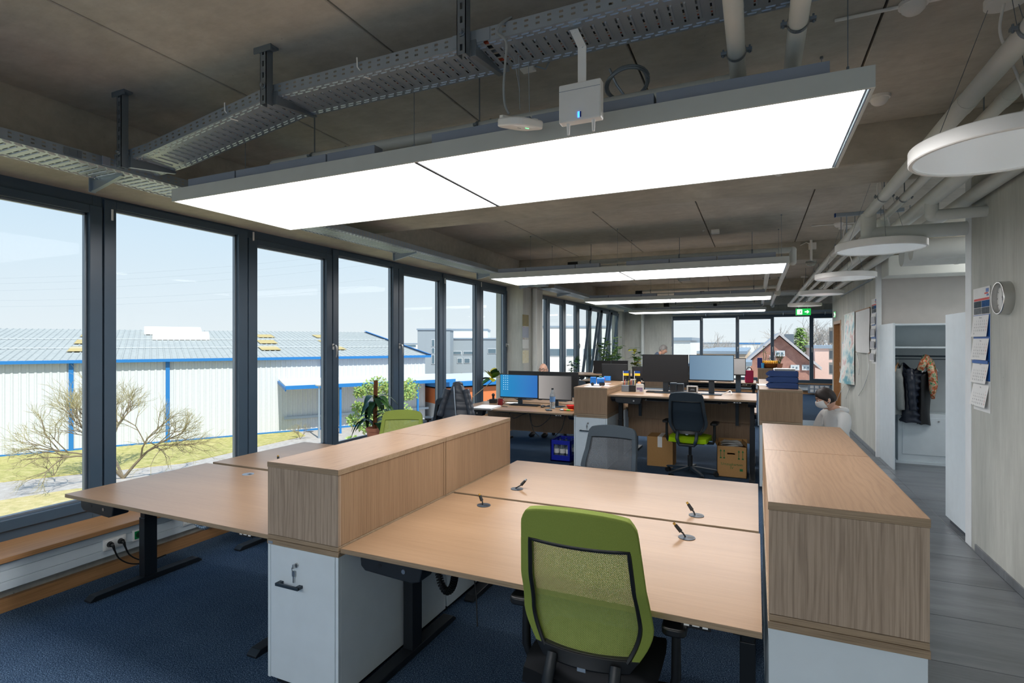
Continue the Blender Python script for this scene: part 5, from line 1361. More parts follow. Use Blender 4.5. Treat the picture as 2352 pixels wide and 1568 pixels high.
for k in range(900):
    z = zt * (.35 + .65 * rnd.random()); r = (1 - z / zt) * 3.2 * rnd.random() ** .5 + .1; a = rnd.uniform(0, 6.283); c = Vector((r * math.cos(a), r * math.sin(a), z)); d2 = Vector((math.cos(a), math.sin(a), -.3)) * .4; e2 = Vector((-math.sin(a), math.cos(a), 0)) * .12
    lf.add([c - e2, c + d2, c + e2], [(0, 1, 2)])
tag(mesh('needles', lf, MAT['leafl'], parent=t), kind='stuff')
q = at(1856, 880, y=26); leafy_bush('yellow flowering bush in front of the brick house', (q.x, q.y, G), 1.6, 3.6, 1600, 31, [MAT['leafy'], MAT['leafl']], .14)
q = at(1885, 880, y=25); leafy_bush('pale green shrub below the rightmost far window', (q.x, q.y, G), 1.6, 2.4, 1000, 32, [MAT['leafl']], .14)

# ================================================================== DESK ITEMS
def monitor(label, c, w, h, z_desk, screen, rz=0.0, stand=True, flip=False, dy=.05, lowbase=False):
    """flat monitor; c = centre of the screen, faces -Y (flip: +Y)"""
    t = thing('monitor', label, 'monitor', (c[0], c[1], z_desk), rz + (math.pi if flip else 0)); zc = c[2] - z_desk
    mesh('back_shell', B().box(-w / 2, .0, zc - h / 2, w / 2, .018, zc + h / 2).prism([(-w * .3, zc - h * .3), (w * .3, zc - h * .3), (w * .25, zc + h * .3), (-w * .25, zc + h * .3)], 'y', .018, .045), MAT['black'], parent=t, bevel=.003)
    mesh('bezel', B().box(-w / 2, -.004, zc - h / 2, w / 2, .0, zc - h / 2 + .016).box(-w / 2, -.004, zc + h / 2 - .007, w / 2, .0, zc + h / 2).box(-w / 2, -.004, zc - h / 2, -w / 2 + .007, .0, zc + h / 2).box(w / 2 - .007, -.004, zc - h / 2, w / 2, .0, zc + h / 2), MAT['black'], parent=t)
    mesh('screen', B().box(-w / 2 + .006, -.002, zc - h / 2 + .015, w / 2 - .006, .001, zc + h / 2 - .006), screen, parent=t)
    if stand:
        mesh('stand', B().box(-.035, .045, .012, .035, .075, zc), MAT['slate'], parent=t, bevel=.004)
        mesh('foot', B().box(-.13, -.09, 0, .13, .11, .012), MAT['slate'], parent=t, bevel=.006)
    return t
def mon_px(label, ua, ub, va, vb, y, zd, screen, **k):
    p0, p1 = at(ua, vb, y=y), at(ub, va, y=y)
    m0 = at((ua + ub) / 2, (va + vb) / 2, y=y)
    return monitor(label, m0, p1.x - p0.x, abs(at((ua + ub) / 2, va, y=y).z - at((ua + ub) / 2, vb, y=y).z), zd, screen, **k)
def grad_screen(name, c1, c2, s, rough=.2):
    m, n_, p_ = newmat(name); tcn = n_.nodes.new('ShaderNodeTexCoord'); g_ = n_.nodes.new('ShaderNodeSeparateXYZ'); n_.links.new(tcn.outputs['Generated'], g_.inputs[0])
    c = mixc(n_, lin(*c1), lin(*c2), g_.outputs['X']); n_.links.new(c, p_.inputs['Emission Color']); p_.inputs['Emission Strength'].default_value = s
    p_.inputs['Base Color'].default_value = (.01, .01, .01, 1); p_.inputs['Roughness'].default_value = rough; return m
SCR_BLUE = grad_screen('desktop_wallpaper', (16, 134, 190), (44, 108, 184), .5)
SCR_GREY = plain('monitor_grey', (150, 150, 150), .35); SCR_DARK = plain('screen_dark', (30, 28, 30), .30)  # even grey for the monitor back beside the pale screen
SCR_PALE = grad_screen('screen_pale_blue', (104, 136, 164), (140, 172, 196), .42, .3)
ma = mon_px('monitor with a bright blue desktop and icons on the window-side desk', 1148, 1235, 860, 914, 7.56, .73, SCR_BLUE)
ic = emit_mat('icon_white', (200, 225, 240), .5)
p0 = at(1148, 860, y=7.56); zc = ma.location
for k in range(3):
    ib = B()
    for r_ in range(7):
        x = -.255 + k * .034; z = .315 + .0 - r_ * .034 + (at(1190, 862, y=7.56).z - .73 - .33)
        ib.box(x, -.005, z, x + .009, -.003, z + .009)
    if k < 3: tag(mesh('screen_icons', ib, ic, parent=ma), kind='stuff')
mon_px('monitor with grey glare beside the blue one', 1236, 1313, 862, 919, 7.55, .73, grad_screen('screen_glare', (188, 182, 178), (96, 94, 94), .36, .3))
mon_px('left black monitor of the bald man seen from behind', 1168, 1248, 852, 905, 8.28, .74, SCR_DARK, flip=True)
mon_px('right black monitor of the bald man seen from behind', 1249, 1328, 854, 908, 8.28, .74, SCR_DARK, flip=True)
mon_px('large dark switched-off monitor on the raised desk', 1475, 1580, 814, 877, 7.52, 1.0, SCR_DARK)
mon_px('large monitor with pale blue screen on the raised desk', 1582, 1685, 815, 875, 7.50, 1.0, SCR_PALE)
mon_px('grey monitor back just right of the pale blue screen', 1678, 1713, 822, 862, 8.35, .735, SCR_GREY)
mon_px('black monitor on the far window-side desk beside the flags', 1363, 1403, 828, 866, 12.45, .95, SCR_DARK)
mon_px('black wide monitor on the far window-side desk next to the printer', 1404, 1442, 828, 866, 12.45, .95, SCR_DARK)
mon_px('far dark monitor behind the raised desk, left of the big screens', 1452, 1478, 842, 868, 8.5, .735, SCR_DARK)
def keyboard(label, c, rz=0, w=.44):
    t = thing('keyboard', label, 'keyboard', c, rz)
    mesh('case', B().box(-w / 2, -.07, 0, w / 2, .07, .016), MAT['black'], parent=t, bevel=.004)
    kb = B()
    for r_ in range(5):
        for k in range(16): kb.box(-w / 2 + .012 + k * (w - .024) / 16, -.062 + r_ * .024, .016, -w / 2 + .012 + (k + .86) * (w - .024) / 16, -.042 + r_ * .024, .021)
    tag(mesh('keys', kb, MAT['blackm'], parent=t), kind='stuff')
keyboard('black keyboard in front of the blue screen', tuple(at(1207, 931, z=.731)), .0)
keyboard('left black keyboard on the raised desk', tuple(at(1518, 901, z=1.001)), 0, .38)
keyboard('second black keyboard on the raised desk beside the white frame', tuple(at(1558, 902, z=1.001)), 0, .22)
def mouse(label, c):
    t = thing('computer_mouse', label, 'mouse', c); mesh('shell', B().ball((0, 0, .012), (.032, .055, .020), 14, 8), MAT['black'], parent=t, smooth=60); mesh('wheel', B().cyl((-.004, .02, .031), (.004, .02, .031), .007, n=10), MAT['galv'], parent=t)
mouse('black computer mouse beside the keyboard on the window-side desk', tuple(at(1247, 935, z=.731)))
# bottle, mug, bowl ...
def lathe_thing(name, label, cat, c, prof, mat, extra=None, n=24):
    t = thing(name, label, cat, c); mesh('body', B().lathe(prof, n=n), mat, parent=t, smooth=50)
    if extra: extra(t)
    return t
PET = plain('clear_plastic', (214, 226, 232), .08, trans=.85)
def cap(z, mat, r=.016):
    return lambda t: mesh('cap', B().cyl((0, 0, z), (0, 0, z + .02), r, n=16), mat, parent=t, smooth=40)
def bottle_extra(t):
    mesh('cap', B().cyl((0, 0, .272), (0, 0, .292), .016, n=16), MAT['blackm'], parent=t, smooth=40)
    mesh('label_band', B().lathe([(.0405, .10), (.0405, .17)], n=24, caps=False), plain('blue_label', (96, 140, 190), .5), parent=t)
lathe_thing('water_bottle', 'clear plastic water bottle standing before the grey monitor', 'bottle', tuple(at(1269, 938, z=.731)), [(.036, 0), (.040, .01), (.038, .06), (.040, .10), (.040, .18), (.030, .225), (.014, .255), (.014, .272)], PET, bottle_extra)
def mug_extra(t): mesh('handle', B().tube(arcpts((.040, 0, .048), .026, .028, -80, 80), .006, n=8), MAT['mug'], parent=t, smooth=60)
lathe_thing('coffee_mug', 'dark red coffee mug on the window-side desk', 'mug', tuple(at(1149, 930, z=.731)), [(.036, 0), (.040, .004), (.040, .095), (.036, .095), (.034, .01), (0, .008)], MAT['mug'], mug_extra)
lathe_thing('bowl', 'red plastic bowl at the right end of the window-side desk', 'bowl', tuple(at(1313, 941, z=.731)), [(.035, 0), (.055, .02), (.078, .065), (.074, .065), (.05, .022), (0, .008)], MAT['red'])
t = thing('desk_phone', 'small black device on a stand beside the croton plant', 'phone', tuple(at(1133, 925, z=.731)))
mesh('base', B().box(-.055, -.04, 0, .055, .04, .06), MAT['black'], parent=t, bevel=.006); mesh('arm', B().cyl((0, 0, .06), (0, 0, .12), .018, n=14).ball((0, 0, .125), .026, 12, 8), MAT['black'], parent=t, smooth=50)
t = thing('smartphone', 'dark smartphone lying by the bottle', 'phone', tuple(at(1260, 942, z=.731)), .5); mesh('body', B().prism(rrect(.08, .16, .012), 'z', 0, .009), MAT['black'], parent=t); mesh('screen', B().prism(rrect(.07, .14, .01), 'z', .009, .0095), MAT['darkwin'] if 'darkwin' in MAT else MAT['black'], parent=t)
for i, (u_, v_, r_, lab) in enumerate(((1128, 933, .1, 'black pen left of the mug'), (1160, 934, -.3, 'dark pen right of the mug'))):
    t = thing('pen', lab, 'pen', tuple(at(u_, v_, z=.735)), r_); mesh('barrel', B().cyl((-.06, 0, .004), (.05, 0, .004), .005, n=8), MAT['black'], parent=t, smooth=40); mesh('tip', B().cyl((.05, 0, .004), (.065, 0, .004), .004, .001, n=8), MAT['galv'], parent=t)
t = thing('candy_bags', 'bright orange and green candy packets near the red bowl', 'candy', tuple(at(1298, 943, z=.731)))
for k, (dx, mt) in enumerate(((-.05, MAT['galv']), (.0, plain('orange_wrap', (236, 110, 40), .4)), (.05, plain('green_wrap', (130, 190, 60), .4)), (.09, plain('orange_wrap_b', (240, 130, 50), .4)))):
    mesh('packet', B().ball((dx, .01 * (k % 2), .012), (.035, .022, .012), 10, 6), mt, parent=t, smooth=60)
def paper(label, c, w, d, rz=0, n=1, mat=None, cat='paper', name='paper_sheet'):
    t = thing(name, label, cat, c, rz)
    for k in range(n): mesh('sheet', B().box(-w / 2 + .004 * math.sin(k * 3), -d / 2 + .003 * math.cos(k * 5), .0015 * k * 2, w / 2, d / 2, .0015 * k * 2 + .0015), mat or MAT['paper'], parent=t)
    return t
paper('white note paper behind the keyboard', tuple(at(1178, 925, z=.731)), .21, .16, .2)
paper('stack of papers on the white surface behind the green chair', (-3.55, 6.98, .732), .30, .42, .1, 8, name='paper_stack')
for i, pts in enumerate(([(1170, 948), (1180, 960), (1200, 952), (1215, 948)], [(1216, 948), (1222, 975), (1240, 978), (1262, 960), (1266, 950)], [(1218, 950), (1224, 985), (1238, 1002)], [(1298, 955), (1290, 985), (1275, 1000)])):
    P = [at(u_, v_, y=7.0 + .02 * i) for u_, v_ in pts]
    loose(['short black cable looping at the left under the window-side desk', 'long black cable loop hanging under the window-side desk', 'straight black cable hanging under the window-side desk', 'black cable hanging near the water crate'][i], [tuple(q) for q in P], .005)
loose('tangled black cables behind the monitors on the window-side desk', [tuple(at(u_, v_, y=7.6)) for u_, v_ in ((1155, 915), (1170, 905), (1190, 918), (1215, 908), (1240, 918), (1262, 910))], .004)

# water crate
t = thing('bottle_crate', 'blue plastic crate with water bottles on the carpet', 'crate', (-2.66, 7.24, 0))
cr = B(); w_, d_, h_ = .30, .40, .30
for (x0, y0, x1, y1) in ((0, 0, w_, .015), (0, d_ - .015, w_, d_), (0, 0, .015, d_), (w_ - .015, 0, w_, d_)):
    cr.box(x0, y0, 0, x1, y1, .09).box(x0, y0, .24, x1, y1, h_)
for x in (0, w_ - .045): cr.box(x, 0, .09, x + .045, .015, .24).box(x, d_ - .015, .09, x + .045, d_, .24)
for y in (0, d_ - .045): cr.box(0, y, .09, .015, y + .045, .24).box(w_ - .015, y, .09, w_, y + .045, .24)
cr.box(0, 0, 0, w_, d_, .02)
mesh('crate_body', cr, MAT['blueC'], parent=t, bevel=.002)
for i in range(3):
    for j in range(2):
        b_ = thing('water_bottle', ['left', 'middle', 'right'][i] + ' clear water bottle in the ' + ('front' if j == 0 else 'back') + ' row of the blue crate', 'bottle', (-2.66 + .062 + i * .088, 7.24 + .085 + j * .16, .02), 0, 'bottles in the blue crate')
        mesh('body', B().lathe([(.036, 0), (.038, .16), (.034, .20), (.014, .24), (.014, .262)], n=16), PET, parent=b_, smooth=50)
        mesh('label_band', B().lathe([(.0388, .09), (.0388, .15)], n=16, caps=False), MAT['paper'], parent=b_)
        mesh('cap', B().cyl((0, 0, .262), (0, 0, .28), .016, n=12), MAT['navyp'], parent=b_)
# moving box with printed text
t = thing('moving_box', 'open cardboard moving box with green print and papers inside', 'box', (-.45, 7.27, 0))
w_, d_, h_ = .345, .32, .385; th = .006
bb_ = B().box(0, 0, 0, w_, d_, th).box(0, d_ - th, 0, w_, d_, h_ + .05).box(0, 0, 0, th, d_, h_).box(w_ - th, 0, 0, w_, d_, h_)
hz0, hz1, hx0, hx1 = .285, .305, .12, .21
bb_.box(0, 0, 0, w_, th, hz0).box(0, 0, hz1, w_, th, h_).box(0, 0, hz0, hx0, th, hz1).box(hx1, 0, hz0, w_, th, hz1)
mesh('carton', bb_, MAT['card'], parent=t)
mesh('flap', B().add([(0, 0, h_), (0, d_, h_), (-.05, d_, h_ + .07), (-.05, 0, h_ + .07)], [(0, 1, 2, 3)]), MAT['card'], parent=t)
mesh('flap', B().add([(w_, 0, h_), (w_, d_, h_), (w_ - .06, d_, h_ + .05), (w_ - .06, 0, h_ + .05)], [(0, 1, 2, 3)]), MAT['card'], parent=t)
GP = plain('green_print', (44, 118, 62), .7)
Rx = Matrix.Rotation(math.pi / 2, 4, 'X')
text_mesh('print_text', 'Umzugkarton', .046, GP, t, Matrix.Translation((w_ / 2, -.001, .150)) @ Rx)
text_mesh('print_text', 'IV', .046, GP, t, Matrix.Translation((w_ / 2, -.001, .104)) @ Rx)
ar = B()
for x in (.045, .085, .255, .300):
    ar.box(x - .003, -.0015, .235, x + .003, -.0005, .325).prism([(x - .013, .318), (x + .013, .318), (x, .345)], 'y', -.0015, -.0005).box(x - .011, -.0015, .230, x + .011, -.0005, .246)
ar.box(.265, -.0015, .085, .30, -.0005, .115)
mesh('print_arrows', ar, GP, parent=t)
for k in range(7):
    pp = thing('paper_sheet', ['lowest', 'second', 'third', 'fourth', 'fifth', 'sixth', 'topmost'][k] + ' white paper lying in the moving box', 'paper', (-.45 + .165 + .02 * math.sin(k * 2), 7.27 + .15, .355 + k * .011), .3 * math.sin(k * 1.7), 'papers in the moving box')
    mesh('sheet', B().grid(lambda u, v, k=k: Vector((-.105 + .21 * u, -.11 + .22 * v, .018 * math.sin(3 * u + k) * math.cos(2 * v + k))), 6, 6), MAT['paper'], parent=pp, smooth=60)
t = thing('moving_box', 'closed brown carton in the shade left of the slate chair', 'box', (-1.36, 7.52, 0))
mesh('carton', B().box(0, 0, 0, .34, .34, .40), MAT['card'], parent=t, bevel=.003); mesh('tape', B().box(.14, -.002, .26, .20, .0, .40).box(.14, 0, .40, .20, .34, .402), MAT['paper'], parent=t)
# raised desk items
def pen_cup(label, c, mat):
    t = thing('pen_holder', label, 'pen holder', c); mesh('cup', B().box(-.05, -.04, 0, .05, .04, .09), mat, parent=t, bevel=.004)
    for k in range(5): mesh('pen', B().cyl((-.03 + k * .015, .0, .05), (-.034 + k * .018, .01 * math.sin(k * 2), .15 + .01 * k % .03), .004, n=6), [MAT['black'], MAT['red'], MAT['chrome'], MAT['navyp'], MAT['leafy']][k], parent=t)
pen_cup('grey pen holder at the left end of the raised desk', tuple(at(1437, 899, z=1.0)), MAT['galvd'])
pen_cup('black pen holder beside the grey one on the raised desk', tuple(at(1452, 899, z=1.0)), MAT['black'])
t = thing('paper_pack', 'small white printed pack standing on the raised desk', 'box', tuple(at(1469, 900, z=1.0))); mesh('body', B().box(-.05, 0, 0, .05, .04, .11), MAT['paper'], parent=t); mesh('print', B().box(-.04, -.001, .03, .04, 0, .06).box(.0, -.001, .01, .04, 0, .025), plain('violet_print', (140, 120, 160), .6), parent=t)
t = thing('digital_clock', 'white framed digital clock on the raised desk', 'clock', tuple(at(1590, 903, z=1.0)))
mesh('frame', B().box(-.072, 0, 0, .072, .02, .015).box(-.072, 0, .085, .072, .02, .10).box(-.072, 0, .015, -.052, .02, .085).box(.052, 0, .015, .072, .02, .085), MAT['whitep'], parent=t, bevel=.003); mesh('display', B().box(-.052, .008, .015, .052, .016, .085), MAT['black'], parent=t)
mesh('display_line', B().box(-.03, .006, .04, .03, .008, .044).box(-.02, .006, .052, .025, .008, .056), MAT['galv'], parent=t)
for i, u_ in enumerate((1546, 1562)):
    t = thing('speaker_box', ['left', 'right'][i] + ' dark box-shaped dock behind the keyboards on the raised desk', 'speaker', tuple(at(u_, 899, z=1.0)) ); mesh('body', B().box(-.045, 0, 0, .045, .09, .12 - .01 * i), MAT['slate'], parent=t, bevel=.006); mesh('front', B().box(-.038, -.002, .02, .038, 0, .10), MAT['blackm'], parent=t)
loose('white cable curving beside the pale blue monitor on the raised desk', [tuple(at(u_, v_, z=z_)) for u_, v_, z_ in ((1605, 902, 1.005), (1625, 902, 1.005), (1640, 904, 1.006), (1662, 903, 1.006), (1672, 899, 1.04), (1678, 897, 1.04), (1681, 905, 1.005))], .006, MAT['whitep'])
loose('dangling black cables under the raised desk', [tuple(at(u_, v_, y=7.1)) for u_, v_ in ((1645, 918), (1650, 926), (1655, 927), (1660, 918))], .005)

# toy truck and clutter on the cabinet
tp = at(1352, 884, z=1.087)
t = thing('toy_truck', 'blue toy truck on the papers on the cabinet', 'toy', (-1.98, 7.22, 1.092), .25)
BT = plain('toy_blue', (24, 118, 206), .35)
mesh('cab', B().box(-.09, -.045, .022, -.01, .045, .115), BT, parent=t, bevel=.008); mesh('tank', B().cyl((.0, 0, .07), (.10, 0, .07), .042, n=18).box(.0, -.035, .022, .10, .035, .045), BT, parent=t, bevel=.004)
mesh('grille', B().box(-.092, -.03, .05, -.090, .03, .075), MAT['blackm'], parent=t); mesh('lid', B().cyl((.05, 0, .11), (.05, 0, .122), .02, n=12), MAT['leaf'], parent=t)
for x in (-.06, .05, .085):
    for y in (-.04, .04): mesh('wheel', B().cyl((x, y - .012, .022), (x, y + .012, .022), .022, n=14), MAT['black'], parent=t)
for i in range(4): paper(['lowest', 'second', 'third', 'topmost'][i] + ' loose printed sheet beside the toy truck', (-1.99 + .07 * math.sin(i * 2), 7.12 + .13 * i, 1.0865 + .0017 * i), .21, .29, .3 * math.sin(i * 1.9), 1, [MAT['paper'], plain('pink_sheet', (226, 200, 190), .8)][i % 2])
t = thing('document_tray', 'black desk organiser standing behind the toy truck', 'organiser', tuple(Vector((-2.0, 8.3, 1.086))))
mesh('body', B().box(-.20, 0, 0, .20, .012, .26).box(-.20, 0, 0, -.188, .22, .16).box(.188, 0, 0, .20, .22, .16).box(-.2, 0, 0, .2, .22, .012), MAT['black'], parent=t, bevel=.004)
for i, (dx, lab) in enumerate(((-1.83, 'left small blue and yellow flag on a stick'), (-1.66, 'right small blue and yellow flag on a stick'))):
    q = (dx, 8.15, 1.086) if i == 0 else (-1.66, 8.15, .736)
    zt_ = at(1410 + 14 * i, 851, y=8.15).z - q[2]
    t = thing('table_flag', lab, 'flag', q, 0, 'small table flags')
    mesh('stick', B().cyl((0, 0, 0), (0, 0, zt_), .003, n=6).cyl((0, 0, 0), (0, 0, .006), .025, n=14), MAT['whitep'], parent=t)
    mesh('blue_half', B().box(.003, -.001, zt_ - .035, .083, .001, zt_), MAT['navyp'], parent=t); mesh('yellow_half', B().box(.003, -.001, zt_ - .07, .083, .001, zt_ - .035), plain('flag_yellow', (250, 190, 20), .6), parent=t)
for i, (x, mt, lab, s_) in enumerate(((-2.06, plain('bright_blue', (40, 130, 220), .4), 'small blue toy box on the desk organiser', .05), (-2.12, MAT['red'], 'small red gadget on the desk organiser', .03))):
    t = thing('toy_box', lab, 'toy', (x, 8.10 - .05 * i, 1.098)); mesh('body', B().box(-s_, -.03, 0, s_, .03, .07 - .02 * i), mt, parent=t, bevel=.008); mesh('lid', B().box(-s_ * .8, -.025, .07 - .02 * i, s_ * .8, .025, .078 - .02 * i), MAT['blackm'], parent=t)
t = thing('toy_figure', 'tiny figure with orange head beside the flags', 'toy', (-1.60, 8.2, .736)); mesh('body', B().lathe([(.03, 0), (.025, .25), (.02, .30)], n=12), MAT['leafd'], parent=t, smooth=50); mesh('head', B().ball((0, 0, .33), .028, 10, 8), plain('orange_head', (220, 140, 90), .6), parent=t, smooth=60)
# printer
t = thing('printer', 'black office printer with pale blue top behind the raised desk', 'printer', tuple(at(1462, 870, y=12.6) - Vector((0, 0, .02)))); t.location.z = .86; t.location.x = -1.35; t.location.y = 12.5
mesh('body', B().box(-.21, -.2, 0, .21, .2, .30), MAT['black'], parent=t, bevel=.015); mesh('lid', B().box(-.21, -.2, .30, .21, .2, .36), plain('printer_lid', (70, 110, 150), .3), parent=t, bevel=.01); mesh('paper_slot', B().box(-.15, -.205, .12, .15, -.2, .18), MAT['slate'], parent=t)

# blue letter trays
for k in range(3):
    t = thing('letter_tray', ['bottom', 'middle', 'top'][k] + ' blue plastic letter tray in the stack on the oak cabinet', 'letter tray', (.10, 6.98, 1.146 + k * .068), 0, 'stack of blue letter trays')
    zz = .060
    prof = [(0, .022), (.045, zz), (.34, zz), (.34, .0), (.055, .0)]
    mesh('side_wall', B().prism(prof, 'y', 0, .004), MAT['navyp'], parent=t); mesh('side_wall', B().prism(prof, 'y', .246, .25), MAT['navyp'], parent=t)
    mesh('floor_sheet', B().box(.03, 0, .0, .34, .25, .004), MAT['navyp'], parent=t); mesh('back_wall', B().box(.336, 0, 0, .34, .25, zz), MAT['navyp'], parent=t)
    mesh('foot', B().box(.08, .0, zz, .32, .004, zz + .008), MAT['navyp'], parent=t); mesh('foot', B().box(.08, .246, zz, .32, .25, zz + .008), MAT['navyp'], parent=t)
paper('white paper stack on top of the blue letter trays', (.30, 7.10, 1.146 + .205), .22, .22, 0, 8, name='paper_stack')
paper('loose white sheet beside the blue letter trays', (.12, 7.5, 1.1455), .21, .30, .1, 2)
# fruit basket etc. on the far cabinet
t = thing('fruit_basket', 'wicker basket full of bananas on the far cabinet', 'basket', (.25, 12.0, 1.171))
WK = fabric('wicker', (150, 92, 44), (104, 60, 26), 40)
mesh('basket', B().lathe([(.10, 0), (.13, .02), (.17, .09), (.16, .09), (.12, .025), (0, .015)], n=28), WK, parent=t, smooth=50)
for k in range(9):
    bn = thing('banana', ['first', 'second', 'third', 'fourth', 'fifth', 'sixth', 'seventh', 'eighth', 'ninth'][k] + ' banana from the left in the wicker basket', 'banana', (.25 - .13 + k * .032, 11.96 + .02 * (k % 3), 1.235), 0, 'bananas in the basket')
    mesh('peel', B().tube([(.0, -.06, .02), (.004, -.03, .055), (.006, .0, .065), (.004, .04, .05), (0, .07, .01)], [.006, .017, .019, .017, .005], n=8), plain('banana_yellow', (240, 178, 30), .5) if k == 0 else bpy.data.materials['banana_yellow'], parent=bn, smooth=60)
    mesh('stem_tip', B().cyl((0, .07, .01), (0, .085, .0), .005, n=6), MAT['soil'], parent=bn)
def small_plant(name, label, base, pot_r, pot_h, h, n_leaf, leaf_l, mats, seed, spread=.6, potmat=None, stem_n=5, droop=.3, cat='plant', lw=.35):
    rnd = random.Random(seed); t = thing(name, label, cat, base)
    mesh('pot', B().lathe([(pot_r * .75, 0), (pot_r, pot_h * .9), (pot_r * 1.06, pot_h * .9), (pot_r * 1.06, pot_h), (pot_r * .92, pot_h), (pot_r * .88, pot_h * .85), (0, pot_h * .84)], n=20), potmat or MAT['terra'], parent=t, smooth=45)
    stems = []
    for k in range(stem_n):
        a = 6.283 * k / stem_n + rnd.random(); top = Vector((math.cos(a) * spread * h * .45 * rnd.uniform(.4, 1), math.sin(a) * spread * h * .45 * rnd.uniform(.4, 1), pot_h + h * rnd.uniform(.65, 1)))
        p0 = Vector((math.cos(a) * .01, math.sin(a) * .01, pot_h * .8)); m_ = p0.lerp(top, .5) + Vector((rnd.uniform(-.02, .02), rnd.uniform(-.02, .02), .02)); stems.append((p0, m_, top))
        mesh('stem', B().tube([p0, m_, top], [.006, .005, .003], n=6), MAT['leaf'], parent=t, smooth=60)
    for k in range(n_leaf):
        s_ = stems[k % stem_n]; f_ = rnd.uniform(.3, 1.0); p_ = s_[0].lerp(s_[1], f_ * 2) if f_ < .5 else s_[1].lerp(s_[2], f_ * 2 - 1)
        a = rnd.uniform(0, 6.283); d_ = Vector((math.cos(a), math.sin(a), rnd.uniform(.0, .8))).normalized(); L = leaf_l * rnd.uniform(.7, 1.2); sd = d_.cross(Vector((0, 0, 1))).normalized()
        lb = B(); prev = None; rows = []
        for j in range(5):
            f2 = j / 4; c = p_ + d_ * L * f2 - Vector((0, 0, droop * L * f2 * f2)); ww = L * lw * math.sin(math.pi * min(.97, f2 * .9 + .06)); rows.append((c - sd * ww + Vector((0, 0, .15 * ww)), c, c + sd * ww + Vector((0, 0, .15 * ww))))
        vs = [q for r_ in rows for q in r_]; lb.add(vs, [f for j in range(4) for f in ((j * 3, j * 3 + 1, j * 3 + 4, j * 3 + 3), (j * 3 + 1, j * 3 + 2, j * 3 + 5, j * 3 + 4))])
        mesh('leaf', lb, mats[k % len(mats)], parent=t, smooth=60)
    return t
small_plant('potted_plant', 'small leafy plant right of the fruit basket', (.42, 11.95, 1.171), .06, .09, .26, 46, .05, [MAT['leafd'], MAT['leaf']], 12, .9)
t = thing('storage_box', 'dark blue box with light blue cup left of the fruit basket', 'box', (.07, 11.9, 1.171)); mesh('body', B().box(-.05, 0, 0, .04, .1, .20), plain('dark_blue_box', (26, 40, 120), .4), parent=t, bevel=.004); mesh('cup', B().lathe([(.025, 0), (.03, .10), (.028, .10), (0, .01)], c=(.05, -.03, 0), n=16), plain('light_blue', (60, 160, 220), .4), parent=t, smooth=50)
small_plant('flower_pot', 'purple orchid behind the fruit basket', (.16, 12.4, 1.171), .05, .10, .34, 7, .10, [MAT['leaf'], MAT['leafy'], plain('violet_petal', (110, 80, 160), .5)], 15, .3, stem_n=2)
for i in range(2): lathe_thing('spray_bottle', ['left', 'right'][i] + ' clear spray bottle behind the bananas', 'bottle', (.26 + .09 * i, 12.35, 1.171), [(.03, 0), (.032, .12), (.012, .16), (.012, .22)], PET, cap(.22, MAT['whitep'], .014))
q = at(1720, 868, y=12.05)
t = thing('pink_bag', 'magenta bag standing on the far desk left of the fruit basket cabinet', 'bag', (-.13, 12.02, .861))
MG = plain('magenta_cloth', (178, 22, 80), .6)
mesh('body', B().box(-.08, -.05, 0, .08, .05, .25), MG, parent=t, bevel=.02); mesh('flap', B().box(-.075, -.055, .15, .075, -.05, .25), MG, parent=t, bevel=.01); mesh('strap', B().tube(arcpts((0, 0, .24), .05, .07, 0, 180), .008, n=8), MAT['black'], parent=t, smooth=60)
# pink/red far file and papers on the far desk
t = thing('paper_stack', 'pile of printed folders on the far desk beside the pink chair', 'papers', tuple(Vector((-.62, 12.2, .861)))); 
for k in range(5): mesh('sheet', B().box(-.14 + .01 * math.sin(k * 2), -.1, .01 * k, .14, .1, .01 * k + .009), [MAT['paper'], MAT['slate']][k % 2], parent=t)
# ------------------------------------------------------------------ plants
# dracaena on the sill behind the cabinets
pb = at(858, 998, x=-4.40)
t = thing('dracaena_plant', 'tall dracaena with moss pole on the window sill behind the green chair', 'plant', (-4.38, pb.y, .359))
mesh('pot', B().lathe([(.075, 0), (.10, .21), (.112, .21), (.112, .25), (.10, .25), (.095, .22), (0, .22)], n=28), MAT['terra'], parent=t, smooth=45)
pt_ = at(865, 873, x=-4.38).z - .359
mesh('moss_pole', B().cyl((0, 0, .2), (.0, .02, pt_), .026, n=14), fabric('coir', (130, 84, 54), (96, 58, 36), 80), parent=t, smooth=50)
rnd = random.Random(11)
for k in range(30):
    a = rnd.uniform(0, 6.283); z = .26 + (k / 30) * (pt_ - .36) * .80; L = rnd.uniform(.34, .52) * (1.0 - .25 * k / 30); d_ = Vector((math.cos(a) * .75, math.sin(a), .55)).normalized(); sd = d_.cross(Vector((0, 0, 1))).normalized(); rows = []
    for j in range(8):
        f2 = j / 7; c = Vector((0, 0, z)) + d_ * L * f2 + Vector((0, 0, .10 * L * f2 - .95 * L * f2 * f2)); ww = .046 * math.sin(math.pi * min(.98, .12 + f2 * .86)) ; rows.append((c - sd * ww + Vector((0, 0, .008)), c, c + sd * ww + Vector((0, 0, .008))))
    if any(abs(r_[1].x) > .13 and r_[1].x < -.10 for r_ in rows): rows = [tuple(Vector((max(q.x, -.10), q.y, q.z)) for q in r_) for r_ in rows]
    vs = [q for r_ in rows for q in r_]
    mesh('leaf', B().add(vs, [f for j in range(7) for f in ((j * 3, j * 3 + 1, j * 3 + 4, j * 3 + 3), (j * 3 + 1, j * 3 + 2, j * 3 + 5, j * 3 + 4))]), MAT['leafd'] if k % 3 else MAT['leaf'], parent=t, smooth=60)
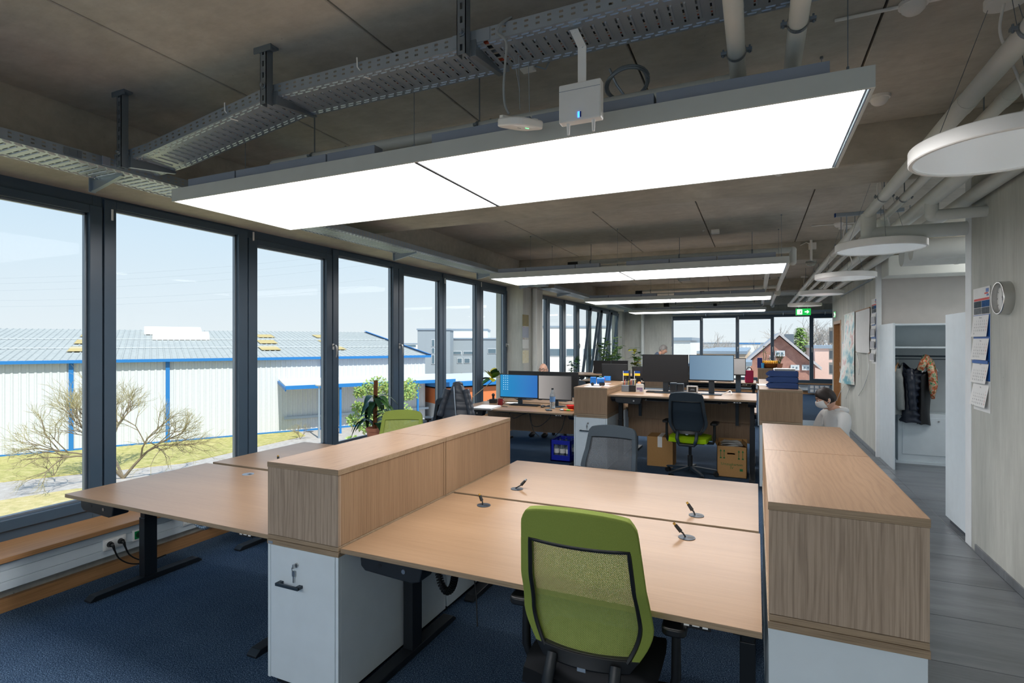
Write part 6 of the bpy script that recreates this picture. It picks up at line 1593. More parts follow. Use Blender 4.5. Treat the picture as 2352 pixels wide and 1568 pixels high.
# croton on the window-side desk
t = thing('croton_plant', 'yellow and green croton plant beside the blue monitor', 'plant', (-4.36, 8.05, .359))
mesh('pot', B().lathe([(.05, 0), (.07, .12), (.062, .12), (0, .10)], n=20), MAT['whitep'], parent=t, smooth=45)
q = at(1130, 868, x=-4.25); top = q - Vector((-4.36, 8.05, .359))
mesh('stem', B().tube([(0, 0, .1), (.03, -.05, .4), top + Vector((0, 0, -.06))], [.008, .007, .006], n=6), MAT['bark'], parent=t, smooth=60)
rnd = random.Random(5)
for k in range(17):
    a = rnd.uniform(0, 6.283); e_ = rnd.uniform(-.3, 1.2); d_ = Vector((math.cos(a) * math.cos(e_) * .6, math.sin(a) * math.cos(e_), math.sin(e_))).normalized(); L = rnd.uniform(.20, .30); sd = d_.cross(Vector((.3, .2, 1))).normalized(); rows = []
    for j in range(6):
        f2 = j / 5; c = top + d_ * L * f2 - Vector((0, 0, .25 * L * f2 * f2)); ww = .062 * math.sin(math.pi * min(.97, .08 + f2 * .9)); rows.append((c - sd * ww, c, c + sd * ww))
    mesh('leaf', B().add([q for r_ in rows for q in r_], [f for j in range(5) for f in ((j * 3, j * 3 + 1, j * 3 + 4, j * 3 + 3), (j * 3 + 1, j * 3 + 2, j * 3 + 5, j * 3 + 4))]), [MAT['leafy'], MAT['leafd'], MAT['leaf']][k % 3], parent=t, smooth=60)
small_plant('potted_plant', 'green plant on the far left window sill above the bald man desk', (-4.30, 13.45, .36), .09, .16, .95, 90, .13, [MAT['leafd'], MAT['leaf']], 21, .35, MAT['slate'], 4)
small_plant('potted_plant', 'large pale ficus by the tilted windows', (-4.0, 16.2, .0), .18, .35, 1.50, 240, .20, [MAT['leafl'], MAT['leaf'], MAT['leafl']], 22, .75, MAT['slate'], 8)
small_plant('potted_plant', 'narrow yellow-green plant right of the pale ficus', (-3.7, 18.4, .0), .16, .34, 1.45, 70, .22, [MAT['leafy'], MAT['leaf']], 23, .25, MAT['slate'], 3)
small_plant('potted_plant', 'dried spiky plant beside the black monitors', (-2.42, 8.65, .741), .05, .10, .30, 16, .14, [plain('dry_ochre', (170, 128, 70), .7), MAT['leaf']], 24, .4, MAT['whitep'], 3, lw=.15)
# socket strip at the far wall
t = thing('socket_panel', 'grey floor box with many sockets under the far windows', 'socket', tuple(at(1880, 892, y=YF - .14)))
mesh('body', B().box(-.30, -.06, -.16, .32, .02, .14), MAT['galv'], parent=t, bevel=.01)
for i in range(4):
    for j in range(2): mesh('socket', B().box(-.24 + i * .14, -.066, -.12 + j * .12, -.14 + i * .14, -.06, -.03 + j * .12), MAT['whitep'], parent=t, bevel=.004)

# ================================================================== CORRIDOR WALL THINGS
Mw = lambda x, y, z: Matrix.Translation((x, y, z)) @ Matrix.Rotation(-math.pi / 2, 4, 'Z') @ Rx     # text on a wall facing -X
# clock
p = at(2312, 684, x=1.60); t = thing('wall_clock', 'round silver-rimmed wall clock on the concrete wall', 'clock', (XR, p.y, p.z))
MX = Matrix.Rotation(-math.pi / 2, 4, 'Y')          # local +z -> -x
R = .117
mesh('rim', B().lathe([(R, 0), (R, .058), (R - .004, .062), (R - .010, .062), (R - .012, .040), (R - .012, .03)], n=48, caps=False).xf(MX), MAT['chrome'], parent=t, smooth=35)
mesh('dial', B().lathe([(0, .030), (R - .011, .030)], n=48, caps=False).xf(MX), MAT['paper'], parent=t)
mk = B()
for k in range(60):
    a = 2 * math.pi * k / 60; r0 = R - (.034 if k % 5 == 0 else .022); w_ = .0022 if k % 5 == 0 else .0010
    c, s_ = math.cos(a), math.sin(a); q = [(r0 * c - w_ * s_, r0 * s_ + w_ * c, .0312), (r0 * c + w_ * s_, r0 * s_ - w_ * c, .0312), ((R - .014) * c + w_ * s_, (R - .014) * s_ - w_ * c, .0312), ((R - .014) * c - w_ * s_, (R - .014) * s_ + w_ * c, .0312)]
    mk.add(q, [(0, 1, 2, 3)])
tag(mesh('minute_marks', mk.xf(MX), MAT['black'], parent=t), kind='stuff')
def hand(a, L, w_, z):
    c, s_ = math.cos(a), math.sin(a); b = B().add([(-w_ * s_ - .015 * c, w_ * c - .015 * s_, z), (w_ * s_ - .015 * c, -w_ * c - .015 * s_, z), (L * c + w_ * .5 * s_, L * s_ - w_ * .5 * c, z), (L * c - w_ * .5 * s_, L * s_ + w_ * .5 * c, z)], [(0, 1, 2, 3)])
    return b.xf(MX)
mesh('hour_hand', hand(math.radians(170), .055, .004, .033), MAT['galvd'], parent=t); mesh('minute_hand', hand(math.radians(10), .088, .003, .034), MAT['black'], parent=t); mesh('second_hand', hand(math.radians(215), .085, .001, .035), MAT['black'], parent=t)

# wall calendars
def calendar(label, y0, y1, z0, z1, rich=True, tilt=.0):
    """four-month wall planner on the wall facing -X; y0 = near edge"""
    t = thing('wall_calendar', label, 'calendar', (XR, (y0 + y1) / 2, z0)); w_ = abs(y1 - y0); h_ = z1 - z0; hb = w_ / 2
    BL = plain('calendar_blue', (24, 92, 168), .5); RD = plain('calendar_red', (206, 60, 56), .6); INK = plain('calendar_ink', (70, 74, 80), .7)
    mesh('backing', B().box(-.004, -hb, 0, -.001, hb, h_), MAT['paper'], parent=t)
    mesh('blue_backing', B().box(-.0055, -hb, h_ * .25, -.004, hb, h_ * .78), BL, parent=t)
    # header with logo, red banner and photo collage
    mesh('header', B().box(-.007, -hb, h_ * .78, -.0055, hb, h_), MAT['paper'], parent=t)
    mesh('logo', B().box(-.008, -hb + .02, h_ * .955, -.007, -hb + .075, h_ * .985).box(-.008, -hb + .02, h_ * .925, -.007, -hb + .06, h_ * .94), BL, parent=t)
    mesh('logo_stripe', B().box(-.0082, -hb + .035, h_ * .942, -.007, -hb + .10, h_ * .953), RD, parent=t)
    mesh('banner', B().box(-.008, -hb + .008, h_ * .895, -.007, hb - .02, h_ * .913), RD, parent=t)
    cols_ = [(60, 110, 170), (120, 128, 134), (96, 110, 118), (150, 156, 160)]
    for i in range(2):
        for j in range(2):
            mesh('photo', B().box(-.008, -hb + .004 + i * w_ * .48, h_ * (.84 - .055 * j), -.007, -hb + w_ * (.47 + .48 * i), h_ * (.892 - .055 * j)), fabric('photo_print_%d%d' % (i, j), cols_[i * 2 + j], tuple(int(c * .5) for c in cols_[i * 2 + j]), 40), parent=t)
    months = [('Februar', 1, 28), ('März', 1, 31), ('April', 4, 30), ('Mai', 6, 31)]
    zz = h_ * .775; bh = h_ * .172
    for k, (nm, first, nd) in enumerate(months):
        zt_ = zz - k * (bh + h_ * .016); x_ = -.009 - .004 * k
        pg = mesh('month_sheet', B().add([(-.0075, -hb + .012, zt_), (-.0075, hb + .012 - .014, zt_), (x_ - .012, hb + .006, zt_ - bh), (x_ - .012, -hb + .022, zt_ - bh)], [(0, 1, 2, 3)]), MAT['paper'], parent=t)
        if not rich: 
            mesh('print_block', B().box(x_ - .014, -hb + .03, zt_ - bh * .9, x_ - .013, hb - .02, zt_ - bh * .3), plain('faint_print', (190, 192, 196), .8), parent=pg); continue
        text_mesh('month_name', nm, bh * .10, INK, pg, Mw(-.0092 - .0022, 0, zt_ - bh * .14))
        rows_b, rows_r = B(), B()
        for d_ in range(1, nd + 1):
            pos = first + d_ - 1; col = pos % 7; row = pos // 7
            f_ = .26 + row * .145
            yy = hb - .055 - col * (w_ - .085) / 6.4; xx = -.0075 + (x_ - .0045) * f_ - .0012 + .0075 * f_ * 0
            text_into(rows_r if col == 6 else rows_b, str(d_), bh * .115, Mw(-.0075 + (x_ - .012 + .0075) * f_ - .0012, yy, zt_ - bh * (f_ + .05)))
        tag(mesh('day_numbers', rows_b, INK, parent=pg), kind='stuff'); tag(mesh('sunday_numbers', rows_r, RD, parent=pg), kind='stuff')
    mesh('blue_strip', B().box(-.016, -hb + .012, h_ * .385, -.014, hb - .004, h_ * .41), BL, parent=t)
    return t
ya, yb = at(2276, 800, x=XR).y, at(2238, 800, x=XR).y
calendar('four-month wall calendar with blue backing beside the clock', ya, yb, at(2257, 944, x=XR).z, at(2257, 660, x=XR).z)
ya, yb = at(2014, 800, x=XR).y, at(2003, 800, x=XR).y
calendar('distant wall calendar near the white wall edge', ya, yb, at(2008, 835, x=XR).z, at(2008, 686, x=XR).z, rich=False)
# poster rail, map and white chart on the far concrete wall
t = thing('picture_rail', 'thin picture rail high on the far corridor wall', 'rail', (XR - .012, 9.7, at(2007, 640, x=XR).z))
mesh('rail', B().box(-.008, 0, -.012, .008, 3.3, .012), MAT['galv'], parent=t)
for y in (.55, 1.0, 1.9, 2.4): mesh('cord', B().cyl((0, y, 0), (0, y, -.55), .0012, n=5), MAT['whitep'], parent=t)
def map_mat():
    m, n_, p_ = newmat('map_print'); a = noise_chain(n_, 5, 5); c = ramp(n_, a, [(.38, lin(120, 176, 190)), (.47, lin(206, 220, 214)), (.53, lin(232, 232, 226)), (.62, lin(214, 180, 176))]); n_.links.new(c, p_.inputs['Base Color']); p_.inputs['Roughness'].default_value = .35; return m
def wall_sheet(name, label, ua, ub, va, vb, mat, cat, bow=.05, strip=None):
    y0, y1 = at(ub, 787, x=XR).y, at(ua, 787, x=XR).y; z1, z0 = at(ub, va, x=XR).z, at(ub, vb, x=XR).z
    t = thing(name, label, cat, (XR, (y0 + y1) / 2, z0)); h_ = z1 - z0; hb = (y1 - y0) / 2
    mesh('sheet', B().shell(lambda u, v: Vector((-.015 - bow * math.sin(math.pi * u) * (1 - v) - .01 * math.sin(6 * u + 4 * v) * (1 - v), -hb + 2 * hb * u, h_ * v)), 10, 12, .002), mat, parent=t, smooth=60)
    mesh('top_bar', B().cyl((-.015, -hb - .01, h_), (-.015, hb + .01, h_), .010, n=8), strip or MAT['oakS'], parent=t, smooth=40)
    mesh('bottom_bar', B().cyl((-.018, -hb, .004), (-.018, hb, .004), .007, n=8), strip or MAT['oakS'], parent=t, smooth=40)
wall_sheet('wall_map', 'curling printed map hanging on the far corridor wall', 1941, 1965, 716, 884, map_mat(), 'map', .16, MAT['whitep'])
wall_sheet('wall_chart', 'white hanging chart with wooden bars beside the map', 1968, 2000, 706, 811, MAT['paper'], 'chart', .05)
t = thing('wall_frame', 'small white framed notice near the oak door', 'frame', (XR, at(1939, 800, x=XR).y, at(1939, 805, x=XR).z)); mesh('frame', B().box(-.015, -.16, -.17, 0, .16, .17), MAT['galv'], parent=t, bevel=.004); mesh('sheet', B().box(-.017, -.13, -.14, -.015, .13, .14), MAT['paper'], parent=t)
for i, (u_, v_, lab) in enumerate(((1934, 753, 'small white wall box above the framed notice'), (1931, 836, 'upper white light switch by the oak door'), (1931, 850, 'lower white light switch by the oak door'))):
    q = at(u_, v_, x=XR); t = thing('light_switch', lab, 'switch', (XR, q.y, q.z)); mesh('plate', B().box(-.010, -.045, -.045, 0, .045, .045), MAT['whitep'], parent=t, bevel=.003); mesh('rocker', B().box(-.014, -.03, -.03, -.010, .03, .03), MAT['paper'], parent=t, bevel=.002)
for i, pts in enumerate((((1968, 812), (1974, 840), (1972, 860)), ((1992, 812), (1995, 850), (1985, 885), (1972, 908)), ((1940, 886), (1930, 900), (1922, 920)), ((1953, 888), (1946, 905), (1943, 915)))):
    P = [at(u_, v_, x=XR - .02) for u_, v_ in pts]
    loose(['short white cable hanging below the white chart', 'long curved white cable hanging below the white chart', 'white cable hanging below the left edge of the map', 'short white cable hanging below the map'][i], [tuple(q) for q in P], .006, MAT['whitep'])
# notes on the end of the wall, papers on the pier
for i, (v0_, v1_) in enumerate(((752, 790), (800, 826), (832, 860))):
    q0, q1 = at(1904, v1_, y=14.48), at(1910, v0_, y=14.48)
    t = thing('wall_note', ['upper', 'middle', 'lower'][i] + ' paper note on the corridor wall end', 'paper', (q0.x, 14.497, q0.z), 0); mesh('sheet', B().box(0, -.004, 0, .10, .0, q1.z - q0.z), MAT['paper'], parent=t); mesh('print', B().box(.01, -.006, .03, .09, -.004, (q1.z - q0.z) * .8), MAT['galv'], parent=t)
for i, (v0_, v1_) in enumerate(((722, 748), (750, 775), (780, 800), (805, 834))):
    q0, q1 = at(1201, v1_, x=-4.19), at(1215, v0_, x=-4.19)
    t = thing('pier_print', ['topmost colourful', 'second grey-blue', 'third faint', 'lowest yellow'][i] + ' print pinned to the concrete pier', 'paper', (-4.20, q0.y, q0.z)); mesh('sheet', B().box(0, 0, 0, .004, q1.y - q0.y, at(1208, v0_, x=-4.19).z - at(1208, v1_, x=-4.19).z), [fabric('print_dark', (96, 110, 120), (180, 160, 90), 25), MAT['lampbox'], MAT['lampbody'], fabric('print_yellow', (200, 190, 120), (220, 220, 220), 20)][i], parent=t); mesh('pin', B().ball((.006, .05, .2), .006, 8, 6), MAT['red'], parent=t)
t = thing('drain_pipe', 'pale grey vertical pipe on the concrete pier', 'pipe', (-4.14, at(1228, 787, x=-4.14).y, 0)); mesh('pipe_length', B().cyl((0, 0, 0), (0, 0, 2.78), .05, n=20), MAT['pipe'], parent=t, smooth=40); mesh('pipe_sleeve', B().cyl((0, 0, 1.2), (0, 0, 1.3), .055, n=20), MAT['pipe'], parent=t, smooth=40)
t = thing('drain_pipe', 'pale vertical pipe in the far left corner', 'pipe', tuple(at(1476, 787, y=19.85).xy) + (0,)); mesh('pipe_length', B().cyl((0, 0, 0), (0, 0, 2.9), .06, n=20), MAT['pipe'], parent=t, smooth=40); mesh('pipe_sleeve', B().cyl((0, 0, 1.2), (0, 0, 1.3), .066, n=20), MAT['pipe'], parent=t, smooth=40)

# ================================================================== COAT NICHE
t = thing('wardrobe', 'open white coat wardrobe in the niche', 'wardrobe', (1.648, 8.60, 0)); WW, DD, HH = 1.45, .84, 1.935
mesh('side_panel', B().box(0, 0, .0, .024, DD, HH), MAT['white'], parent=t, bevel=.002); mesh('side_panel', B().box(WW, 0, .0, WW + .024, DD, HH), MAT['white'], parent=t, bevel=.002)
mesh('top_board', B().box(.024, .30, HH - .024, WW, DD, HH), MAT['white'], parent=t, bevel=.002); mesh('shelf', B().box(.024, .30, 1.600, WW, DD, 1.622), MAT['white'], parent=t, bevel=.002)
mesh('back_panel', B().box(.024, DD - .012, .05, WW, DD, HH - .024), plain('pale_grey_panel', (196, 204, 206), .6), parent=t)
bx_ = mesh('lower_box', B().box(.16, .53, .035, WW, DD - .013, .70), MAT['white'], parent=t, bevel=.003)
mesh('door', B().box(.21, .520, .13, WW - .03, .532, .64), MAT['white'], parent=bx_, bevel=.002); mesh('lock', B().cyl((.62, .520, .60), (.62, .512, .60), .012, n=14), MAT['chrome'], parent=bx_, smooth=40)
mesh('plinth', B().box(.13, .515, 0, WW, DD - .013, .035), MAT['white'], parent=t)
mesh('clothes_rail', B().cyl((.024, .50, 1.49), (WW, .50, 1.49), .012, n=12).cyl((.024, .50, 1.45), (WW, .50, 1.45), .006, n=10), MAT['slate'], parent=t, smooth=40)
t = thing('wardrobe', 'tall white cupboard side at the near edge of the coat niche', 'wardrobe', (1.632, 5.74, 0))
mesh('side_panel', B().box(0, 0, .045, .03, .62, 1.94), MAT['white'], parent=t, bevel=.002); mesh('body', B().box(.03, .0, .045, 1.5, .58, 1.94), MAT['white'], parent=t, bevel=.002); mesh('plinth', B().box(.02, .02, 0, 1.48, .56, .045), MAT['slate'], parent=t)
def clothes_hanger(label, x, mat, tilt=.0):
    t = thing('clothes_hanger', label, 'hanger', (x, 9.10, 1.49), tilt); b = B().tube([(0, 0, -.10), (0, 0, -.03), (.014, 0, .0), (.008, 0, .016), (-.010, 0, .014)], .0028, n=6)
    mesh('hook', b, MAT['chrome'], parent=t, smooth=60)
    mesh('shoulders', B().tube([(-.20, 0, -.21), (-.12, 0, -.15), (0, 0, -.10), (.12, 0, -.15), (.20, 0, -.21)], [.009, .011, .010, .011, .009], n=8), mat, parent=t, smooth=60)
    return t
clothes_hanger('white plastic hanger left of the niche edge, empty', 2.165, MAT['whitep'], .9)
clothes_hanger('rightmost empty white hanger in the niche', 2.46, MAT['whitep'], .9)
clothes_hanger('hanger under the grey knitted cardigan', 1.80, MAT['oakS'], 1.2)
def garment(name, label, x, ztop, zbot, w0, w1, thick, mat, quilt=0, rz=0.0, sleeve=True, y=9.10, extra=None):
    t = thing(name, label, 'coat', (x, y, 0), rz); rnd = random.Random(int(x * 100))
    def fn(side):
        def f(u, v):
            z = zbot + (ztop - zbot) * v
            k = 1 - v; w_ = w1 + (w0 - w1) * min(1, v * 1.0); sh = 1.0
            if v > .86: sh = 1 - .72 * ((v - .86) / .14) ** 1.4
            a = math.pi * u; q = .5 * thick * (1 + (.16 * math.sin(v * quilt * math.pi * 2) if quilt else 0)) * (1 + .18 * math.sin(5 * u + 7 * v))
            return Vector((-math.cos(a) * w_ * sh, side * math.sin(a) * q, z + .012 * math.sin(9 * u) * (1 - v) - .11 * math.cos(a) ** 2 * max(0, (v - .7) / .3) ** 2))
        return f
    mesh('body', B().grid(fn(-1), 18, 36).grid(fn(1), 18, 36), mat, parent=t, smooth=180)
    if sleeve:
        for s_ in (-1, 1):
            pts = [Vector((s_ * w0 * .62, -.02, ztop - .10)), Vector((s_ * w0 * .95, -.05, ztop - .22)), Vector((s_ * w0 * 1.02, -.07, ztop - .42)), Vector((s_ * w0 * .98, -.08, ztop - .64))]
            rr = []
            P2 = []
            for j in range(25):
                f_ = j / 24 * 3; i_ = min(2, int(f_)); P2.append(pts[i_].lerp(pts[i_ + 1], f_ - i_)); rr.append((.055 - .012 * j / 24) * (1 + (.10 * math.sin(j * 1.6) if quilt else .04 * math.sin(j))))
            mesh('sleeve', B().tube(P2, rr, n=12), mat, parent=t, smooth=180)
    if extra: extra(t)
    return t
KN = fabric('grey_knit', (150, 154, 152), (116, 122, 122), 90); NV = plain('navy_quilted_nylon', (22, 30, 46), .38); BLK = plain('black_nylon', (12, 14, 18), .45)
garment('cardigan', 'grey knitted cardigan hanging leftmost in the niche', 1.775, 1.40, .68, .14, .15, .15, KN, 0, 1.25)
garment('puffer_coat', 'dark navy quilted coat hanging in the niche', 1.965, 1.40, .58, .17, .17, .22, NV, 9, .95)
garment('black_jacket', 'black jacket partly hidden behind the navy quilted coat', 2.10, 1.38, .56, .13, .14, .13, BLK, 0, 1.1, sleeve=False)
t = thing('scarf', 'green and red patterned scarf draped over the black jacket', 'scarf', (2.06, 9.02, 0), .9)
def scarf_mat():
    m, n_, p_ = newmat('scarf_print'); a = noise_chain(n_, 22, 3); c = ramp(n_, a, [(.36, lin(40, 130, 84)), (.46, lin(206, 190, 160)), (.54, lin(204, 74, 40)), (.64, lin(60, 120, 70))]); n_.links.new(c, p_.inputs['Base Color']); p_.inputs['Roughness'].default_value = .8; return m
SM = scarf_mat()
mesh('loop', B().tube([(-.10, -.02, 1.30), (-.08, -.05, 1.40), (.0, -.04, 1.47), (.08, -.05, 1.40), (.11, -.07, 1.26), (.12, -.08, 1.10), (.12, -.08, 1.0)], [.035, .045, .05, .055, .055, .05, .03], n=10), SM, parent=t, smooth=180)
mesh('tail', B().tube([(-.02, -.08, 1.42), (.02, -.11, 1.25), (.03, -.11, 1.05), (.04, -.11, .92)], [.04, .045, .04, .02], n=10), SM, parent=t, smooth=180)
# padded jacket over the chair back by the window
jp = at(1050, 950, y=6.05)
t = thing('padded_jacket', 'dark grey padded jacket hung over the chair by the window', 'coat', (jp.x, 6.05, 0), .25)
JM = plain('charcoal_nylon', (58, 64, 74), .4)
z1 = at(1050, 876, y=6.05).z; z0 = z1 - .46
def jf(side):
    def f(u, v):
        a = math.pi * u; w_ = .20 - .13 * max(0, v - .35) / .65 if v > .35 else .20; q = (.11 - .05 * v) * (1 + .10 * abs(math.sin(v * 14)) )
        return Vector((-math.cos(a) * w_, side * math.sin(a) * q + .03 * v, z0 + (z1 - z0) * v - .05 * abs(math.cos(a)) * v * v))
    return f
mesh('shell', B().grid(jf(-1), 18, 40).grid(jf(1), 18, 40), JM, parent=t, smooth=180)
mesh('zip', B().tube([(.02, -.125, z0 + .02), (.0, -.12, z0 + .25), (-.02, -.08, z1 - .06)], .006, n=6), MAT['galv'], parent=t, smooth=60)
for s_ in (-1, 1):
    P2 = [Vector((s_ * .12, -.02, z1 - .10)).lerp(Vector((s_ * .21, -.06, z0 + .02)), j / 20) for j in range(21)]
    mesh('sleeve', B().tube(P2, [.046 * (1 + .05 * math.sin(j * 1.5)) for j in range(21)], n=12), JM, parent=t, smooth=180)
mesh('hood', B().ball((0, .03, z1 - .03), (.07, .06, .03), 14, 8), JM, parent=t, smooth=60)

# ================================================================== PEOPLE
def skin_mesh(name, verts, edges, radii, mat, parent, root=0, sub=2):
    me = bpy.data.meshes.new(name); me.from_pydata([tuple(v) for v in verts], edges, []); me.materials.append(mat)
    ob = bpy.data.objects.new(name, me); COL.objects.link(ob); ob.parent = parent
    md = ob.modifiers.new('skin', 'SKIN'); md.use_smooth_shade = True; md.branch_smoothing = .6
    sv = me.skin_vertices[0].data
    for i, r in enumerate(radii):
        sv[i].radius = (r, r) if not isinstance(r, tuple) else r
        sv[i].use_root = (i == root)
    s_ = ob.modifiers.new('sub', 'SUBSURF'); s_.levels = sub; s_.render_levels = sub
    return ob
def head_parts(parent, c, R, skin_m, hair_m, hair='short', mask=False, glasses=False, beard=False):
    """c = centre of the head, face towards local +Y, R = rotation matrix (3x3)"""
    c = Vector(c)
    def hd(u, v):
        th, ph = 2 * math.pi * u, math.pi * v
        x, y, z = math.sin(ph) * math.cos(th), math.sin(ph) * math.sin(th), math.cos(ph)
        p = Vector((.076 * x, .096 * y, .118 * z))
        if z < -.1: p.x *= 1 - .30 * (-z - .1); p.y *= 1 - .22 * (-z - .1) * (1 if y < 0 else .35)
        if y > .75 and abs(x) < .28:                      # nose, brow, chin
            if -.30 < z < .08: p.y += .026 * math.cos((z + .16) / .24 * 1.3) * max(0, 1 - abs(x) / .26)
        if y > .5 and .02 < z < .24 and .12 < abs(x) < .5: p.y -= .008    # eye sockets
        if y > .6 and .22 < z < .36: p.y += .005
        if y > .6 and -.52 < z < -.40 and abs(x) < .35: p.y += .005
        if y > .5 and z < -.72: p.y += .012
        return p
    def place(b): return b.xf(Matrix.Translation(c) @ R.to_4x4())
    mesh('head', place(B().grid(hd, 40, 32, flip=True)), skin_m, parent=parent, smooth=180)
    for s_ in (-1, 1):
        mesh('ear', place(B().ball((s_ * .078, -.008, -.006), (.011, .020, .032), 10, 8)), skin_m, parent=parent, smooth=60)
        if not mask or True:
            mesh('eye', place(B().ball((s_ * .030, .078, .016), (.011, .009, .007), 10, 6)), MAT['paper'], parent=parent, smooth=60)
            mesh('iris', place(B().ball((s_ * .030, .0855, .016), (.005, .003, .005), 8, 6)), MAT['soil'], parent=parent, smooth=60)
            mesh('eyebrow', place(B().tube([(s_ * .014, .092, .040), (s_ * .032, .088, .044), (s_ * .050, .072, .038)], .004, n=6)), hair_m, parent=parent, smooth=60)
    mesh('mouth', place(B().ball((0, .086, -.055), (.022, .006, .006), 10, 6)), plain('lips', (170, 104, 92), .5) if 'lips' not in bpy.data.materials else bpy.data.materials['lips'], parent=parent, smooth=60)
    def hairf(lo_front, lo_back, k):
        def f(u, v):
            th = 2 * math.pi * u; front = max(0, math.sin(th)); lo = lo_back + (lo_front - lo_back) * front ** .7
            ph = v * lo; p = hd(u, ph / math.pi); n_ = Vector((p.x / .076, p.y / .096, p.z / .118)).normalized()
            return p + n_ * (k * (1 - .75 * v ** 6) + .0016 * math.sin(34 * th + 9 * v))
        return f
    if hair == 'short':
        mesh('hair', place(B().grid(hairf(1.02, 2.0, .015), 44, 18, flip=True)), hair_m, parent=parent, smooth=180)
    elif hair == 'sides':
        mesh('hair', place(B().grid(lambda u, v: (lambda p: p * 1.03)(hd(.5 + .5 * (u * 1.16 - .08), .42 + .24 * v)), 30, 8, flip=True)), hair_m, parent=parent, smooth=180)
    if mask:
        def mk_(u, v):
            th = math.radians(22 + 136 * u); ph = math.radians(86 + 54 * v)
            p = Vector((.074 * math.sin(ph) * math.cos(th), .098 * math.sin(ph) * math.sin(th), .112 * math.cos(ph))); n_ = Vector((p.x, p.y, 0)).normalized(); b_ = math.sin(math.pi * u) * math.sin(math.pi * (v * .86 + .12))
            return p + n_ * (.005 + .022 * b_)
        mesh('face_mask', place(B().shell(mk_, 20, 12, .003)), MAT['paper'], parent=parent, smooth=180)
        for s_ in (-1, 1):
            mesh('mask_strap', place(B().tube([(s_ * .066, .040, .0), (s_ * .080, .012, .018), (s_ * .083, -.012, .028), (s_ * .084, -.026, .002)], .0024, n=6)), MAT['paper'], parent=parent, smooth=60)
            mesh('mask_strap', place(B().tube([(s_ * .060, .040, -.060), (s_ * .076, .0, -.045), (s_ * .083, -.022, -.02), (s_ * .084, -.028, .002)], .0024, n=6)), MAT['paper'], parent=parent, smooth=60)
    if glasses:
        for s_ in (-1, 1):
            mesh('glasses_rim', place(B().tube([(s_ * .032 + .023 * math.cos(a), .097, .012 + .017 * math.sin(a)) for a in [2 * math.pi * k / 16 for k in range(17)]], .0028, n=6)), MAT['black'], parent=parent, smooth=60)
            mesh('glasses_temple', place(B().cyl((s_ * .054, .094, .018), (s_ * .080, -.01, .016), .0025, n=6)), MAT['black'], parent=parent)
        mesh('glasses_bridge', place(B().cyl((-.010, .098, .014), (.010, .098, .014), .0025, n=6)), MAT['black'], parent=parent)
def hand_mesh(name, parent, wrist, d, up, mat, curl=.6):
    """hand with palm, four fingers and thumb; d = pointing direction, up = back of the hand"""
    d = Vector(d).normalized(); up = Vector(up); up = (up - d * up.dot(d)).normalized(); sd = d.cross(up); w_ = Vector(wrist)
    V = [w_, w_ + d * .04, w_ + d * .085]; E = [(0, 1), (1, 2)]; Rr = [(.024, .018), (.036, .016), (.038, .014)]
    for k, (off, L) in enumerate(((-.030, .070), (-.010, .080), (.010, .075), (.030, .058))):
        b = w_ + d * .085 + sd * off; i0 = len(V)
        V += [b, b + d * L * .5 - up * L * .15 * curl, b + d * L * (.85 - .3 * curl) - up * L * .55 * curl, b + d * L * (.95 - .6 * curl) - up * L * .95 * curl]; E += [(2, i0), (i0, i0 + 1), (i0 + 1, i0 + 2), (i0 + 2, i0 + 3)]; Rr += [.0095, .0088, .008, .007]
    i0 = len(V); V += [w_ + d * .035 - sd * .036 - up * .006, w_ + d * .065 - sd * .056 - up * .018, w_ + d * .09 - sd * .058 - up * .030]; E += [(1, i0), (i0, i0 + 1), (i0 + 1, i0 + 2)]; Rr += [.013, .010, .008]
    return skin_mesh(name, V, E, Rr, mat, parent, 1)
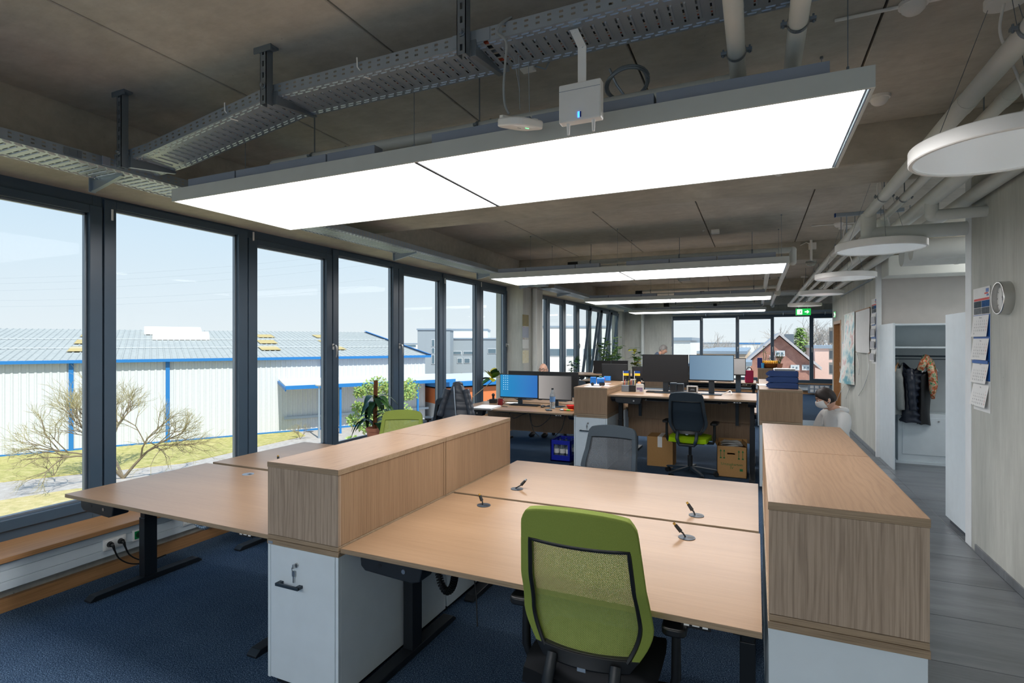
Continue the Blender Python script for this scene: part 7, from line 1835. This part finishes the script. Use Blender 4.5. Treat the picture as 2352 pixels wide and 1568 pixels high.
def seated_person(name, label, loc, rz, skin_m, top_m, trouser_m, hair_m, head_c, head_R, sh_z=1.0, lean=.05, arms_fwd=.35, hood=False, hip_z=.52, **hk):
    t = thing(name, label, 'person', loc, rz)
    # continuous body: hips, spine, neck, arms, bent legs with feet (local: faces +Y)
    hc = Vector(head_c); nb = Vector((0, lean * 1.0, sh_z + .035))
    V = [(0, 0, hip_z), (0, lean * .35, hip_z + .18), (0, lean * .7, sh_z - .13), (0, lean, sh_z - .02), tuple(nb), tuple(hc + Vector((0, -.02, -.09)))]
    E = [(0, 1), (1, 2), (2, 3), (3, 4), (4, 5)]; Rr = [(.15, .12), (.135, .105), (.155, .11), (.11, .085), .056, .054]
    hands = []
    for s_ in (-1, 1):
        i0 = len(V); el = (s_ * .235, lean + .09, sh_z - .30); wr = (s_ * .15, lean + arms_fwd, sh_z - .27 - .02)
        V += [(s_ * .155, lean, sh_z - .035), (s_ * .215, lean + .02, sh_z - .12), el, wr]; E += [(3, i0), (i0, i0 + 1), (i0 + 1, i0 + 2), (i0 + 2, i0 + 3)]; Rr += [.068, .056, .044, .030]
        hands.append((wr, (Vector(wr) - Vector(el)).normalized()))
        i0 = len(V); V += [(s_ * .095, .03, hip_z - .02), (s_ * .12, .36, hip_z + .03), (s_ * .12, .30, .10), (s_ * .12, .30, .05), (s_ * .13, .41, .035)]; E += [(0, i0), (i0, i0 + 1), (i0 + 1, i0 + 2), (i0 + 2, i0 + 3), (i0 + 3, i0 + 4)]; Rr += [.095, .068, .045, .042, .032]
    skin_mesh('body', V, E, Rr, skin_m, t, 0)
    # clothing slightly larger than the body
    g = 1.10; CV, CE, CR = [], [], []
    idx = [0, 1, 2, 3]; CV = [V[i] for i in idx] + [tuple(Vector(V[3]) + Vector((0, .0, .04)))]; CE = [(0, 1), (1, 2), (2, 3), (3, 4)]; CR = [(.165, .135), (.155, .125), (.172, .128), (.126, .105), (.080, .078)]
    for k, s_ in enumerate((-1, 1)):
        b = 6 + k * 9; i0 = len(CV); CV += [V[b], V[b + 1], V[b + 2], tuple(Vector(V[b + 2]).lerp(Vector(V[b + 3]), .88))]; CE += [(3, i0), (i0, i0 + 1), (i0 + 1, i0 + 2), (i0 + 2, i0 + 3)]; CR += [.080, .070, .058, .046]
    skin_mesh('pullover', CV, CE, CR, top_m, t, 0)
    TV, TE, TR = [V[0]], [], [(.16, .13)]
    for k in range(2):
        b = 10 + k * 9; i0 = len(TV); TV += [V[b], V[b + 1], tuple(Vector(V[b + 2]) + Vector((0, 0, .02)))]; TE += [(0, i0), (i0, i0 + 1), (i0 + 1, i0 + 2)]; TR += [.105, .080, .062]
    skin_mesh('trousers', TV, TE, TR, trouser_m, t, 0)
    for k in range(2):
        f_ = V[13 + k * 9]; mesh('shoe', B().ball((f_[0], f_[1] + .03, .042), (.045, .13, .042), 14, 8), MAT['black'], parent=t, smooth=60)
    for k, (wr, d_) in enumerate(hands): hand_mesh('hand', t, wr, d_ + Vector((0, .2, -.25)), (0, 0, 1), skin_m)
    head_parts(t, hc, head_R, skin_m, hair_m, **hk)
    if hood:
        mesh('hood', B().tube([(.075, lean + .045, sh_z + .012), (.098, lean - .01, sh_z + .020), (.085, lean - .058, sh_z + .018), (.045, lean - .088, sh_z + .010), (0, lean - .098, sh_z + .002), (-.045, lean - .088, sh_z + .010), (-.085, lean - .058, sh_z + .018), (-.098, lean - .01, sh_z + .020), (-.075, lean + .045, sh_z + .012)], [.020, .030, .036, .038, .040, .038, .036, .030, .020], n=12), top_m, parent=t, smooth=180)
        mesh('drawstring', B().tube([(.03, lean + .085, sh_z + .0), (.032, lean + .115, sh_z - .08), (.03, lean + .118, sh_z - .15)], .003, n=6), MAT['paper'], parent=t, smooth=60)
    return t
WH = fabric('white_sweat_cloth', (222, 222, 220), (204, 206, 206), 160); DH = plain('dark_brown_hair', (36, 26, 22), .55); GH = plain('grey_hair', (128, 126, 124), .6)
JE = fabric('dark_jeans', (44, 52, 68), (32, 40, 54), 200); NB = fabric('slate_blue_pullover', (92, 106, 126), (76, 90, 110), 160); LS = fabric('light_shirt', (170, 176, 184), (150, 156, 166), 160)
SK2 = plain('skin_warm', (214, 168, 144), .55)
# masked man seated in the corridor, facing the window side (-X)
Rm = Matrix.Rotation(math.radians(-20), 3, 'Z') @ Matrix.Rotation(math.radians(-24), 3, 'X')
seated_person('person', 'seated person in white hooded sweatshirt and white face mask looking down', (.845, 7.0, 0), math.radians(114), SK2, WH, JE, DH, (0, .150, 1.050), Rm, sh_z=.915, lean=.05, arms_fwd=.15, hood=True, hip_z=.43, hair='short', mask=True)
# bald man with glasses behind the monitors, facing the camera
hb_ = at(1248, 848, y=9.22)
seated_person('person', 'bald person with dark glasses peering over the black monitors', (hb_.x, 9.30, 0), math.radians(180), SK2, LS, JE, GH, (0, .08, hb_.z - .012), Matrix.Rotation(math.radians(-4), 3, 'X'), sh_z=hb_.z - .17, lean=.04, arms_fwd=.36, hip_z=.52, hair='sides', glasses=True)
# grey-haired man standing and leaning at the far desks, profile to the right
hq = at(1521, 803, y=14.45)
t = thing('person', 'grey-haired person in slate pullover leaning over the far desks', 'person', (hq.x - .16, 14.45, 0), math.radians(-90)); hz = hq.z
V = [(0, 0, .92), (0, .05, 1.08), (0, .03, hz - .26), (0, .05, hz - .115), (0, .10, hz - .085), (0, .15, hz - .06)]; E = [(i, i + 1) for i in range(5)]; Rr = [(.15, .12), (.135, .10), (.155, .11), (.11, .085), .056, .054]
for s_ in (-1, 1):
    i0 = len(V); V += [(s_ * .155, .05, hz - .125), (s_ * .22, .08, hz - .25), (s_ * .25, .20, hz - .50), (s_ * .20, .40, hz - .60)]; E += [(3, i0), (i0, i0 + 1), (i0 + 1, i0 + 2), (i0 + 2, i0 + 3)]; Rr += [.068, .056, .044, .03]
    i0 = len(V); V += [(s_ * .09, 0, .88), (s_ * .10, .02, .48), (s_ * .10, 0, .09), (s_ * .11, .13, .035)]; E += [(0, i0), (i0, i0 + 1), (i0 + 1, i0 + 2), (i0 + 2, i0 + 3)]; Rr += [.09, .06, .042, .032]
skin_mesh('body', V, E, Rr, SK2, t, 0)
CV = [V[0], V[1], V[2], V[3], (0, .075, hz - .09)]; CE = [(0, 1), (1, 2), (2, 3), (3, 4)]; CR = [(.165, .135), (.155, .12), (.172, .125), (.122, .10), (.07, .07)]
for k in range(2):
    b = 6 + k * 8; i0 = len(CV); CV += [V[b], V[b + 1], V[b + 2], tuple(Vector(V[b + 2]).lerp(Vector(V[b + 3]), .85))]; CE += [(3, i0), (i0, i0 + 1), (i0 + 1, i0 + 2), (i0 + 2, i0 + 3)]; CR += [.08, .068, .056, .044]
skin_mesh('pullover', CV, CE, CR, NB, t, 0)
TV, TE, TR = [V[0]], [], [(.16, .13)]
for k in range(2):
    b = 10 + k * 8; i0 = len(TV); TV += [V[b], V[b + 1], V[b + 2]]; TE += [(0, i0), (i0, i0 + 1), (i0 + 1, i0 + 2)]; TR += [.105, .075, .06]
skin_mesh('trousers', TV, TE, TR, JE, t, 0)
for k in range(2):
    f_ = V[13 + k * 8]; mesh('shoe', B().ball((f_[0], .07, .042), (.045, .13, .042), 14, 8), MAT['black'], parent=t, smooth=60); hand_mesh('hand', t, V[9 + k * 8], (0, .8, -.4), (0, 0, 1), SK2)
head_parts(t, (0, .18, hz), Matrix.Rotation(math.radians(-20), 3, 'X'), SK2, GH, hair='short')
